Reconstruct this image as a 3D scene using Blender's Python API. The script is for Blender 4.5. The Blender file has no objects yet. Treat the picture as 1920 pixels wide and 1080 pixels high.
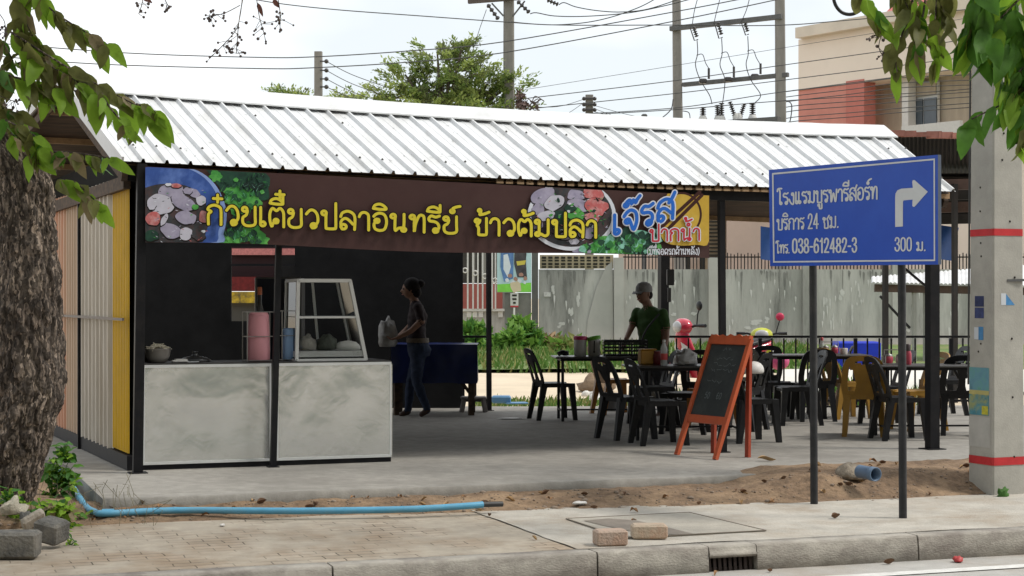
import bpy, math, random
from mathutils import Vector, Matrix, noise as mnoise
from mathutils.kdtree import KDTree
R = math.radians
random.seed(7)
rnd = random.uniform
scene = bpy.context.scene
COL = scene.collection
V = Vector

# ------------------------------------------------------------------ camera
FPX, CX, HY, EYE = 3300.0, 960.0, 556.0, 1.71
cam_d = bpy.data.cameras.new("camera"); cam = bpy.data.objects.new("camera", cam_d); COL.objects.link(cam)
cam.location = (0, 0, EYE); cam.rotation_euler = (R(90), 0, 0)
cam_d.sensor_width = 36; cam_d.lens = 36 * FPX / 1920
cam_d.shift_y = (HY - 540) / 1920
cam_d.clip_start = 0.1; cam_d.clip_end = 3000
scene.camera = cam

# ------------------------------------------------------------------ sky, sun, exposure
SUN_EL, SUN_AZ = 52.0, 98.0        # azimuth clockwise from +Y
w = bpy.data.worlds.new("World"); scene.world = w; w.use_nodes = True
nt = w.node_tree; nt.nodes.clear()
wo = nt.nodes.new("ShaderNodeOutputWorld"); bg = nt.nodes.new("ShaderNodeBackground")
sky = nt.nodes.new("ShaderNodeTexSky"); sky.sky_type = 'NISHITA'; sky.sun_disc = False
sky.sun_elevation = R(SUN_EL); sky.sun_rotation = R(SUN_AZ)
tc = nt.nodes.new("ShaderNodeTexCoord"); mp = nt.nodes.new("ShaderNodeMapping"); mp.inputs['Scale'].default_value = (1, 1, 2.2)
nz = nt.nodes.new("ShaderNodeTexNoise"); nz.inputs['Scale'].default_value = 2.6; nz.inputs['Detail'].default_value = 5
rp = nt.nodes.new("ShaderNodeValToRGB")
rp.color_ramp.elements[0].position = 0.40; rp.color_ramp.elements[0].color = (7.1, 7.55, 7.85, 1)
rp.color_ramp.elements[1].position = 0.58; rp.color_ramp.elements[1].color = (9.6, 9.75, 9.85, 1)
mx = nt.nodes.new("ShaderNodeMix"); mx.data_type = 'RGBA'; mx.inputs[0].default_value = 0.9
L = nt.links.new
L(tc.outputs['Generated'], mp.inputs['Vector']); L(mp.outputs[0], nz.inputs['Vector']); L(nz.outputs['Fac'], rp.inputs[0])
L(sky.outputs[0], mx.inputs[6]); L(rp.outputs[0], mx.inputs[7]); L(mx.outputs[2], bg.inputs['Color'])
bg.inputs['Strength'].default_value = 0.1; L(bg.outputs[0], wo.inputs['Surface'])
sd = bpy.data.lights.new("sun", 'SUN'); sd.energy = 2.0; sd.angle = R(11); sd.color = (1.0, 0.95, 0.87)
sun = bpy.data.objects.new("sun", sd); COL.objects.link(sun)
_sv = V((math.sin(R(SUN_AZ)) * math.cos(R(SUN_EL)), math.cos(R(SUN_AZ)) * math.cos(R(SUN_EL)), math.sin(R(SUN_EL))))
sun.rotation_euler = _sv.to_track_quat('Z', 'Y').to_euler(); sun.location = (20, 0, 30)
vs = scene.view_settings
vs.view_transform = 'Standard'; vs.look = 'None'; vs.exposure = 0.42; vs.gamma = 1.0; vs.use_curve_mapping = False
scene.display_settings.display_device = 'sRGB'

# ------------------------------------------------------------------ placing
def P(px, py, Y):
    return V(((px - CX) / FPX * Y, Y, EYE - (py - HY) / FPX * Y))
def G(px, py, z):
    Y = FPX * (EYE - z) / (py - HY)
    return V(((px - CX) / FPX * Y, Y, z))
ROAD, PAVE, SLAB, YARD = -0.03, 0.13, 0.26, 0.12
SU = V((math.cos(R(19.5)), math.sin(R(19.5)), 0)); SV = V((-SU.y, SU.x, 0))
K0 = V((-1.0, 10.30, 0))
def S(s, t, z=0.0):                     # street frame: s along the kerb, t away from it
    p = K0 + SU * s + SV * t; p.z = z; return p
def st(p):
    d = V((p.x, p.y, 0)) - K0
    return d.dot(SU), d.dot(SV)
STREET = R(19.5)

# ------------------------------------------------------------------ objects
def link(o): COL.objects.link(o); return o
def tag(o, label=None, cat=None, group=None, kind=None):
    if label: o["label"] = label
    if cat: o["category"] = cat
    if group: o["group"] = group
    if kind: o["kind"] = kind
    return o
def thing(name, loc, label, cat, group=None, rz=0.0):
    o = link(bpy.data.objects.new(name, None)); o.location = loc; o.rotation_euler = (0, 0, rz)
    o.empty_display_size = 0.1
    return tag(o, label, cat, group)
def offset_of(o):
    p = V((0, 0, 0))
    while o is not None: p = p + V(o.location); o = o.parent
    return p
class MB:
    """collects faces; build() links them as one mesh object"""
    def __init__(s): s.v = []; s.f = []; s.m = []; s.sm = []
    def add(s, verts, faces, m=0, smooth=False):
        b = len(s.v); s.v += [tuple(p) for p in verts]
        for f in faces: s.f.append([b + i for i in f]); s.m.append(m); s.sm.append(smooth)
        return s
    def box(s, c, size, rz=0.0, m=0, rot=None, bev=0.0):
        M = rot if rot is not None else Matrix.Rotation(rz, 3, 'Z')
        hx, hy, hz = size[0] / 2, size[1] / 2, size[2] / 2; c = V(c)
        if bev <= 0:
            pts = [c + M @ V((x, y, z)) for z in (-hz, hz) for x, y in ((-hx, -hy), (hx, -hy), (hx, hy), (-hx, hy))]
            return s.add(pts, [(3, 2, 1, 0), (4, 5, 6, 7), (0, 1, 5, 4), (1, 2, 6, 5), (2, 3, 7, 6), (3, 0, 4, 7)], m)
        b = min(bev, hx * .9, hy * .9, hz * .9); rings = []
        for (z, i) in ((-hz, b), (-hz + b, 0), (hz - b, 0), (hz, b)):
            x, y = hx - i, hy - i; cc = b * .6
            rings.append([c + M @ V(q + (z,)) for q in ((-x + cc, -y), (x - cc, -y), (x, -y + cc), (x, y - cc), (x - cc, y), (-x + cc, y), (-x, y - cc), (-x, -y + cc))])
        return s.loft(rings, m, False, caps=True)
    def loft(s, rings, m=0, smooth=True, caps=True, closed=True):
        n = len(rings[0]); pts = [p for r in rings for p in r]; fs = []
        for k in range(len(rings) - 1):
            for i in range(n if closed else n - 1):
                j = (i + 1) % n; fs.append((k * n + i, k * n + j, (k + 1) * n + j, (k + 1) * n + i))
        s.add(pts, fs, m, smooth)
        if caps and closed:
            s.add(rings[0], [tuple(range(n - 1, -1, -1))], m); s.add(rings[-1], [tuple(range(n))], m)
        return s
    def tube(s, path, r, n=10, m=0, smooth=True, caps=True, squash=1.0, up=None):
        path = [V(p) for p in path]; rr = r if isinstance(r, (list, tuple)) else [r] * len(path)
        rings = []; u = None
        for i, p in enumerate(path):
            a = path[max(0, i - 1)]; b = path[min(len(path) - 1, i + 1)]; d = (b - a)
            d = d.normalized() if d.length > 1e-9 else V((0, 0, 1))
            if u is None:
                u = V(up) if up is not None else (V((0, 0, 1)) if abs(d.z) < .9 else V((1, 0, 0)))
            u = u - d * u.dot(d); u = u.normalized() if u.length > 1e-6 else d.orthogonal().normalized()
            q = d.cross(u)
            rings.append([p + (u * math.cos(2 * math.pi * k / n) * squash + q * math.sin(2 * math.pi * k / n)) * rr[i] for k in range(n)])
        return s.loft(rings, m, smooth, caps)
    def bar(s, a, b, wx, wy, m=0, up=None):
        a, b = V(a), V(b); d = (b - a).normalized()
        u = V(up) if up is not None else (V((0, 0, 1)) if abs(d.z) < .9 else V((SU.x, SU.y, 0)))
        u = (u - d * u.dot(d)).normalized(); q = d.cross(u)
        rg = [[p + q * sx * wx / 2 + u * sy * wy / 2 for sx, sy in ((-1, -1), (1, -1), (1, 1), (-1, 1))] for p in (a, b)]
        return s.loft(rg, m, False, True)
    def lathe(s, prof, c=(0, 0, 0), n=20, m=0, smooth=True, axis=None, caps=True):
        c = V(c); M = V(axis).to_track_quat('Z', 'Y').to_matrix() if axis is not None else Matrix.Identity(3)
        rings = [[c + M @ V((r * math.cos(2 * math.pi * k / n), r * math.sin(2 * math.pi * k / n), z)) for k in range(n)] for r, z in prof]
        return s.loft(rings, m, smooth, caps)
    def prism(s, poly, a, m=0):                      # planar outline extruded by vector a
        a = V(a); n = len(poly); pts = [V(p) for p in poly] + [V(p) + a for p in poly]
        fs = [tuple(range(n - 1, -1, -1)), tuple(range(n, 2 * n))] + [(i, (i + 1) % n, n + (i + 1) % n, n + i) for i in range(n)]
        return s.add(pts, fs, m)
    def ball(s, c, r, m=0, n=10, k=7):
        c = V(c); r = V(r) if not isinstance(r, (int, float)) else V((r, r, r))
        rings = []
        for i in range(k + 1):
            t = math.pi * i / k; t = min(max(t, .05), math.pi - .05)
            rings.append([c + V((r.x * math.sin(t) * math.cos(2 * math.pi * j / n), r.y * math.sin(t) * math.sin(2 * math.pi * j / n), -r.z * math.cos(t))) for j in range(n)])
        return s.loft(rings, m, True, True)
    def grid(s, fn, nu, nv, m=0, smooth=True):
        pts = [fn(i / nu, j / nv) for j in range(nv + 1) for i in range(nu + 1)]
        fs = [(j * (nu + 1) + i, j * (nu + 1) + i + 1, (j + 1) * (nu + 1) + i + 1, (j + 1) * (nu + 1) + i) for j in range(nv) for i in range(nu)]
        return s.add(pts, fs, m, smooth)
    def build(s, name, mats, parent=None, world=True, origin=None):
        if not isinstance(mats, (list, tuple)): mats = [mats]
        off = offset_of(parent) if (world and parent is not None) else V((0, 0, 0))
        if origin is not None: off = off + (V(origin) - off)
        me = bpy.data.meshes.new(name)
        me.from_pydata([(p[0] - off.x, p[1] - off.y, p[2] - off.z) for p in s.v], [], s.f)
        for m in mats: me.materials.append(m)
        me.polygons.foreach_set("material_index", s.m); me.polygons.foreach_set("use_smooth", s.sm)
        me.update()
        o = link(bpy.data.objects.new(name, me))
        if parent is not None: o.parent = parent
        if origin is not None: o.location = V(origin) - (offset_of(parent) if parent is not None else V((0, 0, 0)))
        return o
def kids(o): return [c for c in bpy.data.objects if c.parent is o]
def copy_thing(o, loc, rz, label=None, group=None, parent=None):
    c = link(o.copy())
    if parent is not None: c.parent = parent
    else: c.location = loc; c.rotation_euler = (0, 0, rz)
    if label: c["label"] = label
    if group: c["group"] = group
    for k in kids(o): copy_thing(k, None, None, parent=c)
    return c

# ------------------------------------------------------------------ materials
def srgb(*c):
    if len(c) == 1: c = c[0]
    return tuple((x / 255 / 12.92 if x / 255 <= .04045 else ((x / 255 + .055) / 1.055) ** 2.4) for x in c)
MATS = {}
def mat(name, col, rough=.6, metal=0.0, var=.18, scale=6.0, bump=0.0, bscale=40.0, dark=None, dscale=2.0, damt=.5, stretch=(1, 1, 1), spec=.4, alpha=1.0, transl=0.0, emit=None, coat=0.0):
    """principled surface: base colour varied by noise, a second larger noise lays blotches of colour `dark`"""
    m = bpy.data.materials.new(name); m.use_nodes = True; MATS[name] = m
    t = m.node_tree; n = t.nodes; b = n["Principled BSDF"]; ln = t.links.new
    b.inputs['Roughness'].default_value = rough; b.inputs['Metallic'].default_value = metal
    b.inputs['Specular IOR Level'].default_value = spec
    if coat: b.inputs['Coat Weight'].default_value = coat
    co = n.new("ShaderNodeTexCoord"); ma = n.new("ShaderNodeMapping"); ma.inputs['Scale'].default_value = stretch
    ln(co.outputs['Object'], ma.inputs['Vector'])
    nz = n.new("ShaderNodeTexNoise"); nz.inputs['Scale'].default_value = scale; nz.inputs['Detail'].default_value = 6; nz.inputs['Roughness'].default_value = .65
    ln(ma.outputs[0], nz.inputs['Vector'])
    rp = n.new("ShaderNodeValToRGB"); c = V(col)
    rp.color_ramp.elements[0].position = .28; rp.color_ramp.elements[1].position = .72
    rp.color_ramp.elements[0].color = (*(c * (1 - var)), 1); rp.color_ramp.elements[1].color = (*[min(1, x) for x in (c * (1 + var))], 1)
    ln(nz.outputs['Fac'], rp.inputs[0]); out = rp.outputs[0]
    if dark is not None:
        n2 = n.new("ShaderNodeTexNoise"); n2.inputs['Scale'].default_value = dscale; n2.inputs['Detail'].default_value = 8; n2.inputs['Roughness'].default_value = .7
        ln(ma.outputs[0], n2.inputs['Vector'])
        r2 = n.new("ShaderNodeValToRGB"); r2.color_ramp.elements[0].position = .46; r2.color_ramp.elements[1].position = .66
        r2.color_ramp.elements[0].color = (0, 0, 0, 1); r2.color_ramp.elements[1].color = (damt, damt, damt, 1)
        ln(n2.outputs['Fac'], r2.inputs[0])
        mxx = n.new("ShaderNodeMix"); mxx.data_type = 'RGBA'; ln(r2.outputs[0], mxx.inputs[0]); ln(out, mxx.inputs[6]); mxx.inputs[7].default_value = (*dark, 1)
        out = mxx.outputs[2]
    ln(out, b.inputs['Base Color'])
    if bump:
        n3 = n.new("ShaderNodeTexNoise"); n3.inputs['Scale'].default_value = bscale; n3.inputs['Detail'].default_value = 5
        ln(ma.outputs[0], n3.inputs['Vector'])
        bp = n.new("ShaderNodeBump"); bp.inputs['Strength'].default_value = bump; bp.inputs['Distance'].default_value = .02
        ln(n3.outputs['Fac'], bp.inputs['Height']); ln(bp.outputs[0], b.inputs['Normal'])
    if alpha < 1: b.inputs['Alpha'].default_value = alpha
    if transl:
        tr = n.new("ShaderNodeBsdfTranslucent"); ms = n.new("ShaderNodeMixShader"); ms.inputs[0].default_value = transl
        ln(out, tr.inputs['Color']); ln(b.outputs[0], ms.inputs[1]); ln(tr.outputs[0], ms.inputs[2])
        ln(ms.outputs[0], n["Material Output"].inputs['Surface'])
    return m
def plain(name, col, rough=.5, **k): return mat(name, col, rough, var=k.pop('var', .06), **k)

black_steel = mat("black_steel", (.008, .008, .010), .5, spec=.22, var=.25, scale=9, dark=(.035, .03, .028), dscale=7, damt=.3)
white_sheet = mat("white_sheet", (.70, .71, .72), .4, var=.05, scale=3, dark=(.48, .465, .44), dscale=2.2, damt=.5, stretch=(1.6, .5, .5))
concrete = mat("concrete", (.33, .315, .285), .85, var=.2, scale=5, bump=.25, bscale=60, dark=(.2, .18, .15), dscale=1.1, damt=.45)
# ================================================================== SETTING
soil = mat("soil", (.165, .108, .066), .95, var=.5, scale=14, bump=.9, bscale=30, dark=(.30, .205, .125), dscale=2.4, damt=.9)
sand = mat("sand", (.60, .50, .37), .95, var=.12, scale=.8, bump=.3, bscale=14, dark=(.45, .38, .27), dscale=.35, damt=.5)
asphalt = mat("road_surface", (.40, .385, .36), .9, var=.12, scale=7, bump=.3, bscale=160, dark=(.30, .24, .18), dscale=1.3, damt=.6)
kerb_mat = mat("kerb_concrete", (.37, .34, .295), .9, var=.25, scale=7, bump=.35, bscale=55, dark=(.15, .125, .11), dscale=2.2, damt=.75, stretch=(1, 1, 2))
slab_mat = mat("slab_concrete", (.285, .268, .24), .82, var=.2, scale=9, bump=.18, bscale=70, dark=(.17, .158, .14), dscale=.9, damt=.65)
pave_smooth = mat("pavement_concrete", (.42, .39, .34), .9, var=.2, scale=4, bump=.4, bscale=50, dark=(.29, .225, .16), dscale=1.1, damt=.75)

def paver_material():
    m = mat("pavement_blocks", (.365, .318, .255), .92, var=.2, scale=6, bump=0, dark=(.25, .18, .115), dscale=1.0, damt=.8)
    t = m.node_tree; n = t.nodes; ln = t.links.new; b = n["Principled BSDF"]
    src = b.inputs['Base Color'].links[0].from_socket
    co = n.new("ShaderNodeTexCoord"); mp_ = n.new("ShaderNodeMapping")
    wob = n.new("ShaderNodeTexNoise"); wob.inputs['Scale'].default_value = 7; wob.inputs['Detail'].default_value = 2
    ln(co.outputs['Object'], wob.inputs['Vector'])
    add = n.new("ShaderNodeVectorMath"); add.operation = 'MULTIPLY_ADD'; add.inputs[1].default_value = (.03, .03, 0)
    ln(wob.outputs['Color'], add.inputs[0]); ln(co.outputs['Object'], add.inputs[2])
    br = n.new("ShaderNodeTexBrick"); br.inputs['Scale'].default_value = 1; br.inputs['Brick Width'].default_value = .225; br.inputs['Row Height'].default_value = .112
    br.inputs['Mortar Size'].default_value = .0045; br.inputs['Mortar Smooth'].default_value = .2
    br.inputs['Color1'].default_value = (.9, .88, .86, 1); br.inputs['Color2'].default_value = (1.06, 1.02, 1, 1); br.inputs['Mortar'].default_value = (.22, .2, .18, 1)
    ln(add.outputs[0], br.inputs['Vector'])
    n2 = n.new("ShaderNodeTexNoise"); n2.inputs['Scale'].default_value = 2.2; n2.inputs['Detail'].default_value = 5; ln(co.outputs['Object'], n2.inputs['Vector'])
    r2 = n.new("ShaderNodeValToRGB"); r2.color_ramp.elements[0].position = .44; r2.color_ramp.elements[1].position = .6
    ln(n2.outputs['Fac'], r2.inputs[0])
    wh = n.new("ShaderNodeMix"); wh.data_type = 'RGBA'; ln(r2.outputs[0], wh.inputs[0]); wh.inputs[6].default_value = (1, 1, 1, 1); ln(br.outputs['Color'], wh.inputs[7])
    mu = n.new("ShaderNodeMix"); mu.data_type = 'RGBA'; mu.blend_type = 'MULTIPLY'; mu.inputs[0].default_value = 1
    ln(src, mu.inputs[6]); ln(wh.outputs[2], mu.inputs[7]); ln(mu.outputs[2], b.inputs['Base Color'])
    bp = n.new("ShaderNodeBump"); bp.inputs['Strength'].default_value = .5; bp.inputs['Distance'].default_value = .01
    ln(wh.outputs[2], bp.inputs['Height']); ln(bp.outputs[0], b.inputs['Normal'])
    return m
paver = paver_material()

b = MB(); b.add([(-900, -300, -.12), (900, -300, -.12), (900, 1500, -.12), (-900, 1500, -.12)], [(0, 1, 2, 3)])
tag(b.build("ground", sand), kind="structure")
b = MB(); b.grid(lambda u, v: S(-60 + 120 * u, -9.0 + 9.02 * v, ROAD + .004 * mnoise.noise((u * 60, v * 9, 0))), 40, 8)
tag(b.build("road", asphalt), kind="structure")
# tree-shaped screen added unseen behind the viewer to block low sky from the shop
screen_leaf = mat("added_screen_foliage", (.035, .055, .02), .9, var=.5, scale=1.5)
b = MB()
def screen_pt(u, v):
    x = -75 + 150 * u; a = v * 3.1416; n_ = mnoise.noise((x * .25, v * 4, 1)) + .5 * mnoise.noise((x * .9, v * 9, 2)); top = 12.5 + 1.8 * mnoise.noise((x * .15, 0, 3))
    return V((x, -11 + 3.5 * math.cos(a) + .8 * n_, ROAD - .1 + max(0, math.sin(a)) ** .5 * top + .5 * n_ * math.sin(a)))
b.grid(lambda u, v: screen_pt(u, v), 150, 16); tag(b.build("added_tree_screen", screen_leaf), kind="stuff")
# white edge line of the road
line_paint = mat("line_paint", (.66, .65, .62), .8, var=.15, scale=8, dark=(.42, .4, .37), dscale=6, damt=.6)
b = MB(); b.grid(lambda u, v: S(-20 + 40 * u, -.52 + .12 * v, ROAD + .007 + .004 * mnoise.noise((u * 20, 8, 0))), 20, 1)
tag(b.build("road_marking", line_paint), kind="structure")
# kerb: cast lengths with joints, an inlet left open for the drain
D0, D1 = 2.38, 2.71
b = MB(); edges = [-14, -10, -7.0, -4.6, -2.35, -.05, 1.62, D0, D1, 3.9, 5.4, 7.6, 10.5, 14]
for a, c in zip(edges[:-1], edges[1:]):
    lo = .085 if (a == D0) else ROAD - .05
    k = max(2, int((c - a) / .12)); rings = []
    g = 0 if a == D0 else .006
    for i in range(k + 1):
        s = a + g + (c - a - 2 * g) * i / k
        j = lambda q: .006 * mnoise.noise((s * 6, q * 3.1, q))
        rings.append([S(s, .17, lo), S(s, .17, PAVE + .004 + j(1) * .5), S(s, .014 + j(2), PAVE + .003 + j(3)), S(s, .003 + j(4), PAVE - .010 + j(3)), S(s, -.004 + j(5), .06), S(s, -.012 + j(6), lo)])
    b.loft(rings, 0, True, True)
tag(b.build("kerb", kerb_mat), kind="structure")
b = MB()
for i in range(9): b.bar(S(D0 + .02 + i * .036, .035 , ROAD), S(D0 + .02 + i * .036, .05, .085), .012, .02)
b.bar(S(D0 - .01, .06, ROAD + .01), S(D1 + .01, .06, ROAD + .01), .02, .02)
b.box(S((D0 + D1) / 2, .3, .02), (.42, .02, .2), STREET, 1)
g0 = thing("drain_grate", S((D0 + D1) / 2, .03, ROAD), "rusty barred drain inlet let into the kerb face", "drain grate")
b.build("bars", [mat("rusty_iron", (.05, .035, .03), .8, var=.4, scale=20), plain("drain_dark", (.01, .01, .01), .9)], g0)
# pavement (paver blocks left, worn concrete right)
def bound(s):
    pts = [(-6, 2.45), (-.7, 2.38), (.6, 2.36), (1.8, 2.15), (3.2, 1.98), (4.04, 1.88), (5.5, 1.9), (12, 1.95)]
    for (a, x), (c, y) in zip(pts[:-1], pts[1:]):
        if s <= c: return x + (y - x) * max(0, (s - a)) / (c - a)
    return 1.95
def local_street(verts): return [(st(V(p))[0], st(V(p))[1], p[2]) for p in verts]
def street_obj(mb, name, m):
    mb.v = local_street(mb.v); o = mb.build(name, m); o.location = (K0.x, K0.y, 0); o.rotation_euler = (0, 0, STREET)
    return tag(o, kind="structure")
sm = 1.55
b = MB(); b.grid(lambda u, v: S(-16 + (sm + 16) * u, .16 + 3.0 * v, PAVE + .003 * mnoise.noise((u * 40, v * 8, 0))), 60, 8)
street_obj(b, "pavement", paver)
b = MB(); b.grid(lambda u, v: S(sm + (.25 if v > .25 else 0) * 0 + 14 * u + .02 * mnoise.noise((v * 9, 3, 0)), .16 + 3.0 * v, PAVE + .006 + .006 * mnoise.noise((u * 24, v * 8, 4))), 70, 16)
street_obj(b, "pavement", pave_smooth)
# dirt: the verge between pavement and slab, the tree bed and the heap at the slab's right end
def hump(x, a, c, soft):
    f = lambda q: max(0, min(1, q)); q = f((x - a) / soft) * f((c - x) / soft)
    return q * q * (3 - 2 * q)
def dirt_h(s, t):
    q = max(0, min(1, (t - bound(s)) / .5)); q = q * q * (3 - 2 * q)
    n = .016 * mnoise.noise((s * 3, t * 3, 1)) + .014 * mnoise.noise((s * 9, t * 9, 2)) + .008 * mnoise.noise((s * 28, t * 28, 5))
    h = .122 + .016 * min(1, max(0, (t - bound(s) + .03) / .06)) + .062 * q
    if t > 3.3 and s > -1.2 and s < 3.9: h = .12
    m = hump(s, 3.75, 9.5, .7) * hump(t, 1.85, 3.55, .5)
    h += .098 * m
    h -= .03 * hump(s, 4.55, 5.2, .2) * hump(t, 2.0, 2.9, .25)
    h += .05 * hump(s, -3.6, -1.2, .6) * hump(t, 1.6, 4.2, .6)
    e = max(0, min(1, (t - bound(s)) / .08))
    return h + n * (.25 + .75 * e)
b = MB(); NU, NV = 300, 110
def dirt_pt(u, v):
    s = -7 + 19 * u; t0 = bound(s) - .03 + .05 * mnoise.noise((s * 2.3, 0, 7)) + .02 * mnoise.noise((s * 9, 0, 7))
    t = t0 + (v ** 1.6) * 6.2; return S(s, t, dirt_h(s, t) if v > 0 else .115)
b.grid(dirt_pt, NU, NV)
tag(b.build("dirt_verge", soil), kind="structure")
# concrete slab of the shop floor
SL = 2.83
SL = 2.83
def slab_back(s): return (23.5 - K0.y - s * SU.y) / SV.y
def slab_left(t): return -1.05 if t < 5.5 else -1.05 - (t - 5.5) * .22
b = MB()
def slab_pt(u, v):
    s0 = -1.0 + 14 * u; t = SL + (slab_back(s0) - SL) * v; l = slab_left(t); s = l + (13 - l) * u
    return S(s, t, SLAB + .004 * mnoise.noise((s, t, 9)))
NS = 160
b.grid(slab_pt, NS, 40)
def front(u, v):
    s = -1.05 + 14.05 * u; j = .012 * mnoise.noise((s * 5, v * 2, 3)) + .008 * mnoise.noise((s * 17, v * 3, 3))
    prof = [(0, SLAB + .004 * mnoise.noise((s, SL, 9))), (-.012, SLAB - .012), (-.02, SLAB - .06), (-.015, .08)]
    k = min(3, int(round(v * 3))); d, z = prof[k]
    return S(s, SL + d + (j if k else 0), z + (j * .5 if k == 1 else 0))
b.grid(lambda u, v: front(u, 1 - v), NS, 3)
b.grid(lambda u, v: S(slab_left(SL + 10.2 * (1 - u)), SL + 10.2 * (1 - u), SLAB - .2 * (1 - v)), 20, 1)
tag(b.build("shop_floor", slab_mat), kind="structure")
# yard behind
b = MB()
def yard_pt(u, v):
    X = -30 + 75 * u; Y = 20 + 45 * v; return V((X, Y, YARD + .05 * mnoise.noise((X * .3, Y * .3, 0)) - (0.0)))
b.grid(yard_pt, 75, 60)
tag(b.build("yard", sand), kind="structure")
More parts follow.
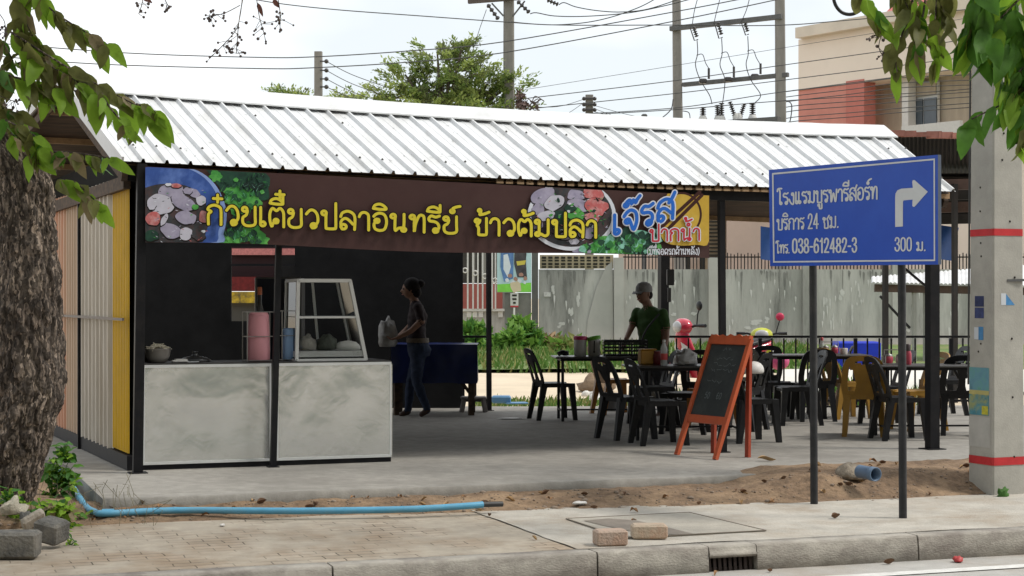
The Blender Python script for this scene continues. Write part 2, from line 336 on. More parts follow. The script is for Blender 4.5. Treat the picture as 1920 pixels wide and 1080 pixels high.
# ================================================================== LETTERING (brush-stroke letters)
def Lp(cx, cy, r=.11, a0=0, sweep=-330, n=9):
    return [(cx + r * math.cos(R(a0 + sweep * i / n)), cy + r * math.sin(R(a0 + sweep * i / n))) for i in range(n + 1)]
TL = Lp(.11, .86, .11, 0, 340)
GL = {
 'ก': (.68, [[(.07, 0), (.07, .5), (.2, .66), (.04, .76), (.14, .93), (.38, 1), (.6, .9), (.66, .7), (.66, 0)]]),
 'ว': (.56, [Lp(.38, .13, .12, 200, -330) + [(.56, .3), (.56, .7), (.42, .95), (.22, .98), (.04, .76)]]),
 'ย': (.62, [Lp(.13, .86, .11, -20, 340) + [(.26, .78), (.2, .56), (.05, .42), (.05, .14), (.2, 0), (.46, 0), (.62, .12), (.62, .5), (.62, 1)]]),
 'เ': (.26, [[(.06, 1), (.06, .5), (.05, .15)] + Lp(.16, .12, .11, 180, 330)]),
 'แ': (.58, [[(.06, 1), (.06, .5), (.05, .15)] + Lp(.16, .12, .11, 180, 330), [(.38, 1), (.38, .5), (.37, .15)] + Lp(.48, .12, .11, 180, 330)]),
 'โ': (.40, [[(-.08, 1.2), (-.04, 1.38), (.12, 1.44), (.38, 1.42)], [(.08, 1.38), (.2, 1.15), (.2, .5), (.2, .15)] + Lp(.3, .12, .1, 180, 330)]),
 'ด': (.66, [Lp(.3, .3, .1, 0, 330) + [(.2, .2), (.12, 0), (.03, .35), (.05, .75), (.2, .96), (.42, 1), (.6, .88), (.66, .65), (.66, 0)]]),
 'ต': (.68, [Lp(.32, .3, .1, 0, 330) + [(.2, .2), (.12, 0), (.03, .35), (.04, .75), (.16, .98), (.34, .86), (.5, 1), (.64, .85), (.68, .6), (.68, 0)]]),
 'ถ': (.66, [Lp(.12, .12, .11, 180, -330) + [(.06, .3), (.08, .5), (.2, .66), (.04, .76), (.14, .93), (.38, 1), (.6, .9), (.66, .7), (.66, 0)]]),
 'ป': (.66, [TL + [(.2, .7), (.2, .1), (.24, 0), (.6, 0), (.66, .1), (.66, .7), (.66, 1.42)]]),
 'บ': (.64, [TL + [(.2, .7), (.2, .1), (.24, 0), (.58, 0), (.64, .1), (.64, .5), (.64, 1)]]),
 'พ': (.82, [TL + [(.2, .7), (.22, 0), (.3, .15), (.47, .72), (.62, .15), (.7, 0), (.78, .4), (.82, 1)]]),
 'ล': (.70, [Lp(.16, .14, .13, 200, -330) + [(.04, .4), (.2, .6), (.38, .55), (.6, .3)], [(.03, .7), (.12, .92), (.38, 1.02), (.62, .88), (.7, .6), (.68, 0)]]),
 'ส': (.70, [Lp(.16, .14, .13, 200, -330) + [(.04, .4), (.2, .6), (.38, .55), (.6, .3)], [(.03, .7), (.12, .92), (.38, 1.02), (.62, .88), (.7, .6), (.68, 0)], [(.52, .8), (.66, .98), (.78, 1.22)]]),
 'า': (.44, [[(.0, .74), (.08, .93), (.24, 1), (.4, .9), (.44, .68), (.44, 0)]]),
 'อ': (.64, [Lp(.19, .55, .1, 90, 330) + [(.06, .38), (.1, .1), (.32, 0), (.55, .1), (.64, .5), (.56, .88), (.34, 1), (.14, .92), (.04, .8)]]),
 'น': (.70, [TL + [(.2, .7), (.2, .05), (.34, .16), (.52, .2), (.62, .14)], [(.62, 1), (.62, .5), (.6, .2)] + Lp(.6, .1, .1, 90, 330)]),
 'ท': (.66, [TL + [(.2, .7), (.2, .0), (.26, .45), (.42, .93), (.58, .98), (.66, .8), (.66, 0)]]),
 'ร': (.50, [Lp(.34, .12, .11, 200, -330) + [(.48, .25), (.46, .5), (.3, .64), (.08, .68), (.02, .82), (.14, .98), (.34, .92), (.52, 1)]]),
 'ข': (.60, [Lp(.12, .84, .1, 0, 340) + [(.27, .9), (.24, .76), (.12, .58), (.2, .42), (.2, .06), (.26, 0), (.54, 0), (.6, .1), (.6, .5), (.6, 1)]]),
 'ช': (.62, [Lp(.12, .84, .1, 0, 340) + [(.27, .9), (.24, .76), (.12, .58), (.2, .42), (.2, .06), (.26, 0), (.54, 0), (.6, .1), (.58, .6), (.48, .8), (.6, .95), (.72, 1.12)]]),
 'ม': (.68, [TL + [(.2, .7), (.2, .24)] + Lp(.12, .12, .1, 40, 330) + [(.3, .12), (.5, .02), (.64, .12), (.66, .4), (.66, 1)]]),
 'จ': (.58, [Lp(.17, .5, .1, 0, 330) + [(.3, .42), (.4, .05), (.48, .05), (.58, .4), (.54, .8), (.34, 1), (.14, .94), (.02, .78)]]),
 'ห': (.72, [TL + [(.2, .7), (.2, .0), (.24, .4), (.42, .62), (.56, .56), (.62, .3), (.62, 0)], Lp(.58, .84, .1, 0, 330) + [(.55, .72), (.44, .64)]]),
 'ง': (.50, [Lp(.36, .86, .1, 0, 340) + [(.48, .75), (.48, .3), (.44, .0), (.28, .0), (.1, .2), (.0, .42)]]),
 '0': (.56, [[(.28, 1.2), (.08, 1.05), (.03, .6), (.08, .15), (.28, 0), (.48, .15), (.53, .6), (.48, 1.05), (.28, 1.2)]]),
 '1': (.34, [[(.02, .95), (.2, 1.08), (.24, 1.2)], [(.24, 1.2), (.24, 0)]]),
 '2': (.56, [[(.05, .85), (.1, 1.08), (.28, 1.2), (.48, 1.08), (.5, .85), (.36, .5), (.05, .03)], [(.05, .02), (.54, .02)]]),
 '3': (.54, [[(.05, .95), (.12, 1.14), (.28, 1.2), (.46, 1.08), (.46, .8), (.25, .64)], [(.25, .64), (.48, .5), (.52, .25), (.4, .05), (.24, 0), (.08, .1), (.03, .3)]]),
 '4': (.60, [[(.42, 0), (.42, 1.2)], [(.42, 1.2), (.03, .35)], [(.03, .34), (.6, .34)]]),
 '5': (.54, [[(.48, 1.18), (.12, 1.18)], [(.12, 1.18), (.06, .62), (.26, .76), (.46, .64), (.52, .35), (.4, .06), (.22, 0), (.04, .14)]]),
 '6': (.56, [[(.48, 1.0), (.36, 1.18), (.2, 1.14), (.06, .8), (.03, .4), (.1, .08), (.28, 0), (.46, .1), (.52, .36), (.44, .62), (.28, .7), (.1, .56)]]),
 '8': (.54, [[(.28, .64), (.1, .78), (.09, 1.05), (.27, 1.2), (.45, 1.05), (.44, .78), (.28, .64), (.06, .48), (.04, .14), (.27, 0), (.5, .14), (.48, .48), (.28, .64)]]),
 '-': (.34, [[(.04, .5), (.3, .5)]]),
 '.': (.14, [[(.05, .02), (.08, .06)]]),
 '(': (.2, [[(.2, 1.2), (.05, .8), (.05, .3), (.2, -.12)]]),
 ')': (.2, [[(.02, 1.2), (.17, .8), (.17, .3), (.02, -.12)]]),
 ' ': (.3, []),
}
MK = {
 'ี': (.30, [[(-.3, .04), (-.22, .22), (0, .3), (.2, .2), (.3, .02), (0, .0), (-.3, .04)], [(.3, .02), (.3, .42)]]),
 'ิ': (.30, [[(-.3, .04), (-.22, .22), (0, .3), (.2, .2), (.3, .02), (0, .0), (-.3, .04)]]),
 '่': (.35, [[(.16, .0), (.16, .3)]]),
 '้': (.35, [Lp(-.12, .25, .07, 0, 330) + [(-.06, .12), (-.12, .0), (.1, .04), (.36, .16)]]),
 '๊': (.35, [Lp(-.25, .1, .08, 90, 330) + [(-.22, .24), (-.08, .3), (-.02, .08), (.08, .26), (.16, .08), (.24, .22), (.36, .36)]]),
 '๋': (.35, [[(.08, -.06), (.08, .32)], [(-.12, .13), (.28, .13)]]),
 '์': (.35, [Lp(.04, .1, .09, 90, 330) + [(.06, .26), (.2, .36), (.4, .42)]]),
 'ั': (.35, [Lp(-.2, .14, .08, 90, 330) + [(-.1, .02), (.1, .02), (.26, .1), (.34, .3)]]),
 'ํ': (.35, [Lp(.1, .12, .1, 90, 350)]),
 'ู': (.0, [Lp(.05, -.24, .08, 0, 340) + [(.14, -.3), (.14, -.52), (.36, -.52), (.38, -.4), (.38, -.14)]]),
}
def catmull(pts, k=5):
    if len(pts) < 3: return list(pts)
    out = []
    for i in range(len(pts) - 1):
        p0 = pts[max(0, i - 1)]; p1 = pts[i]; p2 = pts[i + 1]; p3 = pts[min(len(pts) - 1, i + 2)]
        for j in range(k):
            t = j / k
            out.append(tuple(.5 * (2 * p1[d] + (p2[d] - p0[d]) * t + (2 * p0[d] - 5 * p1[d] + 4 * p2[d] - p3[d]) * t * t + (3 * p1[d] - p0[d] - 3 * p2[d] + p3[d]) * t ** 3) for d in range(len(p1))))
    out.append(tuple(pts[-1])); return out
def lay_text(text, a, c, h0, h1=None, gap=.17, hx=None):
    """strokes (photo pixels) of a line of writing whose baseline runs from a to c"""
    h1 = h1 or h0; text = text.replace('ำ', 'ํา'); items = []; x = 0; last = None
    if 'ํ' in text:      # tone marks stand over the nikhahit
        text = text.replace('้ํ', 'ํ้')
    for ch in text:
        if ch in MK:
            wd, stx = MK[ch]; up = 0 if ch == 'ู' else (1.22 if last[2] == 0 else 1.62)
            ox = last[0] + last[1] * (.5 if ch in 'ีิ' else .62)
            if ch == 'ู': ox = last[0] + last[1] - .36
            if last[3]: ox -= .2
            if ch != 'ู': last[2] += 1
            items.append([[(px + ox, py + up) for px, py in s_] for s_ in stx])
        else:
            wd, stx = GL[ch]; items.append([[(px + x, py) for px, py in s_] for s_ in stx]); last = [x, wd, 0, ch == 'ป']; x += wd + gap
    W = max(x - gap, .01); out = []
    for it in items:
        for s_ in it:
            pts = []
            for gx, gy in catmull(s_):
                f = gx / W; h = h0 + (h1 - h0) * f
                pts.append((a[0] + (c[0] - a[0]) * f, a[1] + (c[1] - a[1]) * f - gy * h))
            out.append(pts)
    return out
class Plane:
    def __init__(s, p, d):
        s.p = V(p); s.d = V((d[0], d[1], 0)).normalized(); n = V((s.d.y, -s.d.x, 0)); s.n = n if n.y < 0 else -n
    def at(s, px, py, off=0.0):
        r = V(((px - CX) / FPX, 1, (HY - py) / FPX)); p0 = s.p + s.n * off - V((0, 0, EYE))
        return V((0, 0, EYE)) + r * (p0.dot(s.n) / r.dot(s.n))
def ribbon(mb, plane, strokes, wpx, off, m=0, step=.00006):
    for si, pts in enumerate(strokes):
        if len(pts) < 2: continue
        # drop doubles, round the ends
        q = [pts[0]]
        for p in pts[1:]:
            if math.hypot(p[0] - q[-1][0], p[1] - q[-1][1]) > .25: q.append(p)
        if len(q) < 2: q.append((q[0][0] + .3, q[0][1]))
        r = wpx / 2; L0 = []
        def nrm(a, c):
            l = math.hypot(c[0] - a[0], c[1] - a[1]) or 1; return ((c[0] - a[0]) / l, (c[1] - a[1]) / l)
        d0 = nrm(q[0], q[1]); d1 = nrm(q[-2], q[-1])
        for k in (0, 1, 2, 3):
            t = math.pi / 2 * k / 4; L0.append(((q[0][0] - d0[0] * r * math.cos(t), q[0][1] - d0[1] * r * math.cos(t)), d0, r * math.sin(t) + .02))
        for i, p in enumerate(q):
            d = nrm(q[max(0, i - 1)], q[min(len(q) - 1, i + 1)]); L0.append((p, d, r))
        for k in (3, 2, 1, 0):
            t = math.pi / 2 * k / 4; L0.append(((q[-1][0] + d1[0] * r * math.cos(t), q[-1][1] + d1[1] * r * math.cos(t)), d1, r * math.sin(t) + .02))
        vs_ = []
        for i, (p, d, rr) in enumerate(L0):
            o = off + (si % 7) * step * 9 + i * step * .35
            vs_.append(plane.at(p[0] + d[1] * rr, p[1] - d[0] * rr, o)); vs_.append(plane.at(p[0] - d[1] * rr, p[1] + d[0] * rr, o))
        mb.add(vs_, [(2 * i, 2 * i + 1, 2 * i + 3, 2 * i + 2) for i in range(len(L0) - 1)], m)
def patch(mb, plane, poly, off, m=0, smooth=False):
    pts = catmull(list(poly) + [poly[0]], 4)[:-1] if smooth else poly
    mb.add([plane.at(x, y, off) for x, y in pts], [tuple(range(len(pts)))], m)
def blob(cx, cy, rx, ry, n=14, j=.15, rot=0, seed=0):
    rr = random.Random(seed); out = []
    for i in range(n):
        t = 2 * math.pi * i / n; k = 1 + rr.uniform(-j, j); x, y = rx * k * math.cos(t), ry * k * math.sin(t)
        out.append((cx + x * math.cos(rot) - y * math.sin(rot), cy + x * math.sin(rot) + y * math.cos(rot)))
    return out
def circ(cx, cy, rx, ry, a0=0, a1=360, n=40): return [(cx + rx * math.cos(R(a0 + (a1 - a0) * i / n)), cy + ry * math.sin(R(a0 + (a1 - a0) * i / n))) for i in range(n + 1)]
def clip(poly, x0, y0f, x1, y1f):
    """keep a printed patch inside the banner (edges are near straight lines of the photo)"""
    return [(min(max(x, x0), x1), min(max(y, y0f(x)), y1f(x))) for x, y in poly]

# ================================================================== SHED
EL, ER = P(231, 302, 14.4), P(1792, 359, 17.04)
PL, PR = P(112, 146, 16.6), P(1650, 241, 18.3)
BLk, BRk = V((-6.2, 20.0, 3.0)), V((4.9, 22.9, 2.68))
shed = thing("noodle_shop", S(0, 5, SLAB), "open roadside noodle shop under a white corrugated metal roof", "shop")
wall_dark = mat("wall_dark", (.014, .014, .0145), .9, spec=.1, var=.3, scale=3)
plank_brown = mat("plank_brown", (.065, .045, .033), .8, var=.5, scale=3, stretch=(1, 9, 9), dark=(.16, .1, .06), dscale=2, damt=.6)
tan_wood = mat("tan_wood", (.42, .28, .16), .75, var=.3, scale=8, dark=(.2, .12, .06), dscale=5, damt=.5)
def roof_fn(A, B, C, D, sag=.03):
    def f(u, v, up=0.0):
        e = A + (B - A) * u; r = C + (D - C) * u; p = e + (r - e) * v; p.z -= (sag + .045 * v) * 4 * max(0, min(1, u)) * (1 - max(0, min(1, u)))
        n = (B - A).cross(r - e).normalized(); n = n if n.z > 0 else -n
        return p + n * up
    return f
rf = roof_fn(EL, ER, PL, PR); rb = roof_fn(BLk, BRk, PL, PR)
NR = 41
def corrugated(fn, n, nv, v1=1.0, h=.03):
    b = MB(); us = []
    for i in range(n):
        for k, hh in ((.0, 0), (.34, .0), (.36, .004), (.40, .004), (.42, 0), (.74, 0), (.80, h), (.88, h), (.94, 0)):
            us.append(((i + k) / n, hh))
    us.append((1.0, 0)); pts = []
    for j in range(nv + 1):
        for u, hh in us: pts.append(fn(u, v1 * j / nv, hh + .004 * mnoise.noise((u * 60, j * .6, 2))))
    m = len(us); fs = [(j * m + i, j * m + i + 1, (j + 1) * m + i + 1, (j + 1) * m + i) for j in range(nv) for i in range(m - 1)]
    b.add(pts, fs); return b
corrugated(rf, NR, 8).build("roof_sheet", white_sheet, shed)
corrugated(rb, NR, 4).build("roof_sheet", white_sheet, shed)
# ridge cap folded over both slopes
b = MB(); n = 40
prof = [(rf, .80, .030), (rf, .803, .042), (rf, 1.0, .042), (rb, .9, .042), (rb, .88, .03)]
rows = [[fn(-.004 + 1.008 * i / n, v, h + .004 * mnoise.noise((i * .9, v * 4, 1))) for i in range(n + 1)] for fn, v, h in prof]
b.add([p for r_ in rows for p in r_], [(j * (n + 1) + i, j * (n + 1) + i + 1, (j + 1) * (n + 1) + i + 1, (j + 1) * (n + 1) + i) for j in range(len(rows) - 1) for i in range(n)])
b.build("ridge_cap", white_sheet, shed)
b = MB(); b.bar(rf(0, -.01, -.02) - SU * .012, rf(0, .995, -.02) - SU * .012, .02, .13); b.bar(rb(0, -.01, -.02) - SU * .012, rb(0, .995, -.02) - SU * .012, .02, .08); b.build("verge_trim", white_sheet, shed)
# screws and scuffs on the sheets
b = MB(); rr = random.Random(3)
for i in range(NR):
    for v, dx in ((.14, .84), (.62, .84)):
        if rr.random() < (.95 if v < .2 else .35):
            u = (i + dx) / NR; b.lathe([(.011, 0), (.011, .006), (.004, .016)], rf(u, v + rr.uniform(-.015, .015), .03), 6)
for i in range(150):
    u = rr.random(); u = (int(u * NR) + rr.uniform(.05, .7)) / NR; v = rr.uniform(.02, .78) * (1 if rr.random() < .5 else .5); a = rr.uniform(0, 6.28); l = rr.uniform(.006, .022)
    p = rf(u, v, .0055); d1 = (ER - EL).normalized() * math.cos(a) + (PL - EL).normalized() * math.sin(a); d2 = d1.cross((PL - EL).cross(ER - EL).normalized())
    b.add([p - d1 * l - d2 * .002, p + d1 * l - d2 * .003, p + d1 * l + d2 * .003, p - d1 * l + d2 * .002], [(0, 1, 2, 3)])
b.build("roof_screws", plain("screw_dark", (.08, .075, .07), .6), shed)
# lining boards, purlins and rafters below the sheets
b = MB(); b.grid(lambda u, v: rf(.003 + .994 * u, .03 + .97 * v, -.05), 12, 3); b.grid(lambda u, v: rb(.003 + .994 * u, .02 + .97 * v, -.05), 12, 3)
b.build("roof_lining", plank_brown, shed)
b = MB()
for v in (.06, .5, .92): b.bar(rf(0, v, -.09), rf(1, v, -.09), .05, .06)
for v in (.05, .3, .55, .8): b.bar(rb(0, v, -.09), rb(1, v, -.09), .05, .06)
b.build("purlins", tan_wood, shed)
for i in range(6):
    u = .004 + .99 * i / 5; b = MB(); b.bar(rf(u, .02, -.15), rf(u, .99, -.15), .05, .08); b.bar(rb(u, .0, -.15), rb(u, .99, -.15), .05, .08)
    b.build("rafter", plank_brown, shed)
# pale batten ends showing under the right half of the eave
b = MB()
for i in range(17, NR - 8):
    if i == 99: continue
    for k in (.12, .58):
        u0 = (i + k) / NR; du = .34 / NR
        a0, a1 = rf(u0 - .010, -.002, -.035), rf(u0 + du - .010, -.002, -.035); a2, a3 = rf(u0 + du, .10, -.02), rf(u0, .10, -.02)
        b.add([a0, a1, a2, a3], [(0, 1, 2, 3)]); b.add([p + V((0, 0, -.012)) for p in (a0, a1, a2, a3)], [(3, 2, 1, 0)])
        b.add([a0, a1, a1 + V((0, 0, -.012)), a0 + V((0, 0, -.012))], [(0, 1, 2, 3)])
b.build("eave_battens", tan_wood, shed)
# dark eave board above the banner on the left
b = MB(); b.bar(rf(.005, .05, -.14), rf(.995, .05, -.14), .04, .13); b.build("eave_beam", black_steel, shed)
# left side wall
W0 = V((-3.17, 14.63, 0)); WD = V((-.393, .92, 0)).normalized(); WN = V((-WD.y, WD.x, 0))
def wall_w(px): # metres along the wall for a photo column
    k = (px - CX) / FPX; return (k * W0.y - W0.x) / (WD.x - k * WD.y)
def corr_wall(w0, w1, z0, z1, per, h):
    b = MB(); n = max(2, int((w1 - w0) / per)); xs = []
    for i in range(n):
        for k, hh in ((0, 0), (.35, 0), (.5, h), (.72, h), (.88, 0)): xs.append((w0 + (w1 - w0) * (i + k) / n, hh))
    xs.append((w1, 0)); pts = [W0 + WD * x + WN * hh + V((0, 0, z)) for z in (z0, z1) for x, hh in xs]; m = len(xs)
    b.add(pts, [(i, i + 1, m + i + 1, m + i) for i in range(m - 1)]); return b
yellow_sheet = mat("yellow_sheet", (.64, .39, .008), .5, var=.08, scale=4, dark=(.42, .26, .02), dscale=1.5, damt=.4)
beige_sheet = mat("beige_sheet", (.58, .53, .455), .55, var=.1, scale=3, dark=(.34, .28, .20), dscale=1.2, damt=.6, stretch=(2, 2, .3))
orange_sheet = mat("orange_sheet", (.64, .33, .21), .55, var=.12, scale=3, dark=(.5, .42, .3), dscale=1.5, damt=.6, stretch=(2, 2, .3))
wy, wp, we = wall_w(213), wall_w(156), wall_w(60)
corr_wall(.05, wy, .40, 2.72, .07, .012).build("wall_panel", yellow_sheet, shed)["label"] = "yellow corrugated wall panel"
corr_wall(wy, wp - .02, .38, 2.72, .19, .034).build("wall_panel", beige_sheet, shed)
corr_wall(wp + .02, wall_w(128), .38, 2.72, .14, .025).build("wall_panel", mat('peach_sheet', (.56, .40, .28), .55, var=.1, scale=3, dark=(.44, .36, .27), dscale=1.2, damt=.6, stretch=(2, 2, .3)), shed)
corr_wall(wall_w(128), we, .38, 2.72, .16, .03).build("wall_panel", orange_sheet, shed)["label"] = "orange tinted wall panel"
b = MB(); b.grid(lambda u, v: W0 + WD * (.03 + we * u) - WN * .05 + V((0, 0, SLAB + 2.7 * v)), 2, 2); b.build("wall_lining", wall_dark, shed)
for name, z, wx, wz, o in (("base_rail", .325, .06, .12, .0), ("top_rail", 2.66, .06, .11, .03), ("girt", 1.52, .018, .022, .062)):
    b = MB(); b.bar(W0 + WD * .0 + WN * o + V((0, 0, z)), W0 + WD * we + WN * o + V((0, 0, z - (.04 if name == "top_rail" else 0))), wx, wz); b.build(name, black_steel if name == "base_rail" else plain("girt_grey", (.2, .17, .15), .6) if name == "girt" else plank_brown, shed)
def post(px, py, w, z1, px_top=None, nm="post"):
    a = G(px, py, SLAB); t = a.copy(); t.z = z1
    if px_top is not None: t.x = (px_top - CX) / FPX * t.y
    b = MB(); b.bar(a, t, w, w, up=SV); b.box((a.x, a.y, SLAB + .004), (w * 1.9, w * 1.9, .008), STREET); return b.build(nm, black_steel, shed)
post(258, 887, .078, 2.80, 266); post(512, 876, .05, 2.78, 526); post(1356, 848, .055, 2.74, 1352); post(1748, 842, .10, 2.75)
b = MB(); a = W0 + WD * wp + WN * .03; b.bar(a + V((0, 0, SLAB)), a + V((0, 0, 2.7)), .045, .045, up=SV); b.build("post", black_steel, shed)
post(917, 770, .055, 2.8, 916); post(1243, 768, .11, 2.75, 1244)
# dark back wall of the kitchen with an opening
YB = 22.9
def bw(px, py, dy=0): return P(px, py, YB + dy)
b = MB(); x0, x1 = -5.4, bw(868, 0).x; ox0, ox1 = bw(434, 0).x, bw(553, 0).x; oz0, oz1 = bw(0, 602).z, bw(0, 463).z
def slabbox(xa, xb, za, zb): b.box(((xa + xb) / 2, YB, (za + zb) / 2), (xb - xa, .06, zb - za))
slabbox(x0, ox0, SLAB, 2.9); slabbox(ox1, x1, SLAB, 2.9); slabbox(ox0, ox1, SLAB, oz0); slabbox(ox0, ox1, oz1, 2.9)
b.build("back_wall", wall_dark, shed)
b = MB(); b.bar((ox0, YB - .05, 2.12), (ox1, YB - .05, 2.12), .03, .03); b.bar(bw(523, 463, -.05), bw(523, 602, -.05), .03, .04); b.build("window_bars", black_steel, shed)

# ================================================================== BANNER
BP = Plane((-3.002, 14.40, 0), SU)
ban = thing("shop_banner", BP.at(272, 460), "long brown printed vinyl banner with yellow Thai lettering and food pictures", "banner")
top_l = lambda x: 312 + (x - 272) * (366 - 312) / 1058.0
bot_l = lambda x: 455 + (x - 272) * (484 - 455) / 1058.0 - 3 * math.sin((x - 272) / 1058 * 3.14 * 3)
brown = mat("banner_brown", (.060, .026, .024), .45, var=.1, scale=2, dark=(.085, .045, .04), dscale=1.2, damt=.5, spec=.35)
b = MB(); nx = 60
b.grid(lambda u, v: BP.at(272 + 1058 * u, bot_l(272 + 1058 * u) + (top_l(272 + 1058 * u) - bot_l(272 + 1058 * u)) * v, .002 * 0 - .004 + .003 * mnoise.noise((u * 14, v * 2, 3))), nx, 6)
b.grid(lambda u, v: BP.at(1330 - 1058 * u, bot_l(1330 - 1058 * u) + (top_l(1330 - 1058 * u) - bot_l(1330 - 1058 * u)) * v, -.012), nx, 2)
b.build("banner_sheet", brown, ban)
def ink(name, c, v=.12, **k): return mat("ink_" + name, srgb(*c), .45, var=v, scale=k.pop('scale', 9), spec=.3, **k)
i_blue = ink("bowl_blue", (58, 88, 160), .2, dark=srgb(120, 150, 215), dscale=2.2, damt=.7); i_rim = ink("pale_blue", (140, 165, 220)); i_broth = ink("broth", (58, 62, 66), .4, dark=srgb(96, 60, 58), dscale=8, damt=.8)
i_fish = ink("fish", (166, 160, 182), .16, dark=srgb(120, 115, 145), dscale=7, damt=.6); i_shr = ink("shrimp", (190, 100, 100), .25, dark=srgb(220, 190, 190), dscale=12, damt=.6); i_fish2 = ink("fish_pale", (196, 194, 208), .1)
i_lg = ink("leaf_green", (70, 150, 70), .3, dark=srgb(120, 190, 95), dscale=9, damt=.7); i_dg = ink("leaf_dark", (32, 62, 52), .35, dark=srgb(50, 100, 70), dscale=8, damt=.5)
i_yel = ink("yellow", (222, 205, 62), .04); i_blk = ink("black", (22, 14, 14), .05); i_wht = ink("white", (215, 218, 228), .05); i_sky = ink("royal_blue", (40, 105, 200), .06)
i_red = ink("red", (190, 45, 62), .06); i_gold = ink("gold", (196, 160, 60), .08, dark=srgb(215, 185, 90), dscale=4, damt=.5); i_chop = ink("chopstick", (62, 30, 26), .15); i_mint = ink("mint", (140, 200, 180), .2, dark=srgb(60, 140, 100), dscale=10, damt=.7)
INK = [i_blue, i_rim, i_broth, i_fish, i_shr, i_fish2, i_lg, i_dg, i_yel, i_blk, i_wht, i_sky, i_red, i_gold, i_chop, i_mint, ink('leaf_mid', (48, 112, 60), .3), ink('leaf_shadow', (26, 44, 40), .3), ink('meat_grey', (120, 108, 120), .3)]
pic = MB(); lay = [.002]
def pp(poly, m, smooth=False):
    q = catmull(list(poly) + [poly[0]], 4)[:-1] if smooth else list(poly)
    q = clip(q, 272.5, lambda x: top_l(x) + .8, 1329.5, lambda x: bot_l(x) - .8)
    pic.add([BP.at(x, y, lay[0]) for x, y in q], [tuple(range(len(q)))], m); lay[0] += .00005
# left bowl, leaves behind it
def leafy(cx, cy, r, m, seed, n=18, j=.3): pp(blob(cx, cy, r, r * .85, n, j, 0, seed), m)
pp([(385, 316), (400, 335), (412, 350), (430, 345), (470, 372), (500, 375), (505, 362), (497, 340), (483, 322), (455, 318)], 7, True)
for k, (x, y, r, m) in enumerate([(470, 345, 30, 7), (440, 365, 22, 6), (462, 380, 24, 6), (425, 340, 14, 7), (450, 438, 26, 6), (475, 440, 22, 6), (420, 452, 16, 6), (492, 452, 12, 6), (480, 352, 18, 7), (405, 330, 13, 6), (445, 385, 20, 6), (440, 420, 16, 7), (430, 445, 13, 6)]): leafy(x, y, r, m, k)
pp([(272, 318), (300, 312), (345, 312), (380, 325), (405, 348), (420, 378), (425, 405), (420, 435), (408, 458), (272, 458)], 1, True)
pp([(272, 314), (300, 310), (345, 314), (376, 328), (398, 350), (412, 380), (416, 405), (410, 432), (395, 458), (272, 458)], 0, True)
pp([(272, 352), (300, 345), (340, 346), (368, 358), (385, 380), (392, 410), (386, 435), (370, 458), (272, 458)], 2, True)
for k, (x, y, rx, ry, ro, m) in enumerate([(319, 360, 25, 14, -.15, 3), (302, 383, 26, 18, .3, 5), (345, 380, 24, 14, .5, 3), (364, 362, 12, 8, .6, 3), (286, 410, 15, 13, 0, 4), (348, 408, 21, 13, .15, 3), (320, 432, 20, 14, .4, 3), (348, 438, 12, 13, .1, 5), (352, 358, 9, 6, .2, 3), (377, 376, 10, 9, 0, 5), (382, 406, 9, 12, 0, 4), (308, 412, 5, 12, .5, 5), (285, 385, 8, 8, 0, 5), (366, 388, 6, 5, 0, 6), (330, 348, 10, 4, .1, 4), (284, 442, 14, 10, 0, 7), (381, 434, 4, 3, 0, 10), (316, 346, 6, 3, 0, 10), (372, 442, 14, 8, .2, 2)]):
    pp(blob(x, y + 1.6, rx * 1.07, ry * 1.1, 12, .12, ro, k + 40), 9, True); pp(blob(x, y, rx, ry, 12, .12, ro, k + 40), m, True)
rr = random.Random(51)
def leafy_mass(x0, y0, x1, y1, n, sz, ms):
    for k in range(n):
        x, y = rr.uniform(x0, x1), rr.uniform(y0, y1); a = rr.uniform(0, 6.28); r_ = sz * rr.uniform(.5, 1.2); m = rr.choice(ms)
        tip = (x + r_ * math.cos(a), y + r_ * math.sin(a)); s_ = (-math.sin(a), math.cos(a)); q = [(x, y)] + [(x + (tip[0] - x) * f + s_[0] * r_ * w_ * (1 + rr.uniform(-.3, .3)), y + (tip[1] - y) * f + s_[1] * r_ * w_ * (1 + rr.uniform(-.3, .3))) for f, w_ in ((.2, .3), (.45, .42), (.7, .3))] + [tip] + [(x + (tip[0] - x) * f - s_[0] * r_ * w_ * (1 + rr.uniform(-.3, .3)), y + (tip[1] - y) * f - s_[1] * r_ * w_ * (1 + rr.uniform(-.3, .3))) for f, w_ in ((.7, .3), (.45, .42), (.2, .3))]
        pp(q, m); pp([(x, y), (tip[0] + .4, tip[1]), (tip[0] - .4, tip[1])], 6 if m == 7 else 15)
def glints(x0, y0, x1, y1, n, ms, l=5):
    for k in range(n):
        x, y, a = rr.uniform(x0, x1), rr.uniform(y0, y1), rr.uniform(-.7, .7); pp([(x, y), (x + l * .5 * math.cos(a), y + l * .5 * math.sin(a) - .8), (x + l * math.cos(a), y + l * math.sin(a)), (x + l * .5 * math.cos(a), y + l * .5 * math.sin(a) + .8)], rr.choice(ms))
leafy_mass(420, 335, 492, 392, 34, 14, (6, 7, 7, 16)); leafy_mass(425, 432, 488, 458, 34, 13, (6, 6, 16, 7)); leafy_mass(462, 320, 498, 352, 16, 13, (7, 7, 17))
glints(282, 350, 385, 452, 60, (10, 5, 3, 17, 6, 4, 18), 6)
pic.build('food_picture', INK, ban); pic = MB()
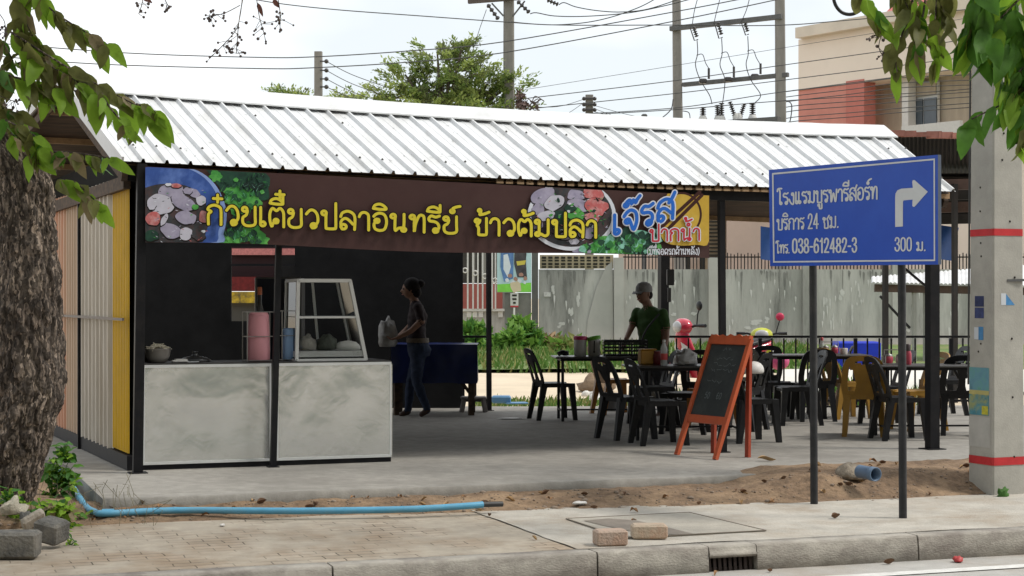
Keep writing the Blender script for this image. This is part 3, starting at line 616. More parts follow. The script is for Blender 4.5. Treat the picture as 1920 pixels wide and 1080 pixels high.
# right bowl
pp(circ(1072, 404, 83, 66), 10); pp(circ(1072, 403, 76, 60), 2)
for k, (x, y, rx, ry, ro, m) in enumerate([(1018, 368, 24, 13, -.3, 3), (1040, 380, 20, 13, -.5, 5), (1010, 392, 12, 10, .2, 3), (1080, 366, 17, 11, 0, 3), (1112, 362, 20, 12, .3, 4), (1084, 386, 20, 13, .2, 3), (1118, 388, 22, 16, .1, 4), (1056, 408, 24, 14, 0, 7), (1080, 402, 18, 12, .2, 6), (1110, 408, 14, 10, 0, 4), (1025, 404, 18, 9, -.3, 5), (1100, 436, 16, 12, .2, 3), (1060, 440, 18, 9, 0, 3), (1040, 430, 14, 8, .2, 2), (1070, 390, 11, 8, 0, 7), (1076, 452, 10, 6, 0, 5), (1008, 420, 10, 10, 0, 3)]):
    pp(blob(x, y + 1.2, rx * 1.06, ry * 1.1, 12, .14, ro, k + 80), 9, True); pp(blob(x, y, rx, ry, 12, .14, ro, k + 80), m, True)
rr = random.Random(5)
for k in range(26):
    x, y = rr.uniform(1030, 1135), rr.uniform(372, 440); pp(blob(x, y, rr.uniform(2, 5), rr.uniform(1.5, 3), 7, .3, rr.uniform(0, 3), k), rr.choice([6, 7, 10, 5, 9]))
glints(1005, 360, 1135, 455, 90, (10, 5, 3, 17, 6, 7, 4, 18), 7)
pic.build('food_picture', INK, ban); pic = MB()
# greens at the foot of the right end
for k, (x, y, rx, ry, ro, m) in enumerate([(1095, 474, 20, 10, .1, 3), (1130, 462, 24, 16, -.3, 6), (1165, 456, 26, 20, .3, 15), (1200, 452, 30, 22, .1, 15), (1190, 470, 24, 12, 0, 7), (1215, 462, 18, 18, 0, 7), (1150, 474, 26, 9, 0, 6), (1225, 442, 12, 14, .5, 15), (1178, 440, 14, 14, .3, 7)]): pp(blob(x, y, rx, ry, 14, .2, ro, k + 120), m, True)
for k in range(14):
    x = 1120 + k * 8; pp([(x, 476), (x + 3, 476), (x + rr.uniform(2, 16), rr.uniform(435, 455)), (x + rr.uniform(-4, 8), 455)], rr.choice([6, 15, 7]))
leafy_mass(1085, 455, 1240, 476, 40, 15, (6, 7, 15, 16)); leafy_mass(1160, 436, 1240, 470, 30, 16, (7, 15, 16, 7))
pic.build('leaf_picture', INK, ban); pic = MB()
# gold roundel with chopsticks
pp([(1252, 362), (1330, 362), (1330, 452), (1305, 459), (1270, 460), (1245, 452), (1236, 425), (1240, 390)], 13, True)
ribbon(pic, BP, [circ(1278, 402, 36, 40, -160, 60, 40)], 4, lay[0], 14); lay[0] += .001
ribbon(pic, BP, [[(1312, 360), (1236, 430)], [(1316, 366), (1250, 432)]], 6.5, lay[0], 14)
pic.build("chopstick_emblem", INK, ban); LB = lay[0] + .003
let = MB()
t1 = lay_text("ก๋วยเตี๋ยวปลาอินทรีย์", (388, 420), (856, 437.5), 36, 31, .2); t2 = lay_text("ข้าวต้มปลา", (890, 440), (1117, 445), 31, 31, .2)
ribbon(let, BP, t1 + t2, 9.6, LB, 1); ribbon(let, BP, t1 + t2, 5.4, LB + .0025, 0)
let.build("yellow_lettering", [i_yel, i_blk], ban)
let = MB(); t3 = lay_text("เจ๊รส", (1150, 441), (1262, 409), 37, 39, .2)
ribbon(let, BP, t3, 11, LB, 1); ribbon(let, BP, t3, 6.4, LB + .0025, 0)
t4 = lay_text("ปากน้ำ", (1219, 452), (1311, 450), 22, 22, .2); ribbon(let, BP, t4, 6.6, LB + .005, 1); ribbon(let, BP, t4, 3.1, LB + .0075, 2)
t5 = lay_text("(มีที่จอดรถด้านหลัง)", (1214, 477.5), (1311, 477), 10.5, 10.5, .22); ribbon(let, BP, t5, 1.5, LB + .002, 1)
let.build("shop_name_lettering", [i_sky, i_wht, i_red], ban)

# ================================================================== ROAD SIGN
PSL, PSR = P(1442, 318, 13.75), P(1758.5, 290, 12.1)
SP = Plane(PSL, PSR - PSL)
sgn = thing("direction_sign", G(1610, 960, PAVE), "blue hotel direction sign with white Thai lettering and right turn arrow on two dark posts", "road sign")
sign_blue = mat("sign_blue", srgb(26, 76, 184), .42, var=.06, scale=3, dark=srgb(38, 88, 190), dscale=1.5, damt=.4, spec=.4)
sign_white = mat("sign_white", (.62, .64, .66), .5, var=.05); sign_back = plain("sign_back", (.10, .12, .16), .5, metal=.3)
b = MB(); cor = [(1441.5, 318.5), (1758.5, 290), (1759, 496), (1444, 499)]
f = [SP.at(x, y, 0) for x, y in cor]; k = [p - SP.n * .03 for p in f]
b.add(f, [(3, 2, 1, 0)], 0); b.add(k, [(0, 1, 2, 3)], 1); b.add(f + k, [(i, (i + 1) % 4, 4 + (i + 1) % 4, 4 + i) for i in range(4)], 1)
b.build("sign_panel", [sign_blue, sign_back], sgn)
b = MB(); ins = [(1447.5, 324.5), (1753, 297), (1753.5, 489.5), (1449.5, 492.5)]
inn = [(1450.3, 327.4), (1750.3, 300.3), (1750.8, 486.6), (1452.3, 489.6)]
for i in range(4): b.add([SP.at(*ins[i], .002), SP.at(*ins[(i + 1) % 4], .002), SP.at(*inn[(i + 1) % 4], .002), SP.at(*inn[i], .002)], [(0, 1, 2, 3)])
b.build("border_line", sign_white, sgn)
b = MB(); Z = lambda x, y: (1420 + x / 4.321, 270 + y / 4.321)
patch(b, SP, [Z(*q) for q in [(1117, 672), (1179, 668), (1180, 470), (1184, 457), (1258, 450), (1255, 500), (1262, 509), (1274, 508), (1381, 387), (1272, 291), (1258, 295), (1255, 310), (1260, 355), (1165, 362), (1135, 375), (1120, 400), (1117, 430)]], .002)
b.build("turn_arrow", sign_white, sgn)
b = MB()
s1 = lay_text("โรงแรมบูรพารีสอร์ท", (1459, 384), (1644, 373), 21, 23.5, .16); ribbon(b, SP, s1, 3.0, .002, step=.00003); b.build('lettering', sign_white, sgn); b = MB()
s2 = lay_text("บริการ", (1457, 431), (1507, 429), 20, 20.5, .16) + lay_text("ชม.", (1543, 428), (1572, 426.5), 21, 21, .18); ribbon(b, SP, s2 + lay_text('24', (1515, 429), (1534, 428), 23, 23, .16), 2.7, .002, step=.00003); b.build('lettering', sign_white, sgn); b = MB()
s3 = lay_text("038-612482-3", (1486, 474), (1606, 472.5), 21.5, 22, .17); ribbon(b, SP, s3, 3.2, .002, step=.00003); ribbon(b, SP, lay_text('โทร.', (1456, 475), (1480, 474.5), 16, 16, .16), 2.3, .002, step=.00003); b.build('lettering', sign_white, sgn); b = MB()
s4 = lay_text('300', (1678, 470.5), (1709, 470), 20.5, 20.5, .16) + lay_text("ม.", (1719, 470), (1735, 470), 16, 16, .2); ribbon(b, SP, s4, 2.8, .002, step=.00003)
b.build("lettering", sign_white, sgn)
for px, py, tx, zz in ((1526.5, 945, 1522, .14), (1693, 978, 1687, PAVE)):
    a = G(px, py, zz)
    # posts stand just behind the panel
    base = V((a.x, a.y, zz)); t = base.copy(); t.z = 2.66
    q = (base - SP.p).dot(SP.n); base -= SP.n * (q + .065); t -= SP.n * (q + .065)
    kx = (px - CX) / FPX   # slide along the panel so that the post keeps its column
    d = (kx * base.y - base.x) / (SP.d.x - kx * SP.d.y); base += SP.d * d; t += SP.d * d; t.x = t.x - .012
    b = MB(); b.tube([base - V((0, 0, .02)), t], .029, 14); b.lathe([(.029, 0), (.02, .012), (.0, .014)], t, 14)
    b.build("sign_post", mat("post_grey", (.019, .020, .023), .45, var=.3, scale=12, dark=(.08, .075, .07), dscale=8, damt=.3), sgn)
# ================================================================== COUNTER AND WHAT STANDS ON IT
CP = Plane(G(268, 882, SLAB), G(733, 866, SLAB) - G(268, 882, SLAB)); CD = CP.d; CN = CP.n; CA = math.atan2(CD.y, CD.x)
cl, cr = CP.at(268, 882).copy(), CP.at(733, 866).copy(); CTOP = 1.15; cw = (V((cr.x, cr.y, 0)) - V((cl.x, cl.y, 0))).length
def CT(px, back=0.1, z=CTOP):          # a point on the counter top in photo column px, `back` metres behind the front
    kx = (px - CX) / FPX; p = V((cl.x, cl.y, 0)) - CN * back; d = (kx * p.y - p.x) / (CD.x - kx * CD.y); q = p + CD * d; q.z = z; return q
foil = mat("metal_sheet", (.82, .83, .82), .27, metal=.8, var=.05, scale=1.2, dark=(.60, .61, .61), dscale=.9, damt=.6, stretch=(1, 1, 1.5))
def wrinkle(m):
    t = m.node_tree; n = t.nodes; ln = t.links.new; b = n["Principled BSDF"]; co = n.new("ShaderNodeTexCoord")
    a = n.new("ShaderNodeTexNoise"); a.inputs['Scale'].default_value = 1.5; a.inputs['Detail'].default_value = 2; a.inputs['Distortion'].default_value = 1.2
    c = n.new("ShaderNodeTexNoise"); c.inputs['Scale'].default_value = 6; c.inputs['Detail'].default_value = 2; c.inputs['Distortion'].default_value = 1
    ln(co.outputs['Object'], a.inputs['Vector']); ln(co.outputs['Object'], c.inputs['Vector'])
    s = n.new("ShaderNodeMath"); s.operation = 'MULTIPLY_ADD'; s.inputs[1].default_value = .18; ln(c.outputs['Fac'], s.inputs[0]); ln(a.outputs['Fac'], s.inputs[2])
    bp = n.new("ShaderNodeBump"); bp.inputs['Strength'].default_value = .45; bp.inputs['Distance'].default_value = .035
    ln(s.outputs[0], bp.inputs['Height']); ln(bp.outputs[0], b.inputs['Normal'])
wrinkle(foil)
alu = mat("aluminium_trim", (.74, .75, .75), .4, metal=.4, var=.08)
alu_w = mat("white_frame", (.62, .62, .60), .45, var=.08, dark=(.45, .44, .42), dscale=6, damt=.4)
dark_wood = mat("dark_top", (.03, .028, .026), .5, var=.3)
ctr = thing("service_counter", V((cl.x, cl.y, SLAB)), "long serving counter clad in dull wrinkled metal sheet under the banner", "counter")
b = MB()
def cbox(mb, u0, u1, d0, d1, z0, z1, m=0):
    c = V((cl.x, cl.y, 0)) + CD * ((u0 + u1) / 2) - CN * ((d0 + d1) / 2); mb.box((c.x, c.y, (z0 + z1) / 2), (u1 - u0, d1 - d0, z1 - z0), CA, m)
cbox(b, .02, cw - .02, .012, .55, SLAB + .03, CTOP - .03); b.build("counter_body", dark_wood, ctr)
b = MB(); cbox(b, -.01, cw + .0, .0, .6, CTOP - .03, CTOP); b.build("counter_top", dark_wood, ctr)
def cu(px): q = CT(px, 0); return (V((q.x, q.y, 0)) - V((cl.x, cl.y, 0))).dot(CD)
for a, c in ((cu(268), cu(508)), (cu(518), cu(733))):
    b = MB(); b.grid(lambda u, v: V((cl.x, cl.y, 0)) + CD * (a + .012 + (c - a - .024) * u) + CN * (.010 + .022 * mnoise.noise((u * 2.3 + a * 3, v * 2, 1)) * math.sin(u * 3.14) * math.sin(v * 3.14)) + V((0, 0, SLAB + .065 + (CTOP - SLAB - .10) * v)), 40, 24)
    b.build("front_panel", foil, ctr)
    b = MB(); cbox(b, a, c, -.016, .004, SLAB + .045, SLAB + .066); cbox(b, a, c, -.014, .004, CTOP - .036, CTOP - .012); cbox(b, a, a + .014, -.014, .004, SLAB + .066, CTOP - .036); cbox(b, c - .014, c, -.014, .004, SLAB + .066, CTOP - .036)
    b.build("edge_trim", alu, ctr)
b = MB(); cbox(b, cw + .0, cw + .012, .0, .55, SLAB + .05, CTOP - .03); b.build("end_panel", foil, ctr)
b = MB(); cbox(b, .0, cw, -.004, .05, SLAB + .004, SLAB + .044); b.build("base_rail", black_steel, ctr)

# glass case with slanted end
glass = bpy.data.materials.new("clear_glass"); glass.use_nodes = True; t = glass.node_tree; t.nodes.clear()
o_ = t.nodes.new("ShaderNodeOutputMaterial"); tr = t.nodes.new("ShaderNodeBsdfTransparent"); gl = t.nodes.new("ShaderNodeBsdfGlossy"); ms = t.nodes.new("ShaderNodeMixShader"); lw = t.nodes.new("ShaderNodeLayerWeight")
gl.inputs['Roughness'].default_value = .08; tr.inputs['Color'].default_value = (.86, .88, .88, 1); lw.inputs['Blend'].default_value = .12; gl.inputs['Color'].default_value = (.22, .22, .22, 1)
t.links.new(lw.outputs['Fresnel'], ms.inputs[0]); t.links.new(tr.outputs[0], ms.inputs[1]); t.links.new(gl.outputs[0], ms.inputs[2]); t.links.new(ms.outputs[0], o_.inputs[0])
case = thing("display_case", CT(620, .3), "white framed glass food case with a slanted end on the counter", "display case")
def cz(py, back): return EYE - (py - HY) / FPX * CT(600, back).y
A = [CT(556, .08, CTOP + .005), CT(686, .08, CTOP + .005), CT(656, .08, cz(526, .08)), CT(559, .08, cz(526, .08))]
Bk = [p - CN * .42 for p in A]
b = MB()
for q in (A, Bk):
    for i in range(4): b.bar(q[i], q[(i + 1) % 4], .03, .03 if i else .05, up=CN)
    l = q[0] + (q[3] - q[0]) * .54; r = q[1] + (q[2] - q[1]) * .54; b.bar(l, r, .018, .018, up=CN)
for i in range(4): b.bar(A[i], Bk[i], .028, .028)
for f in (.54,): b.bar(A[1] + (A[2] - A[1]) * f, Bk[1] + (Bk[2] - Bk[1]) * f, .02, .02)
b.bar(Bk[0] + (Bk[1] - Bk[0]) * .5, Bk[3] + (Bk[2] - Bk[3]) * .5, .02, .02); b.build("case_frame", alu_w, case)
b = MB(); cc = [p + V((0, 0, .03)) for p in (A[0], A[1], Bk[1], Bk[0])]; b.prism(cc, (0, 0, .05)); b.build("base_tray", alu_w, case)
b = MB(); m_ = [(A[i] + (A[3 - i] - A[i]) * .54) for i in (0, 1)]; mb_ = [(Bk[i] + (Bk[3 - i] - Bk[i]) * .54) for i in (0, 1)]
b.prism([m_[0], m_[1], mb_[1], mb_[0]], (0, 0, .006)); b.build("shelf", glass, case)
for nm, q in (("glass_pane", [A[0], A[1], A[2], A[3]]), ("glass_pane", [A[1], Bk[1], Bk[2], A[2]]), ("glass_pane", [A[0], Bk[0], Bk[3], A[3]]), ("glass_pane", [A[3], A[2], Bk[2], Bk[3]])):
    b = MB(); b.add(q, [(0, 1, 2, 3)]); b.build(nm, glass, case)
white_pl = mat("white_plastic", (.62, .60, .57), .5, var=.07, scale=10)
noodle = mat("pale_food", (.34, .31, .27), .7, var=.25, scale=25, bump=.4, bscale=60)
veg = mat("dull_green_food", (.07, .075, .06), .7, var=.4, scale=30, bump=.4)
def lump(name, label, cat, c, r, m, seed, group=None, amp=.25):
    b = MB(); b.ball(V((0, 0, 0)), 1, 0, 14, 9); rr = random.Random(seed)
    b.v = [tuple(V((x * r[0], y * r[1], max(-.35, z) * r[2] + r[2] * .35)) * (1 + amp * mnoise.noise((x * 2 + seed, y * 2, z * 2)))) for x, y, z in b.v]
    o = b.build(name, m); o.location = c; o.rotation_euler = (0, 0, rr.uniform(0, 3)); return tag(o, label, cat, group)
zc = CTOP + .09
lump("noodle_bundle", "pale bundle of noodles at the left end of the glass case", "food", CT(577, .25, zc), (.075, .07, .10), noodle, 1)
lump("meat_tray_food", "white pack of food on the right in the glass case", "food", CT(652, .22, zc), (.12, .07, .06), white_pl, 2, amp=.1)
lump("greens_bag", "dark bag of dull greens in the middle of the glass case", "food", CT(612, .28, zc), (.10, .09, .10), veg, 3)
0 and lump("noodle_pack", "small grey pack on the upper shelf of the case", "food", CT(600, .3, m_[0].z + .01), (.08, .07, .05), mat("grey_pack", (.12, .12, .12), .4, var=.4, scale=14), 4)

pink_pl = mat("pink_plastic", (.62, .27, .30), .45, var=.06, scale=6); blue_pl = mat("pale_blue_plastic", (.27, .42, .66), .45, var=.06)
wire = plain("wire_grey", (.30, .29, .28), .4, metal=.5)
def rack(px0, px1, pyt, back, label, cm, clabel, r, h, taper):
    c = CT((px0 + px1) / 2, back); k = c.y / FPX; w = (px1 - px0) * k; zt = EYE - (pyt - HY) * k
    g = thing("cup_holder", c, label, "rack"); b = MB()
    for sx in (-1, 1):
        for sy in (-1, 1):
            a = c + CD * (sx * w / 2) + CN * (sy * w * .4); b.bar(a + V((0, 0, .004)), V((a.x, a.y, zt)), .007, .007)
    for zz in (CTOP + .01, zt - .004, (CTOP + zt) / 2):
        q = [V((*(c + CD * (sx * w / 2) + CN * (sy * w * .4))[:2], zz)) for sx, sy in ((-1, -1), (1, -1), (1, 1), (-1, 1))]
        for i in range(4): b.bar(q[i], q[(i + 1) % 4], .006, .006)
    b.build("wire_frame", wire, g)
    o = MB().lathe([(r * .96, .006), (r, .02), (r * 1.0, h * .3), (r * .985, h * .31), (r * .985, h * .6), (r * .97, h * .61), (r * taper, h * .93), (r * taper * .9, h * .985), (r * taper * .55, h)], (0, 0, 0), 24).build("plastic_canister", cm)
    o.location = c; tag(o, clabel, "canister"); return g
rack(459, 511, 584, .22, "thin wire rack around the pink canister on the counter", pink_pl, "tall pink plastic canister in a wire rack on the counter", .098, .425, .9)
rack(526, 556, 582, .26, "thin wire rack around the blue canister beside the glass case", blue_pl, "pale blue plastic canister in a wire rack beside the glass case", .058, .285, .9)
c = CT(487, .48); btl = thing("sauce_bottle", c, "dark sauce bottle with orange cap behind the pink canister", "bottle")
MB().lathe([(.04, 0), (.042, .02), (.042, .36), (.03, .44), (.018, .50), (.018, .60)], c, 18).build("bottle_body", plain("sauce_dark", (.05, .04, .035), .2), btl)
MB().lathe([(.021, .575), (.021, .64), (.016, .645)], c, 16).build("cap", plain("orange_cap", (.5, .14, .06), .4), btl)
MB().lathe([(.0435, .40 - .28), (.0435, .34)], c, 18, caps=False).build("bottle_label", mat("bottle_paper", (.35, .32, .25), .6, var=.5, scale=30), btl)
# bowl of bean sprouts
c = CT(296, .2); bw_ = thing("metal_bowl", c, "metal bowl heaped with bean sprouts on the left end of the counter", "bowl")
MB().lathe([(.05, 0), (.075, .008), (.098, .05), (.112, .115), (.116, .118), (.108, .115), (.09, .05)], c, 24, caps=False).build("bowl", mat("bowl_metal", (.45, .42, .39), .35, metal=.6, var=.1), bw_)
b = MB(); rr = random.Random(9)
for i in range(110):
    a, r_ = rr.uniform(0, 6.28), .1 * math.sqrt(rr.random()); p = c + V((r_ * math.cos(a), r_ * math.sin(a), .105 + .045 * (1 - (r_ / .1) ** 2) + rr.uniform(-.01, .01)))
    d = V((rr.uniform(-1, 1), rr.uniform(-1, 1), rr.uniform(-.3, .5))).normalized() * .022; b.tube([p - d, p + V((0, 0, .004)), p + d], [.0035, .003, .004], 5)
b.build("bean_sprouts", mat("sprouts", (.62, .56, .44), .6, var=.2, scale=40), bw_)
c = CT(286, .42); MBx = MB().lathe([(.07, 0), (.075, .12), (.08, .13)], c, 18); tag(MBx.build("small_pot", plain("pot_brown", (.12, .09, .05), .5)), "small brown pot behind the bowl of sprouts", "pot")
c = CT(337, .16); b = MB(); b.box((0, 0, .012), (.13, .09, .018), 0, 0, bev=.006); b.box((.01, .0, .026), (.10, .07, .008), .1, 0, bev=.003); o = b.build("folded_cloth", white_pl); o.location = c; o.rotation_euler = (0, 0, CA); tag(o, "white folded cloth beside the bowl on the counter", "cloth")
c = CT(366, .3); MBx = MB().lathe([(.13, 0), (.14, .012), (.10, .035), (.03, .05), (.02, .075), (.028, .085)], c, 24); tag(MBx.build("pot_lid", plain("lid_dark", (.07, .07, .07), .3, metal=.5)), "dark domed pot lid lying on the counter", "lid")
c = CT(362, .12); b = MB(); b.box((0, 0, .006), (.10, .02, .006)); b.box((.09, 0, .007), (.07, .022, .014), 0, 1); o = b.build("knife", [alu, dark_wood]); o.location = c; o.rotation_euler = (0, 0, CA + .2); tag(o, "kitchen knife in front of the pot lid", "knife")
# dark cabinet behind the counter
a0 = P(480, 521, 17.2); a1 = P(563, 521, 17.2)
cab = thing("steel_cabinet", V((a0.x, 17.2, SLAB)), "dark steel cabinet standing behind the canisters", "cabinet")
b = MB(); b.box(((a0.x + a1.x) / 2, 17.4, (a0.z + SLAB) / 2 + .01), (a1.x - a0.x, .4, a0.z - SLAB - .02), bev=.01); b.build("cabinet_body", mat("navy_dark", (.010, .012, .03), .4, var=.3), cab)
b = MB(); b.bar(a0, a1, .02, .02); b.bar(a1, V((a1.x, 17.2, SLAB + .01)), .02, .02); b.bar(a0, V((a0.x, 17.2, SLAB + .01)), .02, .02); b.build("cabinet_edge", plain("edge_grey", (.10, .10, .10), .4), cab)
b = MB(); b.box(((a0.x + a1.x) / 2 + .1, 17.17, 1.70), (.08, .03, .12), bev=.008); b.build("door_handle", plain("handle_pale", (.16, .14, .16), .4), cab)
# stall seen through the kitchen opening
stl = thing("red_stall", V((-3.8, 25.6, YARD)), "red and yellow stall front seen through the kitchen opening", "stall")
def q_(px0, px1, py0, py1, Y, nm, m, th=.06):
    p0, p1 = P(px0, py1, Y), P(px1, py0, Y); b = MB(); b.box(((p0.x + p1.x) / 2, Y, (p0.z + p1.z) / 2), (p1.x - p0.x, th, p1.z - p0.z)); return b.build(nm, m, stl)
q_(425, 575, 440, 520, 25.8, "shutter", plain("maroon", (.02, .004, .006), .7)); q_(432, 521, 466, 478, 25.7, "awning_edge", mat("salmon", (.55, .20, .19), .6, var=.3, scale=30)); q_(527, 552, 466, 478, 25.7, "awning_edge", MATS["salmon"]); q_(524, 575, 479, 600, 25.4, "dark_side", wall_dark)
q_(425, 575, 519, 546, 25.7, "red_fascia", mat("red_fascia", (.14, .012, .012), .6, var=.5, scale=14)); q_(425, 575, 547, 568, 25.7, "yellow_strip", mat("yellow_strip", (.52, .36, .03), .6, var=.5, scale=11, dark=(.05, .05, .05), dscale=8, damt=.9))
q_(425, 575, 568, 735, 25.8, "stall_base", plain("base_grey", (.08, .078, .07), .7))

# ================================================================== TABLES AND CHAIRS
black_pl = mat("black_plastic", (.009, .009, .0105), .45, var=.2, scale=14, dark=(.03, .03, .03), dscale=5, damt=.35, spec=.3)
yellow_pl = mat("yellow_plastic", (.32, .17, .02), .45, var=.12, scale=10, dark=(.22, .11, .02), dscale=4, damt=.5)
brown_pl = mat("amber_plastic", (.26, .11, .02), .45, var=.12, scale=10)
def seat_mb():
    b = MB()
    def f(u, v, dz=0):
        x = -.20 + .40 * u; y = -.205 + .41 * v; rr_ = 1 - .12 * max(0, (abs(u - .5) * 2) ** 6) * (abs(v - .5) * 2) ** 6
        z = .435 - .012 * math.sin(math.pi * u) * math.sin(math.pi * v) - .02 * max(0, (u - .8) / .2) ** 2; return V((x * rr_, y * rr_, z + dz))
    b.grid(lambda u, v: f(u, v), 10, 10); b.grid(lambda u, v: f(1 - u, v, -.014), 10, 10)
    rim = [f(i / 10, 0) for i in range(11)] + [f(1, i / 10) for i in range(1, 11)] + [f(1 - i / 10, 1) for i in range(1, 11)] + [f(0, 1 - i / 10) for i in range(1, 10)]
    lo = [V((p.x * .97, p.y * .97, .385)) for p in rim]; b.loft([[V((p.x, p.y, p.z)) for p in lo], rim], 0, True, False)
    return b
def xb(y, z): return -.185 - .13 * max(0, (z - .42) / .4) ** 1.25 - .45 * (.2 ** 2 - y * y) * min(1, max(0, (z - .42) / .25)) * .6
def strip(b, pts, ws, th=.018):
    rings = []
    for i, (y, z) in enumerate(pts):
        a, c = pts[max(0, i - 1)], pts[min(len(pts) - 1, i + 1)]; l = math.hypot(c[0] - a[0], c[1] - a[1]) or 1; ny, nz_ = -(c[1] - a[1]) / l, (c[0] - a[0]) / l; h = (ws[i] if isinstance(ws, list) else ws) / 2
        q = []
        for s, o in ((-1, -1), (1, -1), (1, 1), (-1, 1)):
            yy, zz = y + ny * s * h, z + nz_ * s * h; q.append(V((xb(yy, zz) + o * th / 2, yy, zz)))
        rings.append(q)
    b.loft(rings, 0, False, True)
def back_mb(kind=0):
    b = MB()
    st_ = catmull([(.175, .40), (.195, .50), (.19, .62), (.17, .74), (.12, .80), (0, .815)], 4)
    strip(b, [p for p in st_], [.068 - .01 * i / len(st_) for i in range(len(st_))]); strip(b, [(-y, z) for y, z in st_], [.068 - .01 * i / len(st_) for i in range(len(st_))])
    strip(b, [(-.14, .715), (0, .725), (.14, .715)], .05); strip(b, [(-.05, .765), (-.045, .72)], .05); strip(b, [(.05, .765), (.045, .72)], .05); strip(b, [(-.12, .78), (-.1, .72)], .06); strip(b, [(.12, .78), (.1, .72)], .06)
    if kind == 0:
        strip(b, [(0, .42), (0, .52), (0, .62), (0, .72)], [.13, .075, .07, .14]); strip(b, [(-.035, .60), (-.08, .68), (-.11, .72)], .024); strip(b, [(.035, .60), (.08, .68), (.11, .72)], .024)
    else:
        strip(b, [(0, .42), (0, .55), (0, .73)], [.20, .15, .24])
    strip(b, [(-.18, .45), (0, .445), (.18, .45)], .045)
    return b
def leg_mb(front, s):
    b = MB(); t0 = (.165, .168 * s, .43) if front else (-.165, .165 * s, .43); t1 = (.205, .20 * s, 0) if front else (-.245, .195 * s, 0)
    b.loft([[V((t0[0] + (t1[0] - t0[0]) * f + dx * w_, t0[1] + (t1[1] - t0[1]) * f + dy * w_, t0[2] + (t1[2] - t0[2]) * f)) for dx, dy in ((-1, -.8), (.8, -1), (1, .8), (-.8, 1))] for f, w_ in ((0, .044), (.15, .039), (.6, .032), (1, .027))], 0, False, True); return b
def make_chair(m, kind=0):
    t = thing("plastic_chair", (0, 0, 0), "", "chair")
    seat_mb().build("seat", m, t); back_mb(kind).build("backrest", m, t)
    for f in (1, 0):
        for s in (-1, 1): leg_mb(f, s).build("leg", m, t)
    return t
protos = {'b': make_chair(black_pl), 'y': make_chair(yellow_pl, 1), 'o': make_chair(brown_pl, 1)}; used = set()
chair_specs = [
 ('b', 1038, 786, 16, "black plastic chair at the left end of the table with lidded tubs"),
 ('b', 1176, 822, 28, "black plastic chair between the tub table and the clear bottle's table"),
 ('b', 1238, 833, 14, "black plastic chair directly left of the orange chalkboard frame, nearest the front"),
 ('b', 1282, 812, 165, "black plastic chair half hidden by the left leg of the chalkboard"),
 ('o', 1155, 776, 20, "amber plastic chair behind the tub table, facing the railing side"),
 ('o', 1335, 800, 150, "amber plastic chair seen between the legs of the chalkboard"),
 ('b', 1408, 828, 22, "black plastic chair just right of the chalkboard, close to the front"),
 ('b', 1458, 784, 8, "black plastic chair in front of the pink helmet, left of the left sign post"),
 ('b', 1424, 772, 100, "black plastic chair behind the others, below the yellow and white motorcycle"),
 ('b', 1548, 776, 172, "black plastic chair right of the left sign post, facing left to its table"),
 ('y', 1588, 784, 20, "yellow plastic chair farther back, in front of the blue bin"),
 ('y', 1620, 816, 78, "yellow plastic chair seen from behind, nearest of the yellow chairs"),
 ('b', 1688, 824, 10, "black plastic chair straddled by the right sign post"),
 ('b', 1765, 778, 190, "black plastic chair behind the thick shop post"),
 ('b', 1796, 814, 86, "black plastic chair seen from behind, next to the concrete pole"),
 ('b', 1222, 796, 196, "black plastic chair on the far side of the clear bottle's table"),
 ('b', 1386, 806, 150, "black plastic chair behind the right rear leg of the chalkboard"),
 ('b', 1492, 796, 186, "black plastic chair half hidden by the left sign post"),
 ('b', 1524, 788, 96, "black plastic chair on the near side of the table behind the left sign post"),
 ('b', 1656, 796, 188, "black plastic chair just right of the nearest yellow chair"),
 ('b', 1316, 790, 80, "black plastic chair behind the chalkboard, mostly hidden by it"),
 ('y', 1718, 806, 200, "yellow plastic chair mostly hidden behind the right sign post"),
]
for k, px, py, deg, lab in chair_specs:
    p = G(px, py, SLAB)
    if k not in used:
        o = protos[k]; used.add(k); o.location = p; o.rotation_euler = (0, 0, R(deg)); o["label"] = lab; o["group"] = "plastic chairs around the shop tables"
    else: copy_thing(protos[k], p, R(deg), lab, "plastic chairs around the shop tables")
table_top = mat("table_top", (.045, .043, .042), .35, var=.2, scale=6)
def make_table():
    t = thing("dining_table", (0, 0, 0), "", "table", "folding tables with thin black tops"); w, d = 1.2, .62
    b = MB(); b.box((0, 0, .74), (w, d, .022), bev=.008); b.build("tabletop", table_top, t)
    b = MB()
    for s in (-1, 1): b.bar((-w / 2 + .08, s * (d / 2 - .05), .715), (w / 2 - .08, s * (d / 2 - .05), .715), .022, .028); b.bar((s * (w / 2 - .08), -d / 2 + .06, .715), (s * (w / 2 - .08), d / 2 - .06, .715), .022, .028)
    b.build("apron", black_steel, t)
    for sx in (-1, 1):
        for sy in (-1, 1): b = MB(); b.bar((sx * (w / 2 - .09), sy * (d / 2 - .06), 0), (sx * (w / 2 - .09), sy * (d / 2 - .06), .705), .026, .026); b.build("leg", black_steel, t)
    b = MB()
    for sx in (-1, 1): b.bar((sx * (w / 2 - .09), -d / 2 + .08, .12), (sx * (w / 2 - .09), d / 2 - .08, .12), .018, .018)
    b.bar((-w / 2 + .1, 0, .12), (w / 2 - .1, 0, .12), .018, .018); b.build("stretcher", black_steel, t); return t
tb = make_table(); first = True
TBL = {}
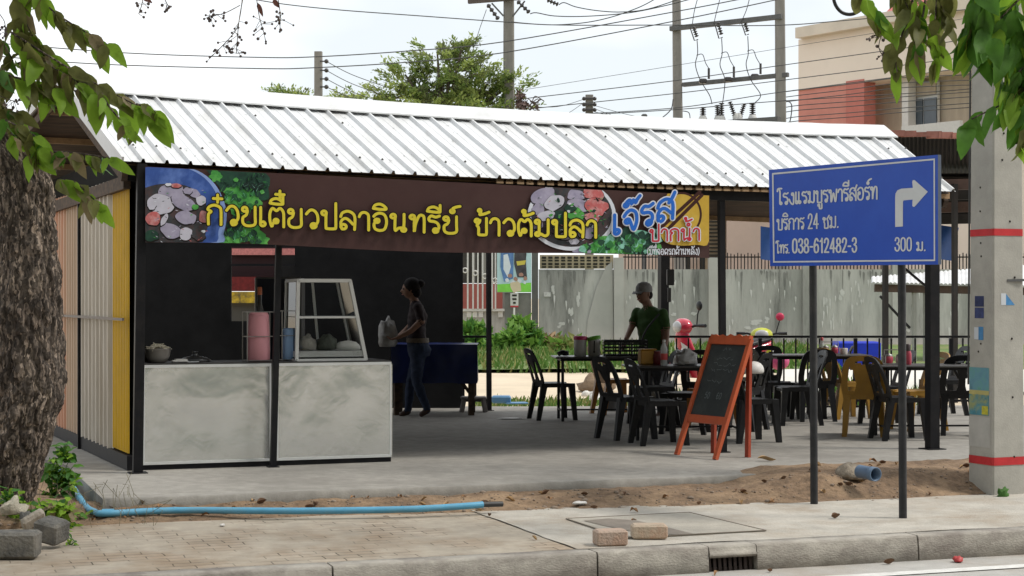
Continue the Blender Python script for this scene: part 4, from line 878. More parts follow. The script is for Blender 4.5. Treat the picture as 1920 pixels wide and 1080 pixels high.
for key, px, py, deg, lab in (('a', 1132, 787, 4, "black topped table holding two white tubs and a black crate"), ('c', 1282, 822, 4, "black topped table with clear bottle and grey plastic bag, left of the chalkboard"),
                             ('d', 1532, 781, 2, "black topped table behind the left sign post"), ('e', 1745, 820, 2, "black topped table behind the right sign post and the thick post")):
    p = G(px, py, SLAB)
    if first: tb.location = p; tb.rotation_euler = (0, 0, R(deg)); tb["label"] = lab; first = False; TBL[key] = tb
    else: TBL[key] = copy_thing(tb, p, R(deg), lab, "folding tables with thin black tops")
def TT(key, px, dy=0.0):
    o = TBL[key]; Y = o.location.y + dy; return V(((px - CX) / FPX * Y, Y, SLAB + .7515))
def tub(px, lid, lab, tilt):
    c = TT('a', px); g = thing("storage_tub", c, lab, "tub", "white lidded tubs on the table"); k = c.y / FPX
    MB().lathe([(.066, 0), (.072, .01), (.076, .19), (.074, .195)], c, 22).build("tub_body", mat("tub_white", (.55, .53, .50), .45, var=.06), g)
    MB().lathe([(.081, 0), (.082, .035), (.07, .045), (.0, .047)], c + V((0, 0, .19)), 22, axis=V((tilt, 0, 1))).build("lid", lid, g); return g
tub(1088, plain("pink_lid", (.56, .05, .16), .4), "white tub with bright pink lid on the table", .03); tub(1114, plain("green_lid", (.16, .45, .04), .4), "white tub with green lid on the table", -.18)
b = MB(); c = TT('a', 1114, -.09); b.tube([c + V((0, 0, .06)), c + V((.004, 0, .18))], .006, 6); b.ball(c + V((0, 0, .05)), (.01, .01, .014)); tag(b.build("serving_spoon", black_pl), "dark spoon handle leaning on the green lidded tub", "spoon")
# crate
c = TT('a', 1172); cr_ = thing("plastic_crate", c, "black slatted plastic crate on the table with the tubs", "crate"); b = MB(); W, D, H = .50, .34, .185
for zz in (.012, .06, .10, .14, H - .012):
    h = .03 if zz > .16 else .016
    for s in (-1, 1): b.box(c + V((0, s * D / 2, zz)), (W + .012, .012, h)); b.box(c + V((s * W / 2, 0, zz)), (.012, D - .014, h))
for i in range(9):
    for s in (-1, 1): b.box(c + V((-W / 2 + W * i / 8, s * (D / 2 - .002), H / 2)), (.012, .008, H - .012))
b.box(c + V((0, 0, .006)), (W - .02, D - .02, .01)); b.build("crate_body", black_pl, cr_)
for px in (1163, 1185): tag(MB().lathe([(.012, 0), (.014, .14), (.006, .17), (.006, .2)], TT('a', px, -.02) + V((0, 0, .014)), 10).build("small_bottle", plain("bottle_clear%d" % px, (.35, .34, .3), .2)), "small pale bottle standing in the black crate, %s one" % ("left" if px < 1170 else "right"), "bottle", "small bottles in the crate")
c = TT('a', 1055); b = MB(); b.tube([c + V((-.05, 0, .02)), c + V((0, .02, .05)), c + V((.06, 0, .03))], [.03, .022, .03], 10, caps=True); b.ball(c + V((.03, 0, .022)), (.05, .03, .02)); tag(b.build("crumpled_bag", black_pl), "small crumpled black bag at the left end of the tub table", "bag")
# things on the other tables
clear_pl = mat("clear_plastic", (.55, .56, .55), .15, var=.1, alpha=.55)
c = TT('c', 1245, -.1); g = thing("water_bottle", c, "clear drink bottle with a red label on the table left of the chalkboard", "bottle")
MB().lathe([(.033, 0), (.036, .02), (.034, .09), (.036, .13), (.034, .17), (.014, .225), (.013, .24)], c, 18).build("bottle_body", clear_pl, g); MB().lathe([(.0365, .055), (.0372, .12)], c, 18, caps=False).build("bottle_label", plain("label_red", (.5, .06, .06), .5), g); MB().lathe([(.016, .238), (.016, .258), (.012, .26)], c, 14).build("cap", white_pl, g)
c = TT('c', 1234, .06); tag(MB().lathe([(.05, 0), (.055, .01), (.055, .10), (.045, .12), (.046, .14)], c, 18).build("sauce_jar", plain("jar_red", (.16, .015, .02), .3)), "dark red sauce jar beside the clear bottle", "jar")
c = TT('c', 1213, .1); b = MB(); b.box((0, 0, .075), (.16, .13, .15), bev=.012); b.box((0, 0, .155), (.17, .14, .012), bev=.004); o = b.build("tissue_box", mat("amber_box", (.40, .20, .03), .5, var=.1)); o.location = c; o.rotation_euler = (0, 0, .2); tag(o, "amber plastic tissue box behind the clear bottle", "box")
lump("plastic_bag", "grey crumpled plastic bag lying on the table beside the chalkboard", "bag", TT('c', 1285), (.20, .12, .11), mat("bag_grey", (.33, .32, .31), .35, var=.3, scale=12, bump=.8, bscale=18), 12, amp=.45)
c = TT('d', 1541, .05); g = thing("water_bottle", c, "small red capped bottle on the table behind the left sign post", "bottle"); MB().lathe([(.026, 0), (.028, .02), (.028, .12), (.012, .16), (.012, .18)], c, 16).build("bottle_body", clear_pl, g); MB().lathe([(.02, .165), (.02, .2), (.012, .205)], c, 14).build("cap", plain("cap_red", (.35, .05, .05), .4), g)
def caddy(key, px, lab, cm):
    c = TT(key, px); g = thing("condiment_caddy", c, lab, "caddy", "condiment caddies on the tables"); b = MB()
    b.box(c + V((0, 0, .006)), (.22, .15, .012)); [b.bar(c + V((sx * .1, sy * .065, .01)), c + V((sx * .1, sy * .065, .09)), .008, .008) for sx in (-1, 1) for sy in (-1, 1)]
    b.bar(c + V((-.1, 0, .09)), c + V((-.1, 0, .15)), .008, .008); b.bar(c + V((.1, 0, .09)), c + V((.1, 0, .15)), .008, .008); b.bar(c + V((-.1, 0, .15)), c + V((.1, 0, .15)), .01, .01); b.build("rack", wire, g)
    for sx, mm in ((-.055, cm[0]), (.055, cm[1])):
        j = MB().lathe([(.036, .013), (.042, .03), (.042, .075), (.034, .085)], c + V((sx, -.02, 0)), 16).build("jar", mm, g); MB().lathe([(.037, .085), (.037, .1), (.008, .108), (.008, .118)], c + V((sx, -.02, 0)), 14).build("lid", wire, j)
jar_r = plain("condiment_red", (.42, .06, .09), .3); jar_b = plain("condiment_brown", (.16, .10, .07), .3); jar_p = plain("condiment_pale", (.42, .38, .35), .3)
caddy('d', 1556, "wire caddy of brown and red condiment jars on the table behind the left sign post", (jar_b, jar_r)); caddy('e', 1676, "wire caddy of pink condiment jars on the table behind the right sign post", (jar_r, jar_p))
c = TT('e', 1703); g = thing("sauce_bottle", c, "dark red topped sauce bottle right beside the right sign post", "bottle"); MB().lathe([(.03, 0), (.034, .02), (.034, .11), (.02, .15)], c, 16).build("bottle_body", jar_r, g); MB().lathe([(.026, .14), (.028, .2), (.02, .21)], c, 14).build("cap", plain("cap_dark", (.07, .05, .05), .4), g)
c = TT('d', 1582); tag(MB().lathe([(.045, 0), (.05, .07), (.045, .075)], c, 16).build("tumbler", jar_p), "pale cup at the right end of the table behind the left sign post", "cup")
lump("white_helmet", "white helmet lying between the chairs right of the chalkboard", "helmet", G(1414, 700, .98) , (.10, .085, .085), white_pl, 21, amp=.02)

# ================================================================== CHALKBOARD
orange = mat("orange_wood", (.46, .085, .025), .55, var=.15, scale=9, dark=(.3, .06, .03), dscale=4, damt=.5, stretch=(1, 1, .4))
slate = mat("chalk_slate", (.022, .026, .026), .7, var=.2, scale=5, dark=(.06, .065, .06), dscale=3, damt=.5)
bl, br_ = G(1269, 853, SLAB), G(1341, 862, SLAB); lean = V((.36, .25, 1.095)); bd = thing("chalkboard_stand", bl, "orange framed A-board with a dark chalk slate on the shop floor", "chalkboard")
ux = (br_ - bl); uw = ux.length; ux.normalize(); lv = lean.normalized(); bn = ux.cross(lv).normalized()
if bn.y > 0: bn = -bn
Ll = lean.length
def BB(u, v, o=0.0): return bl + ux * (u * uw) + lv * (v * Ll) + bn * o
for u in (.0, 1.0): b = MB(); b.bar(BB(u, 0), BB(u, .97), .045, .035, up=bn); b.build("leg", orange, bd)
b = MB(); b.bar(BB(.045, .305, .001), BB(.955, .305, .001), .07, .03, up=bn); b.build("lower_rail", orange, bd)
b = MB(); top = [(0, .92), (0, 1.0), (.07, .995), (.13, 1.0), (.2, .985), (.3, 1.0), (.42, .985), (.5, 1.005), (.62, .99), (.72, 1.005), (.82, .985), (.9, 1.0), (.96, .99), (1, 1.0), (1, .92)]
b.prism([BB(u, v, -.019) for u, v in top], bn * .04); b.build("crest_rail", orange, bd)
b = MB(); b.prism([BB(.05, .335, -.008), BB(.95, .335, -.008), BB(.95, .93, -.008), BB(.05, .93, -.008)], bn * .012); b.build("slate", slate, bd)
class BoardPlane:
    def at(s, x, y, off): return BB(x, y, .006 + off)
b = MB(); chalk = plain("chalk", (.13, .15, .15), .9); rr = random.Random(4)
def scrawl(u0, u1, v, h, n):
    pts = []; out = []
    for i in range(n):
        pts.append((u0 + (u1 - u0) * i / n + rr.uniform(-.01, .01), v + rr.uniform(0, h)))
        if rr.random() < .22 and len(pts) > 3: out.append(catmull(pts, 4)); pts = []
    if len(pts) > 2: out.append(catmull(pts, 4))
    return out
def board_ribbon(strokes, w_):
    for s_ in strokes:
        vs_ = []
        for i, p in enumerate(s_):
            a, c = s_[max(0, i - 1)], s_[min(len(s_) - 1, i + 1)]; dx, dy = (c[0] - a[0]) * uw, (c[1] - a[1]) * Ll; l = math.hypot(dx, dy) or 1; nx_, ny_ = -dy / l * w_ / uw, dx / l * w_ / Ll
            vs_ += [BB(p[0] + nx_, p[1] + ny_, .0055 + i * .00003), BB(p[0] - nx_, p[1] - ny_, .0055 + i * .00003)]
        b.add(vs_, [(2 * i, 2 * i + 1, 2 * i + 3, 2 * i + 2) for i in range(len(s_) - 1)])
for u0, u1, v, h, n in ((.4, .62, .87, .03, 9), (.3, .75, .79, .03, 16), (.25, .85, .74, .03, 20), (.25, .8, .69, .03, 18), (.22, .68, .60, .03, 16)): board_ribbon(scrawl(u0, u1, v, h, n), .002)
def board_num(t, u0, v0, h):
    x = 0
    for ch in t:
        wd, stx = GL[ch]; board_ribbon([[(u0 + (x + px) * h * Ll / uw, v0 + py * h) for px, py in catmull(s_)] for s_ in stx], .0028); x += wd + .2
board_num("50", .28, .475, .042); board_num("60", .58, .475, .042); b.build("chalk_writing", chalk, bd)
for u in (.06, .94):
    hinge = BB(u, .93, -.03); back = BB(u, 0) - bn * 0 + V((-bn.x, -bn.y, 0)).normalized() * .40; back.z = SLAB
    b = MB(); b.bar(hinge, back, .05, .03, up=V((-bn.x, -bn.y, 0))); b.build("rear_leg", mat("red_wood%d" % int(u * 100), (.33, .05, .02), .6, var=.15), bd)

# ================================================================== BACK OF THE SHOP
a0, a1 = P(733, 646, 21.4), P(893, 646, 21.6); c = (a0 + a1) / 2
bt = thing("covered_table", V((c.x, 21.8, SLAB)), "wooden trestle table draped with a dark blue plastic sheet", "table"); zt = a0.z; wd = (a1 - a0).length
b = MB()
b.grid(lambda u, v: V((a0.x + wd * u, 21.4 + .02 * mnoise.noise((u * 6, v * 2, 0)) - .02 * v, zt - .47 * v * (1 + .04 * mnoise.noise((u * 4, 0, 2))))), 30, 8); b.grid(lambda u, v: V((a0.x + wd * u, 21.4 + .8 * v, zt + .004 * mnoise.noise((u * 9, v * 5, 0)))), 20, 6)
b.grid(lambda u, v: V((a1.x + .015 * v, 21.4 + .8 * u, zt - .47 * v)), 8, 6); b.grid(lambda u, v: V((a0.x - .015 * v, 21.4 + .8 * u, zt - .47 * v)), 8, 6)
b.build("plastic_sheet", mat("blue_sheet", (.008, .018, .10), .35, var=.2, scale=5), bt)
for x in (a0.x + .06, a1.x - .06):
    for y in (21.5, 22.1): b = MB(); b.bar((x, y, SLAB), (x, y, zt - .02), .06, .06); b.build("leg", plank_brown, bt)
b = MB(); b.bar((a1.x - .3, 21.5, zt - .3), (a1.x - .06, 21.5, SLAB + .25), .03, .04); b.build("brace", plank_brown, bt)
# low grey stool
p = G(888, 772, SLAB); stl_ = thing("low_stool", p, "low grey plastic step stool beside the thin rear post", "stool"); grey_pl = mat("grey_plastic", (.22, .20, .19), .55, var=.1)
b = MB(); b.box(p + V((0, 0, .175)), (.33, .24, .035), .05, bev=.015); b.build("seat", grey_pl, stl_)
for sx in (-1, 1):
    for sy in (-1, 1): b = MB(); b.bar(p + V((sx * .12, sy * .08, .16)), p + V((sx * .15, sy * .1, 0)), .07, .04); b.build("leg", grey_pl, stl_)
p = G(940, 757, SLAB) ; b = MB(); b.box((0, 0, .06), (.26, .2, .10), bev=.02); b.box((.2, -.03, .012), (.3, .2, .02), .2, bev=.006); o = b.build("dustpan", mat("light_blue_plastic", (.10, .24, .42), .5, var=.12)); o.location = p; tag(o, "pale blue plastic dustpan lying by the rear post", "dustpan")
lump("paper_litter", "flattened white plastic wrapper on the shop floor", "litter", G(960, 786, SLAB), (.15, .06, .012), white_pl, 31, amp=.5)
# railing
rail = thing("railing", P(1400, 760, 23.1), "long black steel railing with upright bars along the back of the shop", "railing"); rz = 1.185
def rail_run(px0, px1, Y0, Y1):
    a, c = P(px0, 600, Y0), P(px1, 600, Y1); a.z = c.z = rz; b = MB(); b.bar(a, c, .035, .03); lo = V((0, 0, rz - SLAB - .09)); b.bar(a - lo, c - lo, .03, .03); b.build("rails", black_steel, rail)
    n = int((c - a).length / .152); b = MB()
    for i in range(n + 1): q = a + (c - a) * (i / n); w_ = .045 if i % 8 == 0 else .02; b.bar(V((q.x, q.y, SLAB if i % 8 == 0 else SLAB + .09)), V((q.x, q.y, rz - .02)), w_, w_, up=V((1, 0, 0)))
    b.build("upright_bars", black_steel, rail)
rail_run(868, 916, 23.0, 23.0); rail_run(1246, 1850, 23.0, 23.0)
b = MB(); b.box(P(1257, 520, 20.9), (.085, .1, .19), bev=.008); b.build("meter_box", plain("meter_grey", (.06, .06, .065), .5), shed); b = MB(); b.box(P(1255, 553, 20.9), (.04, .06, .17), bev=.006); b.build("switch_box", plain("switch_grey", (.12, .12, .125), .5), shed)
# ================================================================== BACKGROUND
grime = mat("grimy_wall", (.46, .45, .425), .9, var=.34, scale=1.5, bump=.2, bscale=8, dark=(.13, .128, .12), dscale=.75, damt=.85, stretch=(2.2, 2.2, .38))
new_conc = mat("new_concrete", (.44, .425, .40), .9, var=.1, scale=1)
pale_patch = mat("peeled_paint", (.55, .54, .52), .9, var=.15, scale=3)
breeze = mat("breeze_block", (.42, .35, .24), .9, var=.15, scale=3); hole = plain("hole_dark", (.03, .028, .022), .9)
YW = 56.0
def rect(mb, px0, px1, py0, py1, Y, th=.12, m=0, z0=None):
    p0, p1 = P(px0, py1, Y), P(px1, py0, Y); zb = p0.z if z0 is None else z0
    mb.box(((p0.x + p1.x) / 2, Y, (zb + p1.z) / 2), (abs(p1.x - p0.x), th, p1.z - zb), 0, m)
yw = thing("boundary_wall", P(1400, 650, YW), "long grimy grey concrete boundary wall behind the shop yard", "wall")
for a, c in ((1010, 1152), (1168, 1328), (1346, 1504), (1522, 1672), (1690, 1840), (1858, 2100)):
    b = MB(); rect(b, a, c, 505, 0, YW, .12, 0, .05); o = b.build("wall_panel", grime, yw)
for px in (1160, 1337, 1513, 1681, 1849):
    b = MB(); rect(b, px - 9, px + 9, 483, 0, YW - .06, .3, 0, .05); b.build("pillar", new_conc if px < 1400 else grime, yw)
b = MB(); rect(b, 1012, 1150, 478, 504, YW, .14, 0); b.build("breeze_blocks", breeze, yw)
b = MB()
for r_ in range(2):
    for i in range(11): rect(b, 1016 + i * 12, 1024 + i * 12, 481 + r_ * 12, 485 + r_ * 12, YW - .08, .02); rect(b, 1016 + i * 12, 1024 + i * 12, 487 + r_ * 12, 490 + r_ * 12, YW - .08, .02)
b.build("block_holes", hole, yw)
b = MB(); q = [P(1148, 490, YW - .075), P(1150, 640, YW - .075), P(1098, 648, YW - .075), P(1102, 600, YW - .075), P(1118, 540, YW - .075), P(1136, 500, YW - .075)]; b.prism(q, (0, -.02, 0)); b.build("render_patch", new_conc, yw)
b = MB(); rr = random.Random(11)
for px, py, rx, ry in ((1418, 606, 14, 6), (1402, 616, 8, 4), (1440, 600, 6, 5), (1300, 590, 5, 5), (1265, 588, 5, 4), (1545, 560, 4, 14), (1578, 552, 5, 10), (1600, 590, 3, 16), (1562, 600, 3, 14), (1070, 585, 5, 12), (1050, 610, 8, 5), (1085, 560, 4, 12), (1610, 545, 3, 12), (1035, 540, 4, 10), (1700, 620, 6, 4), (1660, 560, 3, 20)):
    for k in range(3): b.add([P(x, y, YW - .068 - rr.random() * .004) for x, y in blob(px + rr.uniform(-rx, rx) * .7, py + rr.uniform(-ry, ry) * .7, rx * .6, ry * .6, 9, .4, 0, px + k)], [tuple(range(9))])
b.build("peeled_patches", pale_patch, yw)
b = MB(); b2 = MB()
def drip(mb, x, y, w_, h, off):
    mb.add([P(q[0], q[1], YW - off - rr.random() * .004) for q in [(x - w_, y), (x - w_ * .3, y - 2), (x + w_, y + 1), (x + w_ * .8, y + h * .4), (x + w_ * .35, y + h * .7), (x + w_ * .1, y + h), (x - w_ * .3, y + h * .6), (x - w_ * .7, y + h * .45)]], [tuple(range(8))])
for i in range(150):
    x = rr.uniform(1014, 1830)
    if min(abs(x - q) for q in (1160, 1337, 1513, 1681)) < 14 or 1096 < x < 1152: continue
    if rr.random() < .5: drip(b, x, rr.uniform(506, 512), rr.uniform(.6, 2.6), rr.uniform(8, 80) * rr.uniform(.3, 1), .0655)
    else: drip(b2, x, rr.uniform(525, 620), rr.uniform(.8, 2.4), rr.uniform(6, 26), .0725)
b.build("dark_streaks", mat("wall_streak", (.21, .206, .195), .9, var=.3, scale=3), yw); b2.build("pale_streaks", mat("wall_pale_streak", (.60, .59, .57), .9, var=.2, scale=3), yw)
b = MB()
for i in range(150):
    px = 1172 + i * 6.4
    if abs(px - 1337) < 14 or abs(px - 1513) < 12: continue
    a, c = P(px, 506, YW), P(px, 474 + (i % 3) * 1.5, YW); b.bar(a, c, .03, .03, up=(0, 1, 0))
b.bar(P(1168, 482, YW), P(2100, 482, YW), .03, .04); b.build("top_spikes", black_steel, yw)
b = MB(); q = P(1026, 552, YW - .08); b.box(q, (.22, .02, .14)); tag(b.build("paper_notice", mat("paper_old", (.6, .59, .57), .8, var=.3, scale=12)), "small torn white notice on the grimy wall", "notice")
# gate with white bars, red hut behind it, low wall
lw_ = thing("low_wall", P(900, 650, 57.5), "low grey wall with a white capping left of the poster", "wall")
b = MB(); rect(b, 700, 952, 583, 0, 57.5, .15, 0, .05); b.build("wall_body", grime, lw_); b = MB(); rect(b, 700, 952, 579, 583.5, 57.45, .28); b.build("capping", white_pl, lw_)
b = MB(); [rect(b, x, x + 9, 584, 595, 57.38, .03) for x in (875, 886, 897, 934)]; b.build("white_tiles", white_pl, lw_)
hut = thing("red_hut", P(900, 650, 62), "dull red panelled hut behind the barred fence", "hut"); b = MB(); rect(b, 690, 948, 532, 0, 62, .3, 0, .1); b.build("lower_panel", mat("hut_red", (.30, .085, .07), .7, var=.15, scale=1.2), hut); b = MB(); rect(b, 690, 948, 400, 531, 62.2, .3); b.build("upper_panel", mat("hut_dark", (.055, .052, .045), .8, var=.4, scale=.8), hut)
b = MB(); rect(b, 903, 915, 470, 531, 61.9, .1); rect(b, 885, 891, 440, 531, 61.9, .1); b.build("door_frame", plain("hut_grey", (.22, .22, .20), .7), hut)
gt = thing("barred_fence", P(900, 650, 57.3), "fence of slim white upright bars joined by rings", "fence"); b = MB()
for px in (877, 887, 896, 905, 914, 923, 929): b.bar(P(px, 579, 57.3), P(px, 440, 57.3), .05, .05, up=(0, 1, 0))
b.build("bars", white_pl, gt); b = MB()
for i, (px, py) in enumerate(((872, 507), (891, 512), (909, 518), (928, 526))):
    c = P(px, py, 57.2); pts = [c + V((.075 * math.cos(t * .5236), 0, .075 * math.sin(t * .5236))) for t in range(13)]; b.tube(pts, .022, 6, caps=False)
b.build("rings", white_pl, gt)
hd = thing("poster_board", P(965, 600, 55), "campaign poster with figures and a bright green foot, on a grey stand", "poster")
b = MB(); rect(b, 932, 996.5, 430, 548, 55, .05); b.build("poster_sheet", mat("poster_pale", (.48, .66, .70), .6, var=.08, scale=2), hd)
b = MB()
def pr(poly, m, k): b.add([P(x, y, 54.965 - k * .002) for x, y in poly], [tuple(range(len(poly)))], m)
pr([(932.5, 533), (996, 530), (996, 547.5), (932.5, 547.5)], 0, 1); pr([(940, 432), (962, 432), (963, 480), (962, 522), (945, 528), (938, 500)], 1, 1.2); pr([(944, 478), (952, 476), (958, 500), (952, 520), (944, 505)], 4, 1.5); pr([(966, 432), (990, 432), (986, 490), (988, 520), (970, 520), (964, 495)], 2, 1.4); pr([(968, 490), (986, 488), (984, 496), (970, 498)], 3, 1.8)
for k, (x, y, r, m) in enumerate(((956, 517, 4, 5), (967, 523, 4, 5), (977, 515, 4, 5), (985, 522, 4, 5), (951, 526, 4, 4), (962, 530, 4, 4), (974, 527, 4, 4), (984, 530, 3, 4), (967, 538, 11, 6))): pr(blob(x, y, r, r, 10, .2, 0, k), m, 2 + k * .15)
b.build("poster_print", [mat("poster_green", (.22, .62, .08), .6, var=.12, scale=6), mat("poster_blue", (.10, .20, .42), .6, var=.4, scale=5), mat("poster_black", (.06, .055, .06), .6, var=.5, scale=6), plain("poster_yellow", (.6, .5, .08), .6), plain("poster_white", (.66, .7, .76), .6), plain("poster_skin", (.40, .22, .17), .6), plain("poster_cream", (.62, .52, .36), .6)], hd)
b = MB(); rect(b, 946, 996, 549, 0, 55.1, .06, 0, .1); b.build("stand_panel", mat("stand_grey", (.20, .19, .175), .8, var=.25, scale=1.5), hd)
b = MB(); rect(b, 997, 1009, 470, 0, 55.2, .3, 0, .05); tag(b.build("gate_pillar", mat("pillar_dark", (.11, .105, .10), .85, var=.25, scale=1.2)), "dark concrete gate pillar at the left end of the grimy wall", "pillar")
nb = thing("notice_board", P(964, 590, 54.9), "small white notice with a red foot pinned below the poster", "notice"); b = MB(); rect(b, 957, 972, 549.5, 573, 54.9, .03); b.build("notice_sheet", white_pl, nb); b = MB(); rect(b, 957, 972, 573, 576, 54.9, .03); b.build("red_strip", plain("notice_red", (.5, .05, .06), .6), nb)
b = MB(); [rect(b, 960 + j, 969 - j, 552 + k * 7, 555.5 + k * 7, 54.88, .01) for k, j in ((0, 0), (1, .5), (2, 2))]; b.build("notice_print", hole, nb); b = MB(); b.bar(P(964, 577, 54.9), P(964, 600, 54.9), .05, .05); b.build("stake", white_pl, nb)

# pink house behind the wall, seen under the eave
pk = thing("pink_house", P(1400, 560, 64), "pale pink house with slatted vents behind the boundary wall", "house"); pinkm = mat("pale_pink_wall", (.58, .46, .39), .85, var=.08, scale=.8)
b = MB(); rect(b, 1160, 1322, 470, 0, 64.5, .3, 0, .1); rect(b, 1362, 1800, 392, 0, 64, .3, 0, .1); b.build("wall", pinkm, pk)
b = MB(); rect(b, 1322, 1362, 395, 0, 64.2, .2, 0, .1); b.build("vent_panel", mat("vent_tan", (.36, .28, .19), .85, var=.3, scale=2), pk)
b = MB(); [rect(b, 1324, 1360, 400 + i * 7, 403 + i * 7, 64.05, .05) for i in range(12)]; b.build("vent_slots", hole, pk)
b = MB(); [rect(b, x, x + w_, 478, 505, 63.9, .1) for x, w_ in ((1408, 7), (1235, 8), (1282, 12), (1312, 10), (1414, 10), (1205, 6))]; b.build("dark_openings", hole, pk); b = MB(); rect(b, 1443, 1480, 482, 506, 63.9, .1); rect(b, 1690, 1740, 482, 512, 63.9, .1); b.build("red_panel", mat("house_red", (.42, .14, .12), .7), pk)
# apartment building
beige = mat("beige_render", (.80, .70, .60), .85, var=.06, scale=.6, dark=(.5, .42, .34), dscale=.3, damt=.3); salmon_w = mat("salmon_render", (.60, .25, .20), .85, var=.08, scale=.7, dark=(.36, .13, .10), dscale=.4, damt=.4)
BX = Plane(P(1493, 556, 67.5), P(1850, 556, 60) - P(1493, 556, 67.5)); ap = thing("apartment_building", BX.at(1600, 640), "beige and salmon apartment building with a deep cornice at the right", "building")
def bquad(nm, x0, x1, z0, z1, m, off=0.0, th=.25):
    a, c = BX.at(x0, 556, off), BX.at(x1, 556, off); b = MB(); b.prism([V((a.x, a.y, z0)), V((c.x, c.y, z0)), V((c.x, c.y, z1)), V((a.x, a.y, z1))], -BX.n * th); return b.build(nm, m, ap)
bquad("parapet", 1497, 1990, 9.72, 11.55, beige, 0, .6); bquad("cornice", 1491, 1990, 11.55, 11.95, mat("cornice_cream", (.62, .55, .46), .85, var=.1, scale=1), .35, 1.0)
bquad("salmon_wall", 1497, 1613, .1, 9.72, salmon_w, -.05, .5); bquad("salmon_pier", 1586, 1620, .1, 9.70, mat("salmon_pier", (.50, .17, .135), .85, var=.08), .02, .6)
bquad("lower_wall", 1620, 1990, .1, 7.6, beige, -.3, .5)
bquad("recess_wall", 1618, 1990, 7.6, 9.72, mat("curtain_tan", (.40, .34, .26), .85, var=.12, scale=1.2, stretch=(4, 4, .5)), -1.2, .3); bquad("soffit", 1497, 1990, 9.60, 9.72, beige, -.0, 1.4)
bquad("column", 1691, 1703, 7.6, 9.72, white_pl, -.5, .4)
f_ = bquad("window", 1704, 1758, 7.75, 9.45, alu_w, -1.0, .12); a, c = None, None
for nm, x0, x1, z0, z1, m in (("pane", 1708, 1729, 7.9, 8.85, plain("pane_dark", (.09, .11, .13), .15)), ("pane", 1732, 1755, 7.9, 8.85, MATS["pane_dark"]), ("pane", 1709, 1754, 8.95, 9.4, MATS["curtain_tan"])):
    o = bquad(nm, x0, x1, z0, z1, m, -.93, .05); o.parent = f_
bquad("balcony_rail", 1690, 1800, 7.35, 7.75, white_pl, .5, .15); bquad("balcony_grille", 1720, 1760, 6.6, 7.4, plain("grille_grey", (.12, .12, .125), .6), .55, .1)
b = MB(); a, c = BX.at(1630, 556, -2), BX.at(1990, 556, -2); p1, p2 = V((a.x, a.y, 11.9)), V((c.x, c.y, 11.9)); q1, q2 = BX.at(1712, 556, -5), BX.at(1990, 556, -5); q1 = V((q1.x, q1.y, 14.0)); q2 = V((q2.x, q2.y, 14.0)); b.add([p1, p2, q2, q1], [(0, 1, 2, 3)]); r1 = p1 - BX.n * 6; b.add([p1, q1, r1], [(0, 1, 2)]); b.build("roof", mat("red_roof", (.50, .13, .12), .6, var=.12, scale=1.5), ap)
# neighbour's dark rusty awning
rust = mat("rusty_sheet", (.012, .011, .010), .75, var=.5, scale=2.5, dark=(.035, .024, .02), dscale=1.6, damt=.6); rust2 = mat("rust_edge", (.08, .05, .04), .8, var=.4, scale=4)
aw = thing("rusty_awning", P(1740, 500, 28), "dark rusty corrugated awning of the neighbouring stall", "awning"); e0, e1, e2, e3 = P(1560, 345, 31), P(1900, 352, 31), P(1900, 262, 26), P(1560, 246, 26)
b = MB(); n = 44; b.grid(lambda u, v: (e0 + (e1 - e0) * u) + ((e3 + (e2 - e3) * u) - (e0 + (e1 - e0) * u)) * v + V((0, 0, .035 * math.sin(u * n * 6.283))), n * 4, 4); b.build("awning_sheet", rust, aw)
b = MB()
for i in range(10): x = 1664 + i * 22 + rnd(-5, 5); q = P(x, 252 + (x - 1664) * .04 , 25.9); b.box(q + V((0, 0, .02)), (.22, .1, .06 + rnd(0, .05)), rnd(-.2, .2))
b.build("ridge_tiles", mat("tile_pink", (.30, .13, .10), .8, var=.3), aw)
for i, (ya, yb, Y) in enumerate(((350, 344, 26.5), (372, 362, 27.2), (394, 386, 27.8), (416, 408, 28.4))): b = MB(); b.bar(P(1560, ya, Y), P(1900, yb, Y), .10, .16); b.build("rafter", rust if i % 2 else rust2, aw)
b = MB(); b.grid(lambda u, v: P(1560 + 340 * u, 325 + 93 * v - 10 * u * v, 28.9 + .05 * math.sin(v * 60)), 8, 40); b.build("back_boards", rust, aw)
for px in (1660, 1790): b = MB(); b.bar(P(px, 345, 26.4), V((P(px, 0, 26.4).x, 26.4, .1)), .07, .07); b.build("post", rust, aw)
b = MB(); b.bar(P(1690, 498, 30), P(1740, 540, 30), .04, .04); b.build("brace", black_steel, aw); b = MB(); b.bar(P(1650, 555, 38), P(1706, 615, 38), .05, .05); b.build("brace", black_steel, aw)
b = MB(); b.grid(lambda u, v: P(1426 + 372 * u - 14 * v * (u > .9), 424 + 62 * v + 3 * math.sin(u * 20), 29.6 + .1 * math.sin(u * 31 + v * 2)), 50, 6); tag(b.build("blue_tarpaulin", mat("tarp_blue", (.02, .075, .26), .5, var=.2, scale=2)), "blue tarpaulin hung under the rusty awning behind the road sign", "tarpaulin")
